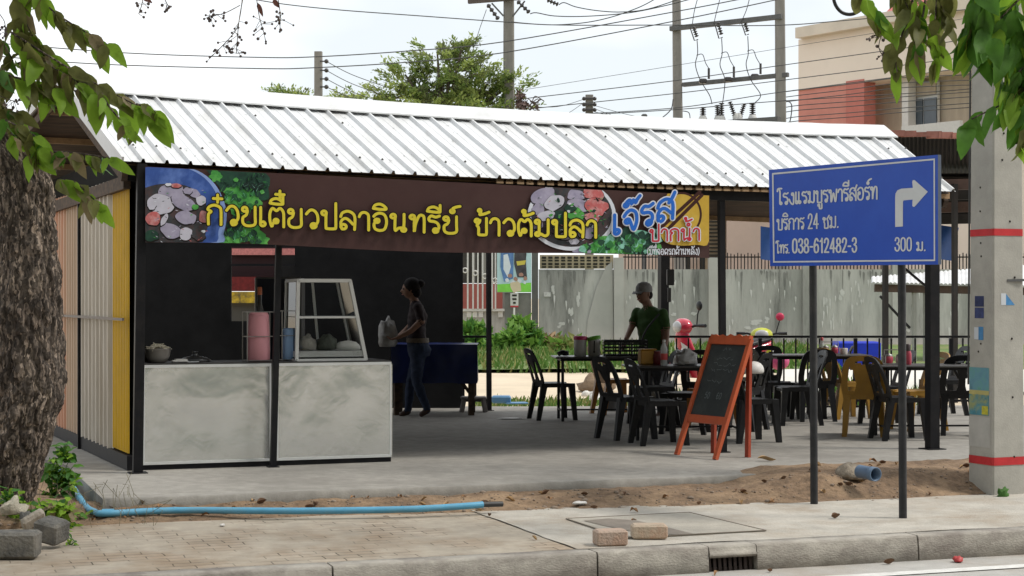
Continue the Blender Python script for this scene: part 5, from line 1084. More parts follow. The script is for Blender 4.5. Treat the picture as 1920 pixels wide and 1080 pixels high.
# white lean-to
lt = thing("lean_to_shed", P(1740, 640, 41), "small lean-to shed with a white corrugated roof against the wall", "shed"); f0, f1, f2, f3 = P(1634, 531, 41), P(2000, 538, 41), P(2000, 492, 44), P(1634, 520, 44)
b = MB(); n = 46; b.grid(lambda u, v: (f0 + (f1 - f0) * u) + ((f3 + (f2 - f3) * u) - (f0 + (f1 - f0) * u)) * v + V((0, 0, .035 * abs(math.sin(u * n * 3.1416)))), n * 4, 2); b.build("roof_sheet", white_sheet, lt); b = MB(); b.bar(P(1640, 540, 41.2), P(2000, 548, 41.2), .12, .18); b.build("beam", rust2, lt)
for px in (1714, 1735, 1900): b = MB(); b.bar(P(px, 542, 41.2), V((P(px, 0, 41.2).x, 41.2, .1)), .08, .08); b.build("post", plain("post_pale%d" % px, (.30, .29, .27), .8), lt)

# blue bin, rubble
a = P(1568, 641, 25.2); c = P(1651, 692, 25.2); bb = thing("blue_bin", V(((a.x + c.x) / 2, 25.4, YARD)), "bright blue plastic cargo box behind the railing", "bin"); b = MB(); b.box(((a.x + c.x) / 2, 25.4, (a.z + c.z) / 2), (c.x - a.x, .5, a.z - c.z), 0, 0, bev=.02); b.build("bin_body", mat("bin_blue", (.012, .04, .50), .45, var=.12), bb)
for s in (-1, 1): b = MB(); b.bar(((a.x + c.x) / 2 + s * .25, 25.4, c.z), ((a.x + c.x) / 2 + s * .28, 25.4, YARD), .04, .04); b.build("leg", black_steel, bb)
wc = mat("pale_rubble", (.62, .60, .56), .9, var=.2, scale=6, bump=.4); bc = mat("brown_rubble", (.20, .14, .09), .95, var=.3, scale=8, bump=.5)
rr = random.Random(2)
for i in range(9): lump("rubble_piece", "white broken rubble piece in the heap behind the tub table", "rubble", G(1098 + rr.uniform(0, 46), 747 + rr.uniform(-4, 6), .14), (rr.uniform(.05, .13), .09, rr.uniform(.05, .1)), wc, i, "white rubble heap")
lump("earth_heap", "brown earth heap behind the white rubble", "earth heap", G(1120, 733, .12), (.42, .3, .2), bc, 44, amp=.35)
c = G(1146, 770, SLAB); tag(MB().lathe([(.075, 0), (.10, .22), (.105, .225), (.098, .215), (.07, .01)], c, 18).build("grey_bucket", plain("bucket_grey", (.10, .10, .10), .5)), "dark grey bucket under the amber chair behind the tub table", "bucket")
apron_c = mat("pale_concrete", (.66, .63, .57), .9, var=.08, scale=1.2)
b = MB(); b.grid(lambda u, v: G(1462 + 500 * u, 735 - 45 * v, YARD + .075 + .01 * mnoise.noise((u * 9, v * 3, 4))), 30, 8); tag(b.build("yard_paving", apron_c), kind="structure")

# ------------------------------------------------------------------ grass, bushes
def blades(mb, pts, h, w_, m=0):
    for p in pts:
        a = rnd(0, 6.28); hh = h * rnd(.5, 1.2); d = V((math.cos(a), math.sin(a), 0)); l = V((rnd(-.5, .5), rnd(-.5, .5), 0)) * hh
        mb.add([p - d * w_, p + d * w_, p + l * .4 + V((0, 0, hh * .6)) + d * w_ * .7, p + l + V((0, 0, hh))], [(0, 1, 2, 3)], m if rnd(0, 1) < .7 else m + 1)
grass_a = mat("grass_green", (.085, .17, .03), .8, var=.35, scale=2, transl=.35); grass_b = mat("grass_dry", (.24, .24, .08), .8, var=.3, scale=2, transl=.3)
b = MB()
pts = []
for i in range(5200):
    px, Y = rnd(865, 1520), 36.5 + 19 * rnd(0, 1); pts.append(V(((px - CX) / FPX * Y, Y, YARD)))
for i in range(1500):
    px, Y = rnd(880, 1260), rnd(24.2, 26.6) + rnd(-.4, .4); pts.append(V(((px - CX) / FPX * Y, Y, YARD)))
for i in range(900):
    px, Y = rnd(1260, 1740), rnd(24.2, 29); pts.append(V(((px - CX) / FPX * Y, Y, YARD)))
random.seed(21); blades(b, pts[:5200], .26, .035); blades(b, pts[5200:6700], .10, .02); blades(b, pts[6700:], .18, .02)
tag(b.build("grass", [grass_a, grass_b]), kind="stuff")
b = MB(); b.grid(lambda u, v: V((-8 + 32 * u, 36.5 + 19 * v + 1.2 * mnoise.noise((u * 12, 0, 3)) * (1 - v), YARD + .08)), 40, 12); tag(b.build("grass_ground", mat("turf", (.11, .17, .045), .9, var=.35, scale=1.2, dark=(.25, .22, .10), dscale=.5, damt=.6)), kind="structure")
def leaf_quads(mb, c, r, n, l, w_, rr, m=(0,), up=0.0):
    for i in range(n):
        d = V((rr.gauss(0, 1), rr.gauss(0, 1), rr.gauss(0, 1))); d = d.normalized() * (rr.random() ** .45); p = V(c) + V((d.x * r[0], d.y * r[1], d.z * r[2]))
        a = V((rr.gauss(0, 1), rr.gauss(0, 1), rr.gauss(0, .6) + up)).normalized(); s = a.cross(V((rr.gauss(0, 1), rr.gauss(0, 1), rr.gauss(0, 1)))).normalized(); k = rr.uniform(.6, 1.3)
        mb.add([p, p + a * l * .5 * k + s * w_ * .5 * k, p + a * l * k, p + a * l * .5 * k - s * w_ * .5 * k], [(0, 1, 2, 3)], rr.choice(m))
lf_a = mat("bush_green", (.075, .20, .035), .65, var=.3, scale=3, transl=.35); lf_b = mat("bush_light", (.17, .32, .055), .65, var=.3, scale=3, transl=.4); lf_d = mat("bush_dry", (.30, .20, .11), .8, var=.3, scale=3, transl=.2)
def bush(name, label, clumps, Y, mats, leaf, n, seed, cat="bush", stem_c=None, group=None):
    rr = random.Random(seed); x0 = sum(c[0] for c in clumps) / len(clumps); base = V(((x0 - CX) / FPX * Y, Y, YARD)); t = thing(name, base, label, cat, group); b = MB(); s = MB(); k = Y / FPX
    for px, py, rx, ry in clumps:
        c = P(px, py, Y + rr.uniform(-.5, .5)); leaf_quads(b, c, (rx * k, rx * k, ry * k), n, leaf, leaf * .42, rr, tuple(range(len(mats))), .4); s.tube([base + V((rr.uniform(-.2, .2), 0, 0)), (base + c) / 2 + V((0, 0, -.1)), c], [.03, .02, .008], 6)
    b.build("foliage", mats, t); s.build("stems", stem_c or plank_brown, t); return t
bush("bush", "tall green bush below the poster by the yard wall", [(940, 648, 24, 16), (962, 632, 22, 18), (985, 650, 24, 16), (925, 658, 24, 14), (1005, 658, 18, 12), (972, 612, 12, 14), (1000, 636, 12, 14), (955, 664, 34, 12), (986, 618, 9, 16)], 50, [lf_a, lf_b, lf_b], .30, 190, 1)
bush("bush", "low green shrub left of the thin rear post", [(878, 640, 16, 18), (892, 650, 14, 16), (905, 640, 14, 18), (885, 622, 14, 12)], 51, [lf_b, lf_a], .4, 130, 2)
bush("dry_shrub", "brown half dead shrub in front of the grimy wall", [(1025, 642, 18, 12), (1045, 650, 16, 9), (1010, 650, 14, 10)], 51, [lf_d, lf_d, lf_b], .3, 150, 3)
bush("bush", "pale green weeds right of the brown shrub", [(1060, 652, 20, 10), (1085, 648, 14, 8), (1042, 662, 20, 8)], 49, [lf_b, grass_b], .34, 120, 4)
bush("weed", "weeds growing behind the railing under the blue bin", [(1505, 735, 10, 12), (1555, 728, 12, 14), (1590, 722, 10, 12), (1545, 690, 7, 6), (1575, 700, 7, 6)], 24.4, [lf_a, lf_b], .12, 60, 5, "weeds")
# ------------------------------------------------------------------ background trees
crown_a = mat("crown_green", (.19, .27, .075), .7, var=.3, scale=1, transl=.4); crown_b = mat("crown_light", (.33, .40, .12), .7, var=.3, scale=1, transl=.45); crown_c = mat("crown_olive", (.19, .22, .10), .7, var=.3, scale=1, transl=.3)
bark_far = mat("bark_far", (.10, .08, .06), .9, var=.3, scale=3)
def far_tree(label, base_px, Y, lobes, n_tuft, leaf, seed):
    rr = random.Random(seed); k = Y / FPX; base = V(((base_px - CX) / FPX * Y, Y, YARD)); t = thing("background_tree", base, label, "tree", "trees beyond the shop"); tr = MB(); cr = MB()
    top = P(base_px, 230, Y); tr.tube([base, (base + top) / 2 + V((.2, 0, 0)), top], [.28, .22, .14], 10)
    for lx, ly, rx, ry, wgt in lobes:
        lc = P(lx, ly, Y); tr.tube([top - V((0, 0, .6)), (top + lc) / 2 + V((0, 0, -.2)), lc], [.11, .07, .03], 7)
        for i in range(int(n_tuft * wgt)):
            a, q = rr.uniform(0, 6.28), math.sqrt(rr.random()); c = P(lx + rx * q * math.cos(a), ly + ry * q * math.sin(a), Y + rr.uniform(-1, 1) * rx * k * .8)
            out = V((c.x - lc.x, (c.y - lc.y) * .6, abs(c.z - lc.z) * .3 + .25 * rx * k)).normalized(); m = rr.choice((0, 0, 1, 1, 2)); L_ = rr.uniform(12, 30) * k
            if rr.random() < .25: tr.tube([lc, c], [.025, .012], 5)
            for j in range(rr.randint(34, 60)):
                p = c + out * L_ * rr.uniform(-.3, 1) + V((rr.gauss(0, 1) * 5 * k, rr.gauss(0, 1) * 6 * k, rr.gauss(0, 1) * 2.4 * k)); d = (out + V((rr.gauss(0, .6), rr.gauss(0, .6), rr.gauss(0, .35)))).normalized(); s = d.cross(V((rr.gauss(0, .4), rr.gauss(0, .4), 1))).normalized(); q2 = rr.uniform(.6, 1.3)
                cr.add([p, p + d * leaf * .5 * q2 + s * leaf * .22 * q2, p + d * leaf * q2, p + d * leaf * .5 * q2 - s * leaf * .22 * q2], [(0, 1, 2, 3)], m if rr.random() < .8 else 1)
    tr.build("trunk", bark_far, t); cr.build("crown", [crown_a, crown_b, crown_c], t)
far_tree("spreading feathery green tree rising behind the roof between two utility poles", 830, 58, [(800, 170, 75, 42, 1.5), (845, 122, 58, 30, .9), (905, 172, 60, 38, 1.1), (735, 185, 58, 26, .8), (700, 200, 50, 18, .5), (860, 200, 90, 22, 1.3), (830, 150, 95, 50, 1.1), (890, 140, 60, 40, .6), (820, 100, 40, 14, .35), (955, 160, 34, 22, .4), (935, 205, 60, 16, .5), (760, 140, 40, 18, .35), (865, 92, 30, 10, .25)], 30, .17, 8)
far_tree("low tree tops just showing over the roof ridge on the left", 560, 66, [(530, 176, 14, 6, .4), (565, 186, 20, 5, .4), (650, 188, 26, 6, .5), (610, 194, 30, 5, .4), (520, 200, 40, 8, .4)], 22, .17, 9)
# ------------------------------------------------------------------ poles
pole_c = mat("pole_concrete", (.25, .235, .215), .88, var=.15, scale=2, dark=(.15, .14, .125), dscale=1.2, damt=.5, stretch=(2, 2, .4), bump=.2, bscale=14); steel_d = mat("dull_steel", (.11, .11, .11), .6, var=.2); porcelain = mat("brown_porcelain", (.05, .045, .045), .25, var=.2)
def pole(px, Y, w0, w1, z1, label, lean=0):
    base = V(((px - CX) / FPX * Y, Y, YARD)); t = thing("utility_pole", base, label, "utility pole", "concrete utility poles"); b = MB(); top = base + V((lean, 0, z1 - YARD))
    b.loft([[V(((base.x + (top.x - base.x) * f) + sx * (w0 + (w1 - w0) * f) / 2, Y + sy * (w0 + (w1 - w0) * f) / 2, YARD + (z1 - YARD) * f)) for sx, sy in ((-1, -.75), (-.75, -1), (.75, -1), (1, -.75), (1, .75), (.75, 1), (-.75, 1), (-1, .75))] for f in (0, .25, .5, .75, 1)], 0, False, True)
    b.build("pole_shaft", pole_c, t); return t
def discs(b, a, c, n, r):
    a, c = V(a), V(c); d = (c - a); prof = []
    for i in range(n): z = d.length * i / n; prof += [(r * .35, z), (r * .9, z + d.length / n * .3), (r, z + d.length / n * .55), (r * .35, z + d.length / n * .8)]
    b.lathe(prof, a, 12, axis=d)
p2 = pole(954, 58, .42, .34, 13.2, "tall weathered concrete pole with cross arm and hanging insulators, right of the spreading tree")
b = MB(); b.bar(P(878, 2, 58), P(1062, -12, 57.2), .15, .17); b.build("cross_arm", mat("arm_brown", (.10, .08, .07), .8, var=.25), p2)
b = MB(); b.bar(P(944, 30, 57.8), P(922, 6, 57.8), .05, .05); b.build("arm_brace", steel_d, p2); b = MB(); b.bar(P(962, 30, 57.8), P(984, 2, 57.8), .05, .05); b.build("arm_brace", steel_d, p2)
for a, c in (((914, 8), (936, 38)), ((970, 2), (994, 25)), ((1026, 0), (1048, 9))): b = MB(); discs(b, P(*a, 57.5), P(*c, 57.5), 4, .08); b.build("insulator", porcelain, p2)
p1 = pole(597, 55, .28, .24, EYE + (HY - 97) / FPX * 55, "short concrete pole top with four side insulators, left of the spreading tree"); b = MB()
for py in (115, 132, 148, 163): b = MB(); b.bar(P(600, py, 54.8), P(611, py, 54.8), .04, .04); b.ball(P(612, py, 54.8), .07); b.build("side_insulator", porcelain, p1)
p3 = pole(1105, 60, .30, .26, EYE + (HY - 178) / FPX * 60, "small distant pole top between the tall pole and the transformer frame"); b = MB()
for py in (185, 196, 206, 217):
    b = MB(); b.bar(P(1095, py, 59.8), P(1115, py, 59.8), .05, .05)
    for s in (-1, 1): b.ball(P(1105 + s * 10, py, 59.8), .07)
    b.build("side_insulator", porcelain, p3)
b = MB(); b.box(P(1208, 222, 60), (.2, .2, .3), bev=.04); b.tube([P(1212, 222, 59.9), P(1220, 222, 59.9), P(1222, 228, 59.9)], .04, 6); b.bar(P(1208, 230, 60), V((P(1208, 0, 60).x, 60, YARD)), .12, .12); tag(b.build("lamp_post", steel_d), "grey lamp head on a stub just over the ridge", "lamp")
h1 = pole(1276, 61, .40, .26, 13.5, "left pole of the transformer frame", -.16); h2 = pole(1467, 59, .39, .29, 13.5, "right pole of the transformer frame", -.1)
fr = thing("transformer_frame", P(1370, 225, 60), "transformer platform with black bushings and fuse cut-outs between two poles", "transformer")
b = MB(); b.bar(P(1257, 54, 60.9), P(1466, 31, 58.8), .16, .16); b.build("upper_arm", steel_d, fr); b = MB(); b.bar(P(1281, 159, 60.9), P(1478, 140, 58.8), .16, .14); b.build("lower_arm", steel_d, fr); b = MB(); b.bar(P(1318, 236, 60.6), P(1466, 226, 58.9), .65, .22); b.build("platform", steel_d, fr)
b = MB(); b.box(P(1365, 265, 59.9), (2.0, 1.2, 1.25), bev=.06); b.build("transformer_tank", plain("tank_grey", (.22, .22, .21), .5), fr)
for x0, y0, x1, y1 in ((1300, 50, 1307, 76), (1346, 42, 1353, 72), (1396, 40, 1402, 66)): b = MB(); discs(b, P(x0, y0, 59.6), P(x1, y1 - 6, 59.6), 5, .08); b.tube([P(x0 - 6, y0 + 2, 59.5), P(x0 + 2, y1, 59.5), P(x1 + 2, y1 - 2, 59.5)], .02, 6); b.build("fuse_cutout", porcelain, fr)
for x, y in ((1315, 152), (1362, 149), (1412, 143)): b = MB(); b.box(P(x + 3, y, 59.6), (.27, .2, .16), bev=.04); b.tube([P(x + 14, y - 4, 59.6), P(x + 14, y - 24, 59.6)], .04, 6); b.build("surge_arrester", porcelain, fr)
for x0, y0, x1, y1, r, wht in ((1318, 230, 1318, 200, .085, 0), (1346, 230, 1345, 196, .075, 1), (1353, 230, 1353, 192, .075, 1), (1380, 225, 1368, 190, .065, 1), (1386, 225, 1396, 194, .065, 1), (1411, 228, 1411, 193, .085, 0)):
    b = MB(); discs(b, P(x0, y0, 59.7), P(x1, y1, 59.7), 9, r * 1.34); o = b.build("bushing", porcelain, fr); b = MB(); b.lathe([(r * 1.7, 0), (r * 1.8, .16), (r * 1.2, .27)], P(x0, y0 + 2, 59.7), 12); b.build("bushing_base", alu_w, o)
# dry creeper by the tall pole
rr = random.Random(6); cp_ = thing("dry_creeper", P(980, 215, 57), "tangle of dry brown creeper hanging beside the tall pole", "creeper"); b = MB()
for px, py, rx, ry in ((974, 185, 8, 18), (980, 198, 10, 12)): leaf_quads(b, P(px, py, 57), (rx * .0173, .3, ry * .0173), 170, .13, .07, rr, (0,))
b.build("dead_leaves", mat("dead_mauve", (.16, .11, .10), .9, var=.3), cp_); b = MB()
for i in range(16):
    x, y = rr.uniform(968, 1000), rr.uniform(180, 215); b.tube(catmull([tuple(P(x, y, 57.0)), tuple(P(x + rr.uniform(2, 16), y + rr.uniform(-14, 8), 57.0)), tuple(P(x + rr.uniform(8, 26), y + rr.uniform(-8, 18), 57.0))], 4), .017, 5)
b.build("bare_twigs", plank_brown, cp_)
# ------------------------------------------------------------------ wires
wire_m = plain("cable_dark", (.06, .06, .06), .6)
def wire_(pts, label, r=.011, group=None, Y=44):
    q = [tuple(P(p[0], p[1], p[2] if len(p) > 2 else Y)) for p in pts]; b = MB(); b.tube(catmull(q, 6), r, 5, caps=False); tag(b.build("power_line", wire_m), label, "cable", group or "overhead power lines")
far = "overhead power lines"
wire_([(-40, 78), (230, 99), (480, 107.5), (592, 106.5), (760, 96), (943, 78.6), (1260, 23), (1420, -8)], "upper of the two long cables sagging across the sky from the left edge", .012, Y=38)
wire_([(-40, 102), (180, 120), (480, 128.5), (590, 127), (760, 117), (943, 99), (1260, 40.5), (1500, -10)], "lower of the two long cables sagging across the sky from the left edge", .012, Y=38)
wire_([(460, -4), (534, 8), (640, 19), (790, 30), (943, 41), (1050, 47), (1260, 47), (1455, 47.5), (1600, 37), (1920, 8)], "cable running from the top left of the sky past both big poles", .017, Y=57)
wire_([(994, 26), (1006, 24), (1040, 30), (1100, 30.5), (1180, 24), (1250, 10), (1310, -6)], "cable swinging from the middle insulator string of the tall pole", .017, Y=57.5)
wire_([(1048, 9), (1058, 5), (1080, 13), (1120, 20), (1165, 22.5), (1215, 17), (1280, -4)], "cable swinging from the right insulator string of the tall pole", .017, Y=57.5)
wire_([(958, 41), (1000, 45), (1045, 46.5), (1100, 42), (1150, 31), (1200, 13), (1232, -4)], "cable curving up to the right in front of the tall pole", .017, Y=57.4)
wire_([(985, 168), (1200, 133.5), (1455, 92), (1600, 68.5), (1900, 20)], "thinnest of the straight cables rising behind the transformer frame", .007, Y=50)
for i, (ya, yb, yc, yd, lab) in enumerate(((186, 152, 124, 75, "highest thick"), (206, 176, 152, 108, "second thick"), (219, 203, 174, 128, "third thick"), (222, 206, 190, 168, "lowest thick"))): wire_([(975, ya), (1260, yb), (1455, yc), (1805, yd), (1960, yd - 22)], "%s cable running from the dry creeper past the transformer frame to the building" % lab, .015, Y=58.4)
for i, y in enumerate((168, 178, 187, 197, 206, 218, 226)): wire_([(1474, y + 4), (1505, y), (1600, y - 7 - (i < 3) * 4), (1700, y - 16 - (i < 3) * 7), (1900, y - 30)], "%s of the seven cables crossing the salmon wall" % ("top one", "second", "third", "middle one", "fifth", "sixth", "lowest")[i], .015, "cables crossing the salmon wall", 58)
for i, (y0, y1) in enumerate(((115, 165), (132, 182), (148, 196), (163, 205))): wire_([(612, y0, 54.8), (660, y0 + (y1 - y0) * .5, 56), (730, y1, 57)], "%s cable dropping from the short pole into the tree" % ("first", "second", "third", "fourth")[i], .012, "cables from the short pole")
for i, (x, y) in enumerate(((985, 200), (1010, 226), (1290, 226), (1225, 222), (1330, 232), (975, 226))): wire_([(1105 + (10 if x > 1105 else -10), 186 + i * 6, 59.8), ((1105 + x) / 2, (192 + i * 6 + y) / 2 + 4, 60), (x, y, 60)], "thin cable from the small distant pole %s" % ("to the creeper", "down to the left of the ridge", "to the left transformer pole", "to the lamp stub", "to the transformer", "to the tall pole foot")[i], .009, "cables from the small pole")
wire_([(912, 18), (899, 55), (886, 96)], "thin stay wire slanting beside the tall pole", .011, Y=57)
for i, (x0, x1, x2) in enumerate(((1310, 1304, 1307), (1352, 1344, 1353), (1407, 1393, 1402))):
    wire_([(x0, -10), (x0 - 8, 20), (x1 - 6, 46)], "%s jumper wire dropping to the upper arm" % ("left", "middle", "right")[i], .014, "transformer jumper wires", 59.4)
    e = ((1330, 178), (1355, 192), (1426, 178))[i]; wire_([(x2, 76 - i * 4), (x2 + 1, 100), (x2 - 3, 122), (x2 + 6, 150), e, ((1335, 195), (1353, 196), (1415, 193))[i]], "%s jumper wire from a fuse down to a bushing" % ("left", "middle", "right")[i], .016, "transformer jumper wires", 59.4)
    wire_([(x2 - 1, 104 - i * 4), (x2 + 10, 102 - i * 4), (x2 + 16, 118 - i * 5), (x2 + 23, 130 - i * 5)], "%s loop of wire to a surge arrester" % ("left", "middle", "right")[i], .014, "transformer jumper wires", 59.4)
wire_([(1262, 186), (1258, 205), (1240, 222), (1225, 232)], "cable looping down left of the transformer frame", .019, Y=60)
wire_([(1280, 208), (1292, 212), (1294, 230)], "short cable loop beside the left transformer pole", .016, Y=60)
wire_([(1472, 188), (1484, 196), (1482, 224), (1476, 236)], "cable loop beside the right transformer pole", .019, Y=58)
# ================================================================== FOREGROUND
# concrete pole on the pavement
fc = mat("near_pole_concrete", (.40, .385, .345), .9, var=.14, scale=5, bump=.12, bscale=70, dark=(.30, .285, .26), dscale=1.5, damt=.5)
cp0 = G(1862, 930, PAVE); e1v = V((-.123, .29, 0)); e2v = V((.29, .123, 0)); pl_c = cp0 + (e1v + e2v) / 2
cpole = thing("concrete_pole", pl_c, "thick square concrete utility pole with red bands and stickers at the right edge", "utility pole")
def pc(f, g, z):                        # point on the tapering pole: f along the left face, g along the right face
    k = 1 - .028 * (z - PAVE); return pl_c + (e1v * (f - .5) + e2v * (g - .5)) * k + V((0, 0, z - PAVE))
b = MB(); ch = .04
b.loft([[pc(f, g, z) for f, g in ((ch, 0), (1 - ch, 0), (1, ch), (1, 1 - ch), (1 - ch, 1), (ch, 1), (0, 1 - ch), (0, ch))] for z in (PAVE - .02, .6, 1.2, 2, 3, 4.5, 6, 9)], 0, False, True); b.build("pole_shaft", fc, cpole)
def zof(py): return EYE - (py - HY) / FPX * 14.0
def band(py0, py1):
    b = MB(); b.loft([[pc(f, g, z) for f, g in ((ch - .012, -.012), (1 - ch, -.012), (1.012, ch), (1.012, 1 - ch), (1 - ch, 1.012), (ch, 1.012), (-.012, 1 - ch), (-.012, ch - .012))] for z in (zof(py1), zof(py0))], 0, False, False); b.build("red_band", mat("band_red%d" % py0, (.50, .025, .03), .6, var=.15, scale=12), cpole)
band(429, 442); band(857, 872)
def on_left(f0, f1, py0, py1, nm, m, o=-.006): # sticker on the left face
    b = MB(); b.add([pc(f1, o, zof(py1)), pc(f0, o, zof(py1)), pc(f0, o, zof(py0)), pc(f1, o, zof(py0))], [(0, 1, 2, 3)]); return b.build(nm, m, cpole)
def on_right(g0, g1, py0, py1, nm, m, o=-.006, tri=False):
    b = MB(); q = [pc(o, g0, zof(py1)), pc(o, g1, zof(py1)), pc(o, g1, zof(py0)), pc(o, g0, zof(py0))]; q = q[:2] + q[3:] if tri else q; b.add(q, [tuple(range(len(q)))]); return b.build(nm, m, cpole)
st_navy = mat("sticker_navy", (.02, .03, .10), .5, var=.4, scale=25); st_blue = mat("sticker_blue", (.06, .22, .45), .5, var=.3, scale=20); st_white = plain("sticker_white", (.55, .58, .62), .5)
on_left(.38, .76, 555, 575, "sticker", st_navy); on_left(.38, .76, 577, 597, "sticker", mat("sticker_navy_b", (.035, .05, .15), .5, var=.4, scale=25)); on_left(.40, .60, 613, 638, "sticker", st_blue); on_left(.60, .78, 614, 637, "sticker", st_white)
on_left(.16, .97, 690, 735, "poster", mat("poster_teal", (.13, .30, .38), .5, var=.3, scale=9, dark=(.10, .28, .16), dscale=9, damt=.8)); on_left(.16, .97, 735, 780, "poster", mat("poster_mix", (.06, .22, .28), .5, var=.3, scale=9, dark=(.42, .38, .06), dscale=6, damt=.9)); on_left(.16, .97, 733, 741, "poster_strip", mat("poster_sand", (.45, .40, .15), .5), -.009); on_left(.12, .97, 783, 840, "paint_patch", mat("patch_grey", (.44, .43, .40), .8, var=.12))
on_left(.2, .45, 762, 778, "poster_strip", mat("poster_lemon", (.50, .46, .04), .5, var=.3, scale=30), -.009)
on_right(.25, .41, 550, 572, "sticker", st_white); on_right(.41, .70, 551, 572, "sticker", st_blue, tri=True)
b = MB()
for f, y in ((.55, 350), (.52, 455), (.5, 480), (.55, 395), (.5, 645), (.6, 660)): b.ball(pc(f, 0, zof(y)), .008)
for g, y in ((.3, 300), (.55, 415), (.6, 635), (.62, 745), (.66, 857), (.35, 250), (.7, 520)): b.ball(pc(0, g, zof(y)), .009)
b.build("form_holes", hole, cpole); b = MB(); b.bar(pc(.02, .45, zof(526)), pc(-.05, .98, zof(525)), .02, .02); b.build("step_bolt", steel_d, cpole)
b = MB(); b.tube(catmull([tuple(pc(1.02, .0, z_)) for z_ in (1.0 + .0, 2.2, 3.2, 5, 8)], 4), .008, 6); b.build("ground_wire", wire_m, cpole)
lump("weed_clump", "small weed at the foot of the concrete pole", "weed", G(1880, 932, .13), (.05, .04, .05), lf_a, 51, amp=.8)

# kerbside bricks, cover, blocks
brickm = mat("worn_brick", (.42, .32, .255), .9, var=.15, scale=18, bump=.5, bscale=70, dark=(.40, .22, .14), dscale=9, damt=.6)
b = MB(); b.box((0, 0, .05), (.20, .13, .10), 0, 0, bev=.012); o = b.build("paver_brick", brickm); o.location = G(1144, 1022, PAVE + .006); o.rotation_euler = (0, 0, R(12)); tag(o, "pinkish worn brick on the pavement, left one of two", "brick", "bricks by the kerb")
b = MB(); b.box((0, 0, .05), (.23, .13, .095), 0, 0, bev=.014); o = b.build("paver_brick", mat("worn_brick_b", (.46, .37, .28), .9, var=.15, scale=18, bump=.5, bscale=70, dark=(.42, .20, .12), dscale=7, damt=.5)); o.location = G(1217, 1010, PAVE + .006); o.rotation_euler = (0, 0, R(2)); tag(o, "buff brick with an orange corner on the pavement, right one of two", "brick", "bricks by the kerb")
mh = thing("manhole_cover", G(1260, 985, PAVE), "rectangular concrete manhole cover with a dark wet patch in the pavement", "manhole cover")
z = PAVE + .012; q = [G(1062, 973, z), G(1292, 961, z), G(1436, 995, z), G(1172, 1009, z)]; b = MB(); b.prism([p - V((0, 0, .01)) for p in q], (0, 0, .012)); b.build("cover_slab", mat("cover_concrete", (.36, .33, .28), .9, var=.15, scale=5, bump=.3), mh)
wet = mat("wet_stain", (.20, .17, .14), .7, var=.2, scale=8); b = MB(); b.add([G(x, y, z + .005) for x, y in ((1094, 976), (1140, 972), (1190, 975), (1240, 986), (1302, 1001), (1262, 1002), (1190, 997), (1130, 985))], [tuple(range(8))]); b.build("wet_patch", wet, mh)
b = MB()
for i in range(4): b.bar(q[i] + V((0, 0, .003)), q[(i + 1) % 4] + V((0, 0, .003)), .012, .004)
b.build("joint", mat("joint_dark", (.19, .16, .13), .9), mh)
dark_block = mat("mossy_block", (.12, .115, .105), .9, var=.3, scale=9, bump=.6, bscale=50, dark=(.30, .27, .22), dscale=6, damt=.5)
def block(c, size, rot, label, m=dark_block):
    b = MB(); b.box((0, 0, 0), size, 0, 0, bev=.018); rr = random.Random(len(label)); b.v = [tuple(V(p) * (1 + .03 * mnoise.noise((p[0] * 9, p[1] * 9, p[2] * 9)))) for p in b.v]
    o = b.build("concrete_block", m); o.location = c; o.rotation_euler = rot; return tag(o, label, "concrete block")
block(G(20, 1050, PAVE) + V((-.08, .06, .085)), (.46, .17, .16), (0, 0, R(2)), "long dark mossy kerb block lying at the lower left corner")
block(G(92, 1030, PAVE) + V((0, .06, .11)), (.17, .16, .14), (R(8), R(10), R(-20)), "tilted dark concrete block beside the long mossy one")
block(G(58, 1004, PAVE) + V((0, .05, .10)), (.06, .16, .10), (R(30), R(30), R(-40)), "small pale broken slab leaning behind the two dark blocks", mat("pale_block", (.33, .29, .24), .9, var=.25, scale=14, bump=.5))
lump("rubble_stone", "pale lumpy stone on top of the long mossy block", "stone", G(18, 1003, PAVE) + V((0, .08, .13)), (.10, .07, .07), mat("stone_pale", (.42, .38, .30), .95, var=.3, scale=20, bump=.8), 71, amp=.5)
lump("rubble_stone", "small grey stone between the blocks", "stone", G(42, 1006, PAVE) + V((0, .1, .10)), (.05, .05, .04), dark_block, 73, amp=.4)
# blue water pipe
pvc = mat("pvc_blue", (.10, .34, .52), .45, var=.12, scale=5, dark=(.22, .33, .36), dscale=3, damt=.4)
pip = thing("water_pipe", G(500, 962, .2), "long pale blue plastic water pipe lying on the dirt verge", "pipe"); b = MB(); q = [G(112, 884, .22), G(135, 912, .21), G(150, 935, .20), G(163, 952, .195), G(178, 960, .19), G(200, 963, .19), G(330, 957, .19), G(560, 958, .19), G(760, 955, .19), G(870, 949, .20), G(905, 946, .205)]
b.tube(catmull([tuple(p) for p in q], 5), .024, 14); b.build("pipe_run", pvc, pip); b = MB(); b.tube([G(192, 962, .19), G(214, 962, .19)], .030, 16); b.build("coupling", pvc, pip)
b = MB(); b.tube([G(903, 946, .205), G(942, 945, .20)], .020, 12); b.build("pipe_end", plain("pipe_black", (.03, .03, .03), .5), pip)
stub = thing("pipe_stub", G(1640, 905, .27), "grey blue drain pipe end poking out of the dirt beside the right sign post", "pipe"); c0, c1 = G(1612, 897, .28), G(1642, 904, .27); a = c0 + V((0, 0, .055)); c = c1 + V((0, 0, .06)); b = MB(); d = (c - a); rings = []
for r_, f in ((.052, 0), (.052, .7), (.056, .72), (.056, 1), (.047, 1), (.045, .1)): rings.append((r_, d.length * f))
b.lathe(rings, a, 20, axis=d, caps=True); b.build("pipe_body", mat("pvc_slate", (.11, .17, .26), .5, var=.2), stub)
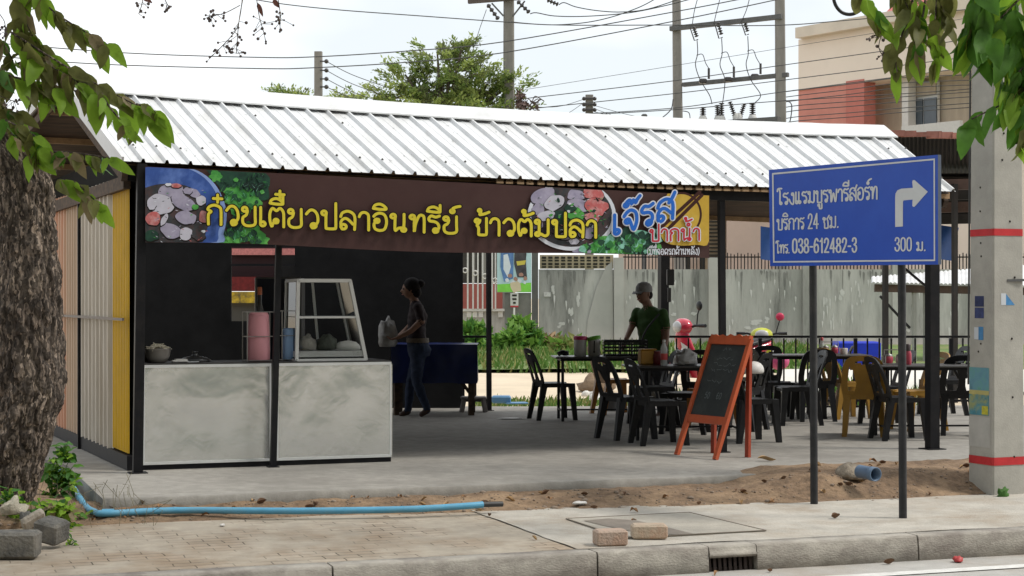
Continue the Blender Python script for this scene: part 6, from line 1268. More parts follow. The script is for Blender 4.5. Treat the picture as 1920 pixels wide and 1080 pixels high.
lump("mortar_lump", "rough grey mortar lump around the drain pipe end", "mortar", G(1596, 897, .25), (.18, .12, .09), mat("mortar_brown", (.28, .235, .18), .95, var=.3, scale=12, bump=.8), 61, amp=.35)
# dry leaves
dl = [mat("dry_leaf_a", (.28, .15, .065), .8, var=.3, scale=20), mat("dry_leaf_b", (.40, .26, .13), .8, var=.3, scale=20), mat("dry_leaf_c", (.14, .075, .04), .8, var=.3, scale=20)]
def dry_leaf(m, k):
    b = MB(); n = 7
    for s in (-1, 1): b.grid(lambda u, v: V((-.05 + .10 * u, s * .022 * math.sin(math.pi * min(1, u * 1.05)) ** .8 * v, .012 + .022 * v * (1 + .5 * k) * math.sin(u * 3) + .012 * math.sin(u * 5 + k))), n, 2)
    return b
protos_l = []; rr = random.Random(12); spots = []
for i in range(64): s = rr.uniform(-1.2, 6.0); t_ = bound(s) + rr.uniform(-.05, .55); spots.append((s, t_))
for i in range(6): spots.append((rr.uniform(-1.5, 5.5), rr.uniform(.25, 1.9)))
for i in range(10): spots.append((rr.uniform(3.9, 5.6), rr.uniform(2.0, 3.2)))
for i in range(4): spots.append((rr.uniform(2.0, 5.0), rr.uniform(-.2, -.04)))
for i, (s, t_) in enumerate(spots):
    k = i % 3; gz = dirt_h(s, t_) if t_ > bound(s) else PAVE + .01
    if 0 < t_ < .17: gz = PAVE + .012
    if t_ < 0: gz = ROAD + .006
    if i < 3: o = dry_leaf(dl[k], k).build("dry_leaf", dl[k]); protos_l.append(o)
    else: o = link(protos_l[k].copy())
    o.location = S(s, t_, gz); o.rotation_euler = (rr.uniform(-.3, .3), rr.uniform(-.3, .3), rr.uniform(0, 6.28)); sc = rr.uniform(.4, .9); o.scale = (sc, sc, sc); tag(o, "dry brown fallen leaf on the ground in front of the shop", "leaf", "fallen dry leaves")
o = link(protos_l[1].copy()); o.location = G(1437, 864, SLAB + .004); o.rotation_euler = (0, 0, .1); o.scale = (1.7, 1.5, 1); tag(o, "large yellowish dry leaf on the edge of the concrete shop floor", "leaf", "fallen dry leaves")
lump("red_cup", "crushed red litter on the road by the kerb", "litter", S(4.1, -.16, ROAD + .006), (.04, .03, .025), plain("litter_red", (.45, .05, .05), .5), 81, amp=.4)
lump("litter_scrap", "white scrap of litter on the dirt verge", "litter", G(1087, 945, .16), (.06, .03, .015), white_pl, 82, amp=.5)
lump("litter_scrap", "tiny white scrap on the block paving", "litter", G(417, 986, .135), (.03, .015, .012), white_pl, 83, amp=.4)
rr = random.Random(33); pb = [mat("pebble", (.22, .17, .13), .9, var=.3)]; proto_p = None
b = MB()
for i in range(900):
    s = rr.uniform(-2.2, 6.5); t_ = bound(s) + rr.uniform(-.15, .6); r_ = rr.uniform(.004, .011) * (2.2 if rr.random() < .08 else 1); p = S(s, t_, dirt_h(s, t_) + .001); b.ball(p, (r_ * rr.uniform(.7, 1.5), r_, r_ * .7), 0, 6, 4)
tag(b.build("gravel", pb), kind="stuff")

# ------------------------------------------------------------------ street tree
bark = mat("bark", (.070, .056, .046), .95, var=.6, scale=16, bump=.5, bscale=60, dark=(.20, .165, .135), dscale=5, damt=.7, stretch=(1, 1, .5))
def plates(m):                          # flaky plates: every cell of a stretched voronoi has its own grey-brown
    t = m.node_tree; n = t.nodes; ln = t.links.new; b = n["Principled BSDF"]; src = b.inputs['Base Color'].links[0].from_socket
    co = n.new("ShaderNodeTexCoord"); ma = n.new("ShaderNodeMapping"); ma.inputs['Scale'].default_value = (15, 15, 3.6)
    wn = n.new("ShaderNodeTexNoise"); wn.inputs['Scale'].default_value = 14; wn.inputs['Detail'].default_value = 3; ln(co.outputs['Object'], wn.inputs['Vector'])
    ad = n.new("ShaderNodeVectorMath"); ad.operation = 'MULTIPLY_ADD'; ad.inputs[1].default_value = (.05, .05, .10); ln(wn.outputs['Color'], ad.inputs[0]); ln(co.outputs['Object'], ad.inputs[2])
    ln(ad.outputs[0], ma.inputs['Vector']); vo = n.new("ShaderNodeTexVoronoi"); ln(ma.outputs[0], vo.inputs['Vector'])
    sp = n.new("ShaderNodeSeparateColor"); ln(vo.outputs['Color'], sp.inputs[0])
    rp = n.new("ShaderNodeValToRGB"); e = rp.color_ramp.elements; e[0].position = .0; e[0].color = (.35, .33, .32, 1); e[1].position = 1; e[1].color = (3.2, 3.1, 3.0, 1); q = e.new(.55); q.color = (.8, .78, .76, 1); q = e.new(.8); q.color = (1.7, 1.65, 1.6, 1); ln(sp.outputs[0], rp.inputs[0])
    mu = n.new("ShaderNodeMix"); mu.data_type = 'RGBA'; mu.blend_type = 'MULTIPLY'; mu.inputs[0].default_value = 1; ln(src, mu.inputs[6]); ln(rp.outputs[0], mu.inputs[7]); ln(mu.outputs[2], b.inputs['Base Color'])
plates(bark)
leaf_o = mat("leaf_olive", (.18, .185, .055), .5, var=.4, scale=9, transl=.55, spec=.3); leaf_g = mat("leaf_bright", (.23, .39, .035), .5, var=.25, scale=5, transl=.45, spec=.3); leaf_y = mat("leaf_tan", (.24, .19, .10), .6, var=.2, scale=6, transl=.3); leaf_dk = mat("leaf_deep", (.085, .21, .025), .45, var=.35, scale=7, transl=.42, spec=.3)
tree = thing("street_tree", G(25, 965, PAVE), "street tree with rough furrowed bark leaning in at the left edge", "tree")
TY = 12.55; kx = TY / FPX
edge = [(990, 52, 62), (950, 64, 60), (910, 76, 60), (860, 88, 60), (800, 100, 60), (740, 117, 62), (700, 118, 62), (600, 116, 60), (520, 112, 57), (450, 107, 54), (400, 103, 51), (345, 98, 50), (300, 78, 48), (260, 50, 46), (200, 10, 42), (120, -40, 38), (0, -110, 32)]
b = MB(); rings = []; n = 190; dense = []
for i in range(len(edge) - 1):
    for j in range(24): f = j / 24; dense.append(tuple(edge[i][k] + (edge[i + 1][k] - edge[i][k]) * f for k in range(3)))
for y, re, r_ in dense:
    c = P(re - r_, y, TY); ring = []
    for k in range(n):
        a = 2 * math.pi * k / n; d = V((math.cos(a), math.sin(a), 0)); q = V((math.cos(a) * .21, math.sin(a) * .21, c.z))
        wv = V((mnoise.noise(q * 9), mnoise.noise(q * 9 + V((5, 0, 0))), mnoise.noise(q * 6 + V((0, 7, 0))))) * .035
        q2 = q + wv; ds, _p = mnoise.voronoi(V((q2.x * 15, q2.y * 15, q2.z * 3.6))); pl_ = min(1, (ds[1] - ds[0]) * 2.2)
        nn = .026 * pl_ + .030 * mnoise.noise(V((q.x * 6, q.y * 6, q.z * 1.5))) + .014 * abs(mnoise.noise(V((q.x * 30, q.y * 30, q.z * 9)))) + .006 * mnoise.noise(q * 60)
        ring.append(c + d * (r_ * kx * .96 + nn - .012))
    rings.append(ring)
b.loft(rings, 0, False, True); b.build("trunk", bark, tree)
def leaf_blade(mb, base, d, nrm, L_, W, curl, m):
    d = V(d).normalized(); nrm = V(nrm); nrm = (nrm - d * nrm.dot(d)); nrm = nrm.normalized() if nrm.length > 1e-4 else d.orthogonal().normalized(); s = d.cross(nrm); seg = 6; rows = []
    for i in range(seg + 1):
        u = i / seg; w_ = W * .5 * (math.sin(math.pi * min(1, u ** .8 * .97 + .03)) ** .75) * (1 - .25 * u); p = V(base) + d * L_ * u + nrm * (-curl * L_ * u * u); up = nrm * (w_ * (.35 + .25 * math.sin(u * 9 + L_ * 90)))
        rows.append([p - s * w_ + up, p, p + s * w_ + up])
    mb.add([q for r_ in rows for q in r_], [(i * 3 + j, i * 3 + j + 1, i * 3 + j + 4, i * 3 + j + 3) for i in range(seg) for j in (0, 1)], m, True)
def spray(parent, twigs, Y, seed, mats, wgt, n_per, Lpx, name="leaves", twig_m=None, droop=1.0, spread=.5):
    rr = random.Random(seed); lv = MB(); tw = MB(); k = Y / FPX
    for tg in twigs:
        pts = catmull([tuple(P(x, y, Y + (z_[0] if z_ else 0))) for x, y, *z_ in tg], 6); tw.tube(pts, [.008 * (1 - .6 * i / len(pts)) for i in range(len(pts))], 6)
        n_ = int(n_per * 1.55)
        for i in range(n_):
            f = (i + rr.random() * .8) / n_; q = pts[min(len(pts) - 2, int(f * (len(pts) - 1)))]; q2 = pts[min(len(pts) - 1, int(f * (len(pts) - 1)) + 1)]; tdir = (V(q2) - V(q)).normalized()
            side = 1 if i % 2 else -1; d = tdir * rr.uniform(.1, .9) + V((rr.gauss(0, spread), rr.gauss(0, spread) + side * .25, -droop * rr.uniform(.5, 1.3))); L_ = Lpx * k * rr.uniform(.65, 1.15); m = rr.choices(range(len(mats)), wgt)[0]
            if f > .82 and len(mats) > 1 and rr.random() < .5: m = 1
            leaf_blade(lv, V(q) + V((rr.gauss(0, .01), rr.gauss(0, .04), 0)), d, V((rr.gauss(0, .8), -1 + rr.gauss(0, .5), .5)), L_, L_ * rr.uniform(.42, .62), rr.uniform(.05, .35), m)
    lv.build(name, mats, parent); tw.build("twigs", twig_m or bark, parent)
LM = [leaf_o, leaf_g, leaf_y, leaf_dk]
spray(tree, [[(66, -30), (90, 12), (135, 45), (180, 70), (215, 92)], [(22, -30), (38, 20), (58, 62), (80, 105)]], 12.3, 1, LM, (6, 2.2, 1, .4), 12, 60)
spray(tree, [[(20, 60), (75, 95), (125, 125), (185, 160), (245, 192), (296, 222)], [(40, 100), (85, 120), (140, 150), (190, 190)], [(-10, 130), (40, 150), (70, 160), (110, 170)]], 12.2, 2, LM, (6, 2.6, .8, .4), 18, 66)
spray(tree, [[(190, 175), (205, 200), (235, 235), (250, 250)], [(255, 195), (285, 205), (305, 225)]], 12.1, 3, LM, (1, 7, .2, 0), 9, 40)
spray(tree, [[(10, 225), (50, 245), (75, 262)], [(55, 290), (110, 285), (165, 290), (215, 298)], [(20, 250), (60, 270), (90, 280)]], 12.1, 4, LM, (4, 4, .3, .8), 14, 48)
spray(tree, [[(112, 338), (140, 342), (170, 368), (192, 388)]], 12.1, 5, LM, (2, 5, .3, 0), 10, 46)
spray(tree, [[(-20, 60), (5, 80), (25, 115)], [(-20, 180), (10, 205), (35, 212)]], 12.25, 6, LM, (8, 0, 2, 1), 8, 50)
b = MB(); b.tube(catmull([tuple(P(-30, 150, 12.5)), tuple(P(20, 125, 12.4)), tuple(P(60, 112, 12.3))], 5), .012, 8); b.build("branch", bark, tree)
# the crown itself spreads above the picture and shades the pavement
b = MB(); rr = random.Random(77); br_mb = MB(); top_ = P(-110 - 32, 0, TY)
for i in range(22):
    c = V((rr.uniform(-8.5, 4.5), rr.uniform(6.0, 11.0), rr.uniform(5.4, 8.2))); leaf_quads(b, c, (1.25, 1.1, .6), 95, .24, .13, rr, (0, 0, 1, 3))
    br_mb.tube([top_, top_.lerp(c, .5) + V((0, 0, .5)), c], [.09, .06, .02], 6)
b.build("crown", LM, tree); br_mb.build("limbs", bark, tree)
def berries(twigs, Y, label, seed, n):
    rr = random.Random(seed); t = thing("seed_twig", P(twigs[0][0][0], twigs[0][0][1], Y), label, "twig", "hanging seed twigs"); tw = MB(); be = MB()
    for tg in twigs:
        pts = catmull([tuple(P(x, y, Y)) for x, y in tg], 5); tw.tube(pts, .003, 5)
        for i in range(n): q = V(pts[int(len(pts) * rr.uniform(.45, .99))]); e = q + V((rr.gauss(0, .035), rr.gauss(0, .03), rr.gauss(-.02, .03))); tw.tube([q, e], .0018, 4); be.ball(e, rr.uniform(.007, .012), 0, 8, 6)
    tw.build("stem", bark, t); be.build("seeds", mat("seed_brown%d" % seed, (.12, .09, .085), .7, var=.3), t); return t
berries([[(455, -10), (450, 30), (440, 60), (405, 98)], [(457, -10), (448, 40), (443, 100)], [(450, 10), (420, 25), (392, 30)]], 12.0, "seed twig hanging from the top of the sky, left of centre", 3, 16)
t = berries([[(480, -10), (486, 30), (495, 62)], [(520, -10), (526, 30), (524, 45)]], 12.0, "seed twig with two reddish leaves at the top of the sky", 4, 12)
b = MB(); leaf_blade(b, P(483, 6, 12), (.4, 0, -1), (0, -1, .3), .10, .035, .1, 0); leaf_blade(b, P(512, 0, 12), (.5, 0, -.6), (0, -1, .3), .07, .04, .1, 0); b.build("red_leaf", mat("leaf_red", (.16, .06, .045), .6, var=.3), t)
t = berries([[(268, -12), (266, 8), (260, 26)], [(305, -10), (312, 5), (316, 12)]], 12.0, "short seed twig at the very top left of the sky", 5, 7); b = MB(); leaf_blade(b, P(266, -6, 12), (.8, 0, -.4), (0, -1, .3), .08, .04, .3, 0); b.build("red_leaf", MATS["leaf_red"], t)
berries([[(-6, 20), (8, 40), (10, 62)], [(0, 180), (20, 188), (34, 190)]], 12.1, "seed twig among the leaves at the left edge", 6, 12)
# overhanging branch, upper right
ob = thing("overhanging_branch", P(1780, -40, 11.6), "leafy branch of dull olive leaves hanging in at the top right", "branch", None)
spray(ob, [[(1600, -30), (1622, 0), (1640, 25), (1650, 40)], [(1720, -40), (1705, 20), (1690, 70), (1680, 110), (1682, 135)], [(1760, -40), (1755, 20), (1752, 70), (1756, 100), (1750, 130)], [(1735, 0), (1728, 40), (1715, 75), (1718, 110)], [(1770, -20), (1765, 10), (1775, 40)], [(1690, -30), (1700, 10), (1725, 40)]], 11.6, 7, LM, (6, 2.4, .6, 1), 9, 58, spread=.45)
t = berries([[(1655, 60), (1648, 90), (1665, 118)], [(1680, -5), (1700, 5), (1712, 0)], [(1690, 30), (1668, 62), (1636, 66)]], 11.7, "dark seed twig hanging under the olive leaves at the top right", 8, 10)
gb = thing("leafy_branch", P(1900, -40, 11.4), "branch of fresh green leaves hanging in front of the concrete pole", "branch")
spray(gb, [[(1880, -30), (1850, 10), (1820, 50), (1815, 90)], [(1930, -20), (1880, 30), (1850, 70), (1840, 110)], [(1950, 20), (1910, 60), (1880, 90), (1875, 125)], [(1950, 80), (1925, 120), (1905, 140), (1893, 160)], [(1830, -30), (1826, 20), (1836, 60)], [(1900, 20), (1930, 70), (1935, 120)]], 11.4, 9, [leaf_dk, leaf_g, leaf_o], (8, 3, .6), 9, 84, spread=.4)
spray(gb, [[(1950, 130), (1915, 175), (1870, 200), (1820, 225), (1808, 245)], [(1940, 150), (1905, 160), (1890, 190)], [(1950, 190), (1930, 200), (1915, 215)]], 11.4, 10, [leaf_dk, leaf_g, leaf_o], (8, 2, .4), 8, 66, spread=.35)
spray(gb, [[(1950, 230), (1925, 255), (1905, 270)]], 11.4, 11, [leaf_o, leaf_g], (4, 3), 4, 60)
b = MB(); b.tube(catmull([tuple(P(*q, 11.8)) for q in ((1560, -20), (1566, 8), (1580, 24), (1600, 26), (1618, 12), (1625, -20))], 6), .012, 8); tag(b.build("coiled_cable", plain("coil_black", (.02, .02, .02), .4)), "thick black cable loop hanging at the top right of the sky", "cable")
lp = thing("white_post", G(-4, 1010, PAVE), "slim white post at the left edge behind the tree", "post"); b = MB(); b.tube([P(-14, 1000, 13.4), P(6, 345, 13.2)], .028, 12); b.build("post_shaft", white_pl, lp); b = MB(); b.lathe([(.035, 0), (.04, .05), (.02, .1)], P(7, 345, 13.2), 12); b.build("post_cap", white_pl, lp)
# plants at the tree's foot
def plant(name, label, spots, Y, z_, Lpx, mats, wgt, seed, n):
    rr = random.Random(seed); k = Y / FPX; t = thing(name, P(spots[0][0], spots[0][1], Y), label, "plant", "weeds at the foot of the tree"); lv = MB(); stx = MB()
    for px, py, sp in spots:
        base = P(px, py + sp * .9, Y)
        for i in range(n):
            e = P(px + rr.gauss(0, sp * .6), py + rr.gauss(0, sp * .55), Y + rr.gauss(0, .05)); stx.tube([base, (base + e) / 2 + V((0, 0, .01)), e], .0025, 4); m = rr.choices(range(len(mats)), wgt)[0]
            leaf_blade(lv, e, (rr.gauss(0, 1), rr.gauss(-.3, .6), rr.gauss(-.1, .5)), (rr.gauss(0, .5), -.5, 1), Lpx * k * rr.uniform(.6, 1.2), Lpx * k * rr.uniform(.45, .7), .15, m)
    lv.build("leaves", mats, t); stx.build("stems", lf_a, t)
wl = [leaf_dk, leaf_g, mat("weed_green", (.06, .17, .03), .6, var=.3, scale=6, transl=.3)]
plant("weed_plant", "dark leafy weed right of the tree trunk against the shop wall", [(118, 850, 16), (112, 890, 22), (100, 915, 24), (128, 905, 16), (95, 880, 18)], 13.3, 0, 20, wl, (5, 3, 4), 1, 40)
plant("weed_plant", "creeping bright green weed over the blocks at the tree foot", [(20, 935, 14), (30, 960, 20), (60, 965, 20), (90, 960, 20), (115, 955, 14), (45, 985, 12), (120, 985, 12)], 12.1, 0, 20, wl, (1, 6, 4), 2, 42)
plant("weed_plant", "yellow green weed tip reaching right from the tree foot", [(110, 955, 14), (128, 960, 8)], 12.0, 0, 24, [leaf_g, leaf_y], (4, 2), 3, 26)
plant("weed_plant", "broad green leaf plant below the bend of the blue pipe", [(150, 968, 9)], 12.35, 0, 22, wl, (3, 1, 3), 4, 8)
plant("weed_plant", "small weeds trailing onto the paving by the tilted block", [(122, 1000, 9), (132, 1018, 8), (120, 1042, 9), (148, 1025, 5)], 11.2, 0, 11, wl, (1, 3, 4), 5, 14)
b = MB(); rr = random.Random(15)
for i in range(34):
    s = rr.uniform(-1.5, -.75); t_ = rr.uniform(2.2, 3.0); p = S(s, t_, dirt_h(s, t_)); b.tube([p, p + V((rr.gauss(0, .03), rr.gauss(0, .03), rr.uniform(.04, .16))), p + V((rr.gauss(0, .06), rr.gauss(0, .06), rr.uniform(.08, .24)))], .0018, 4)
tag(b.build("dry_stalks", mat("stalk", (.18, .16, .10), .9)), kind="stuff")
# ================================================================== PEOPLE
skin = mat("skin_tone", (.20, .105, .068), .55, var=.1, scale=9); hair_m = mat("black_hair", (.010, .008, .008), .75, spec=.15, var=.3, scale=30)
def remesh_body(src, mats, name, parent, voxel=.011, extra=None):
    me = bpy.data.meshes.new("tmp"); me.from_pydata(src.v, [], src.f); me.update()
    o = bpy.data.objects.new("tmp", me); COL.objects.link(o)
    m = o.modifiers.new("r", 'REMESH'); m.mode = 'VOXEL'; m.voxel_size = voxel; m.use_smooth_shade = True
    s = o.modifiers.new("s", 'SMOOTH'); s.factor = .5; s.iterations = 4
    dg = bpy.context.evaluated_depsgraph_get(); ev = o.evaluated_get(dg).to_mesh()
    vs_ = [v.co.copy() for v in ev.vertices]; fs = [list(p.vertices) for p in ev.polygons]; o.evaluated_get(dg).to_mesh_clear()
    bpy.data.objects.remove(o); bpy.data.meshes.remove(me)
    # material of the nearest source vertex
    kd = KDTree(len(src.v)); vm = [0] * len(src.v)
    for f, mi in zip(src.f, src.m):
        for i in f: vm[i] = mi
    for i, p in enumerate(src.v): kd.insert(p, i)
    kd.balance(); out = MB()
    folded = []
    for p in vs_:
        mi = vm[kd.find(p)[1]]; k = .009 if mi in (1, 2) else 0
        folded.append(p + V((mnoise.noise(p * 11), mnoise.noise(p * 11 + V((9, 0, 0))), 0)) * k + V((mnoise.noise(V((p.x * 8, p.y * 8, p.z * 24))), mnoise.noise(V((p.x * 8, p.y * 8 + 5, p.z * 24))), 0)) * k * .8)
    out.v = [tuple(p) for p in folded]; out.f = fs; out.sm = [True] * len(fs)
    out.m = [vm[kd.find(sum((vs_[i] for i in f), V((0, 0, 0))) / len(f))[1]] for f in fs]
    if extra is not None: out.add(extra.v, extra.f); out.m[-len(extra.f):] = extra.m; out.sm[-len(extra.f):] = extra.sm
    return out.build(name, mats, parent)
def limb(b, pts, rs, m):                # tapering limb, filled densely so that the nearest-vertex colour is right
    pts = [V(p) for p in pts]; q = []; r_ = []
    for i in range(len(pts) - 1):
        n = max(2, int((pts[i + 1] - pts[i]).length / .02))
        for j in range(n): f = j / n; q.append(pts[i].lerp(pts[i + 1], f)); r_.append(rs[i] + (rs[i + 1] - rs[i]) * f)
    q.append(pts[-1]); r_.append(rs[-1]); b.tube(q, r_, 14, m); b.ball(pts[0], rs[0], m, 12, 8); b.ball(pts[-1], rs[-1], m, 12, 8)
def trunk_loft(b, rings, axis, m):      # rings: centre, half width (along axis), half depth
    ax = V(axis).normalized(); dp = V((0, 0, 1)).cross(ax).normalized(); rg = []
    for i in range(len(rings) - 1):
        n = 5
        for j in range(n):
            f = j / n; c = V(rings[i][0]).lerp(V(rings[i + 1][0]), f); w_ = rings[i][1] + (rings[i + 1][1] - rings[i][1]) * f; d = rings[i][2] + (rings[i + 1][2] - rings[i][2]) * f
            rg.append([c + ax * (w_ * math.cos(t)) + dp * (d * math.sin(t)) for t in [2 * math.pi * k / 20 for k in range(20)]])
    c, w_, d = rings[-1]; rg.append([V(c) + ax * (w_ * math.cos(t)) + dp * (d * math.sin(t)) for t in [2 * math.pi * k / 20 for k in range(20)]]); b.loft(rg, m, True, True)
def hand(b, ex, wrist, d, side, m, curl=.5, s=1.0):   # palm into the body, five fingers as extra
    wrist, d, side = V(wrist), V(d).normalized(), V(side); side = (side - d * side.dot(d)).normalized(); nrm = d.cross(side)
    pc_ = wrist + d * .05 * s; b.loft([[wrist + d * (x * s) + side * (w_ * s * math.cos(t)) + nrm * (.014 * s * math.sin(t)) for t in [2 * math.pi * k / 12 for k in range(12)]] for x, w_ in ((0, .026), (.03, .036), (.07, .042), (.09, .038))], m, True, True)
    for k, (o, L_) in enumerate(((-.030, .062), (-.010, .075), (.010, .070), (.029, .054))):
        p0 = wrist + d * (.085 * s) + side * (o * s); a = d; pts = [p0]
        for j in range(3): a = (a + nrm * (curl * .55 + .05 * k)).normalized(); pts.append(pts[-1] + a * (L_ * s / 2.6))
        ex.tube([tuple(p) for p in pts], [.0088 * s, .0082 * s, .0075 * s, .006 * s], 8, m)
    p0 = wrist + d * .03 * s - side * .034 * s; a = (d * .7 - side * .7).normalized(); ex.tube([tuple(p0), tuple(p0 + a * .032 * s), tuple(p0 + (a + d * .5 + nrm * curl * .6).normalized() * .062 * s)], [.0105 * s, .0095 * s, .007 * s], 8, m)
def head(b, ex, c, f, m, hr=.098):      # c centre, f facing direction
    c, f = V(c), V(f).normalized(); s = f.cross(V((0, 0, 1))).normalized()
    rings = []
    for i in range(15):
        t = math.pi * (.03 + .94 * i / 14); z = -math.cos(t) * .118; w_ = math.sin(t); jaw = .80 + .20 * min(1, max(0, (z + .118) / .11))
        rings.append([c + V((0, 0, z)) + f * (math.cos(a) * w_ * hr * (1.0 if math.cos(a) > 0 else 1.02) * (jaw if math.cos(a) < 0 else .5 + .5 * jaw + .06)) + s * (math.sin(a) * w_ * hr * .80 * jaw) for a in [2 * math.pi * k / 20 for k in range(20)]])
    b.loft(rings, m, True, True); b.tube([c + f * .088 + V((0, 0, .014)), c + f * .112 - V((0, 0, .018)), c + f * .094 - V((0, 0, .03))], [.011, .016, .012], 8, m)
    for q in (-1, 1):
        b.ball(c + s * (q * .08) - f * .008 - V((0, 0, .004)), (.014, .014, .03), m, 8, 6); ex.ball(c + f * .087 + s * (q * .033) + V((0, 0, .012)), .0105, 3, 8, 6)
    ex.tube([c + f * .090 + s * .024 - V((0, 0, .055)), c + f * .097 - V((0, 0, .053)), c + f * .090 - s * .024 - V((0, 0, .055))], .006, 6, 4)
eye_m = plain("eye_dark", (.02, .015, .012), .3); lip_m = plain("lip", (.28, .10, .08), .5)
# woman walking left through the kitchen
WY = 21.3
def W(px, py, dy=0.0): return P(px, py, WY + dy)
shirt_w = mat("maroon_shirt", (.014, .005, .007), .8, var=.25, scale=20, bump=.3, bscale=25); jeans = mat("blue_jeans", (.022, .034, .07), .85, var=.3, scale=25, bump=.3, bscale=60); shoe_m = plain("sandal_brown", (.07, .04, .03), .6)  # shirt and jeans darkened: their colour carries the kitchen's shade
wom = thing("person", G(790, 779, SLAB), "person with hair bun, dark shirt and blue jeans carrying a white bag", "person")
b = MB(); ex = MB(); fdir = V((-1, -.15, -.12))
head(b, ex, W(769, 542), fdir, 0, .094)
limb(b, [W(774, 556), W(779, 570)], [.05, .055], 0)
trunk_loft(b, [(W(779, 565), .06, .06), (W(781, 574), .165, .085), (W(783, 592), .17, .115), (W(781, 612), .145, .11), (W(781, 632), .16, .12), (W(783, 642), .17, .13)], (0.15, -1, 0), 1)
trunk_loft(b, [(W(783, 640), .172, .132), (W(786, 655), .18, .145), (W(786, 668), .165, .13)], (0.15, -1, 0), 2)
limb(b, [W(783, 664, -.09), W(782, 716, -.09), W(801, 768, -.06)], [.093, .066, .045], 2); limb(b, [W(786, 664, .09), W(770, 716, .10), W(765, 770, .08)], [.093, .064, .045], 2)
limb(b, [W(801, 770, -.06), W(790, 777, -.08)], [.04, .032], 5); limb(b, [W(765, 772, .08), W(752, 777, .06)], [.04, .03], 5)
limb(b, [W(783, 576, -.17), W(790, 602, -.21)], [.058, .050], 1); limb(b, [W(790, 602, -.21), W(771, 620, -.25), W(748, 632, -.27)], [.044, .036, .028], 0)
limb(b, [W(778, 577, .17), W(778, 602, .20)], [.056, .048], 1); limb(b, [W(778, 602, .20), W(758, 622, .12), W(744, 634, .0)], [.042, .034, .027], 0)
hand(b, ex, W(748, 632, -.27), (-1, .1, -.35), (0, -1, .2), 0, .9); hand(b, ex, W(744, 634, .0), (-1, -.2, -.35), (0, 1, .2), 0, .9)
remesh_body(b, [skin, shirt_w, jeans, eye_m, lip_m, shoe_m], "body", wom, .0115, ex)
b = MB(); b.ball(W(773, 536), (.108, .10, .105), 0, 16, 10); b.ball(W(788, 532), (.055, .05, .05), 0, 12, 8); b.ball(W(781, 548), (.06, .075, .07), 0, 12, 8); b.build("hair", hair_m, wom)
b = MB(); trunk = [W(783, 634 + k) for k in (0, 8)]; trunk_loft(b, [(trunk[0], .176, .136), (trunk[1], .18, .14)], (0.15, -1, 0), 0); b.build("belt", mat("belt_tan", (.12, .09, .06), .6, var=.5, scale=30), wom)
lump("carried_bag", "white plastic bag held in the walking woman's hands", "bag", W(727, 650, -.15), (.11, .10, .24), mat("bag_white", (.30, .29, .28), .5, var=.3, scale=14, bump=.6, bscale=20), 91, amp=.4)
# man in a cap leaning on the table
MY = 21.5
def M_(px, py, dy=0.0): return P(px, py, MY + dy)
shirt_m = mat("green_shirt", (.028, .075, .012), .8, var=.2, scale=12, bump=.3, bscale=20); trousers = plain("dark_trousers", (.025, .025, .03), .8); cap_m = mat("grey_cap", (.20, .20, .20), .8, var=.15, scale=30)
man = thing("person", G(1222, 781, SLAB), "person in grey cap and green shirt leaning a hand on the crate", "person")
b = MB(); ex = MB(); fdir = V((-.75, -.65, -.12))
head(b, ex, M_(1207, 552), fdir, 0, .098); limb(b, [M_(1212, 566), M_(1217, 581)], [.056, .064], 0)
trunk_loft(b, [(M_(1217, 575), .07, .065), (M_(1219, 584), .185, .095), (M_(1221, 606), .20, .125), (M_(1223, 632), .185, .125), (M_(1224, 664), .19, .13)], (.8, -.6, 0), 1)
trunk_loft(b, [(M_(1224, 660), .185, .13), (M_(1224, 678), .185, .135), (M_(1224, 690), .17, .12)], (.8, -.6, 0), 2)
limb(b, [M_(1214, 686, .06), M_(1212, 732, .04), M_(1210, 774, .06)], [.098, .068, .05], 2); limb(b, [M_(1236, 686, -.06), M_(1238, 732, -.08), M_(1240, 776, -.05)], [.098, .068, .05], 2)
limb(b, [M_(1210, 774, .06), M_(1198, 781, -.02)], [.045, .036], 5); limb(b, [M_(1240, 777, -.05), M_(1228, 783, -.12)], [.045, .036], 5)
limb(b, [M_(1195, 586, .10), M_(1188, 603, .08)], [.066, .058], 1); limb(b, [M_(1188, 603, .08), M_(1184, 614, .06), M_(1174, 636, -.12)], [.046, .041, .03], 0); hand(b, ex, M_(1174, 636, -.12), (-.4, -.5, -.7), (-.8, .5, 0), 0, .4)
limb(b, [M_(1243, 588, -.12), M_(1249, 612, -.14)], [.066, .056], 1); limb(b, [M_(1249, 612, -.14), M_(1249, 632, -.16), M_(1244, 664, -.24)], [.045, .040, .03], 0); hand(b, ex, M_(1244, 664, -.24), (-.3, -.2, -1), (.5, -.8, 0), 0, .5)
remesh_body(b, [skin, shirt_m, trousers, eye_m, lip_m, shoe_m], "body", man, .0115, ex)
b = MB(); f = V((-.75, -.65, 0)).normalized(); c = M_(1207, 543); s = f.cross(V((0, 0, 1))); rings = []
for z, k in ((-.03, 1.0), (.0, 1.02), (.04, .96), (.075, .72), (.095, .3)): rings.append([c + f * (math.cos(t) * .112 * k - .004) + s * (math.sin(t) * .092 * k) + V((0, 0, z)) for t in [2 * math.pi * q / 22 for q in range(22)]])
b.loft(rings, 0, True, True); n = 9; b.grid(lambda u, v: c + f * (.095 + .085 * v * math.sin(math.pi * (.12 + .76 * u))) + s * ((u - .5) * .17 * (1 - .1 * v)) + V((0, 0, -.022 - .028 * v + .0)), n, 5); b.grid(lambda u, v: c + f * (.095 + .085 * v * math.sin(math.pi * (.12 + .76 * (1 - u)))) + s * ((.5 - u) * .17 * (1 - .1 * v)) + V((0, 0, -.028 - .028 * v)), n, 5); b.build("cap", cap_m, man)
b = MB(); b.ball(M_(1211, 553, .03), (.088, .085, .07), 0, 14, 8); b.build("hair", hair_m, man)
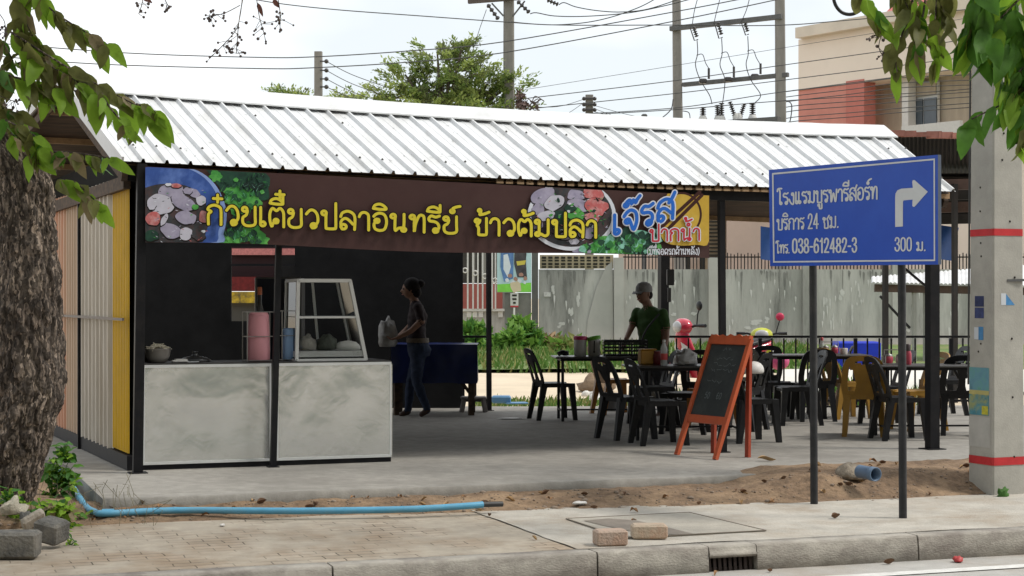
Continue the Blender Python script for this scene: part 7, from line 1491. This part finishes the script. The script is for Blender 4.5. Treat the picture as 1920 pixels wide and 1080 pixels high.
b = MB(); b.tube(catmull([tuple(M_(1241, 583, -.10)), tuple(M_(1228, 598, -.21)), tuple(M_(1212, 618, -.17)), tuple(M_(1203, 640, -.1))], 6), .017, 8, squash=.5); b.build("shoulder_strap", plain("strap_dark", (.02, .02, .02), .7), man)
# ================================================================== MOTORCYCLES
tyre = plain("tyre_black", (.018, .018, .018), .8); chrome = plain("chrome", (.45, .45, .45), .25, metal=.9)
def motorbike(loc, rz, label, body, accent, mirror_m, one_mirror=False, cowl=None):
    g = thing("motorcycle", loc, label, "motorcycle", "motorcycles parked behind the railing", rz)
    def bd(mb, nm, m, par=None): return mb.build(nm, m, par or g, world=False)
    for nm, x in (("front_wheel", .62), ("rear_wheel", -.60)):
        ring = [(x + .245 * math.cos(t), 0, .285 + .245 * math.sin(t)) for t in [2 * math.pi * k / 28 for k in range(29)]]; wo_ = bd(MB().tube(ring, .042, 10, caps=False), nm, tyre)
        b = MB(); b.lathe([(.20, -.02), (.21, 0), (.20, .02)], (x, 0, .285), 26, axis=(0, 1, 0), caps=False); b.lathe([(.05, -.06), (.05, .06)], (x, 0, .285), 14, axis=(0, 1, 0)); [b.bar((x, 0, .285), (x + .2 * math.cos(t), 0, .285 + .2 * math.sin(t)), .018, .014) for t in [2 * math.pi * k / 8 for k in range(8)]]; bd(b, "rim", chrome, wo_)
    b = MB()
    for s in (-1, 1): b.tube([(.62, s * .075, .285), (.50, s * .07, .62), (.42, s * .05, .86)], .022, 10)
    bd(b, "fork", chrome); b = MB(); b.grid(lambda u, v: V((.62 + .30 * math.cos(R(20 + 130 * u)), (v - .5) * .13, .285 + .30 * math.sin(R(20 + 130 * u)) - .02 * abs(v - .5) * 4)), 12, 4); bd(b, "front_fender", body)
    # leg shield and front cowl
    b = MB(); rg = []
    for z, x, w_, d in ((.36, .22, .13, .10), (.50, .29, .17, .11), (.68, .37, .19, .10), (.84, .42, .15, .10), (.94, .43, .10, .08)): rg.append([V((x + d * math.cos(t) * (1.0 if math.cos(t) > 0 else .35), w_ * math.sin(t), z)) for t in [2 * math.pi * k / 18 for k in range(18)]])
    b.loft(rg, 0, True, True); bd(b, "front_cowl", body); b = MB(); [b.prism([(.395, s * .06, .50), (.47, s * .075, .66), (.49, s * .05, .80), (.45, s * .15, .74), (.37, s * .17, .58)], (.012, s * .012, 0)) for s in (-1, 1)]; bd(b, "cowl_panel", accent)
    b = MB(); rg = []
    for x, z, w_, h in ((.26, .47, .08, .08), (.05, .44, .10, .11), (-.12, .52, .13, .14), (-.35, .60, .14, .13), (-.6, .68, .12, .10), (-.82, .76, .06, .05)): rg.append([V((x, w_ * math.cos(t), z + h * math.sin(t))) for t in [2 * math.pi * k / 16 for k in range(16)]])
    b.loft(rg, 0, True, True); bd(b, "body_fairing", body); b = MB()
    for s in (-1, 1): b.prism([(-.02, s * .128, .50), (-.30, s * .148, .66), (-.62, s * .125, .74), (-.5, s * .14, .64), (-.2, s * .142, .53)], (0, s * .012, 0))
    bd(b, "side_panel", accent); b = MB(); rg = []
    for x, z, w_, h in ((.02, .68, .06, .03), (-.08, .70, .11, .04), (-.35, .73, .13, .05), (-.62, .79, .12, .05), (-.80, .82, .06, .03)): rg.append([V((x, w_ * math.cos(t), z + h * math.sin(t))) for t in [2 * math.pi * k / 14 for k in range(14)]])
    b.loft(rg, 0, True, True); bd(b, "seat", black_pl); b = MB(); b.box((.02, 0, .30), (.34, .20, .20), bev=.05); b.tube([(.1, .1, .25), (-.3, .13, .24), (-.75, .14, .34)], [.02, .03, .045], 12); bd(b, "engine", steel_d)
    b = MB(); b.tube([(.34, -.34, 1.0), (.38, -.2, 1.0), (.42, 0, .95), (.38, .2, 1.0), (.34, .34, 1.0)], .016, 10); [b.tube([(.345, s * .24, 1.0), (.335, s * .36, 1.0)], .022, 10) for s in (-1, 1)]; bd(b, "handlebar", black_pl)
    b = MB(); rg = [[V((.40 + dx, w_ * math.cos(t), .985 + h * math.sin(t))) for t in [2 * math.pi * k / 16 for k in range(16)]] for dx, w_, h in ((-.06, .08, .05), (0, .16, .10), (.08, .14, .10), (.12, .09, .065))]; b.loft(rg, 0, True, True); bd(b, "headlight_cowl", cowl or accent); b = MB(); b.ball((.515, 0, .985), (.03, .10, .07), 0, 14, 8); bd(b, "headlight", plain("lamp_glass%d" % len(bpy.data.materials), (.5, .5, .5), .1))
    for s in ((1,) if one_mirror else (-1, 1)):
        m_ = MB(); m_.tube([(.36, s * .2, 1.0), (.37, s * .24, 1.14), (.36, s * .26, 1.2)], .008, 8); o = bd(m_, "mirror_stalk", black_pl); m_ = MB(); m_.ball((.36, s * .26, 1.24), (.025, .062, .058), 0, 14, 8); bd(m_, "mirror", mirror_m, o)
    b = MB(); b.tube([(0, .12, .3), (-.02, .22, .02)], .014, 8); bd(b, "side_stand", steel_d); return g
mc_red = mat("bike_red", (.52, .03, .06), .25, var=.06, coat=.5); mc_white = mat("bike_white", (.62, .62, .62), .3, var=.05, coat=.4); mc_yel = mat("bike_lime", (.50, .52, .05), .3, var=.06); mc_pink = mat("mirror_pink", (.55, .04, .10), .3, var=.05)
mk1 = motorbike(V(((1338 - CX) / FPX * 24.6, 24.6, YARD + .05)), R(205), "red and white motorcycle parked behind the railing, left of the chalkboard", mc_red, mc_white, black_pl, True, cowl=mc_red); mk1.scale = (1.14, 1.14, 1.14)
motorbike(V(((1428 - CX) / FPX * 25.6, 25.6, YARD + .06)), R(262), "white and lime motorcycle with a round pink mirror, facing the shop behind the railing", mc_white, mc_yel, mc_pink, True)
b = MB(); b.ball((0, 0, .11), (.14, .12, .12), 0, 18, 12); o = b.build("pink_helmet", plain("helmet_pink", (.62, .10, .24), .3)); o.location = G(1461, 716, .55); o.location.z = .72; tag(o, "bright pink helmet seen through the chairs right of the chalkboard", "helmet")
print("faces", sum(len(o.data.polygons) for o in bpy.data.objects if o.type == 'MESH'))
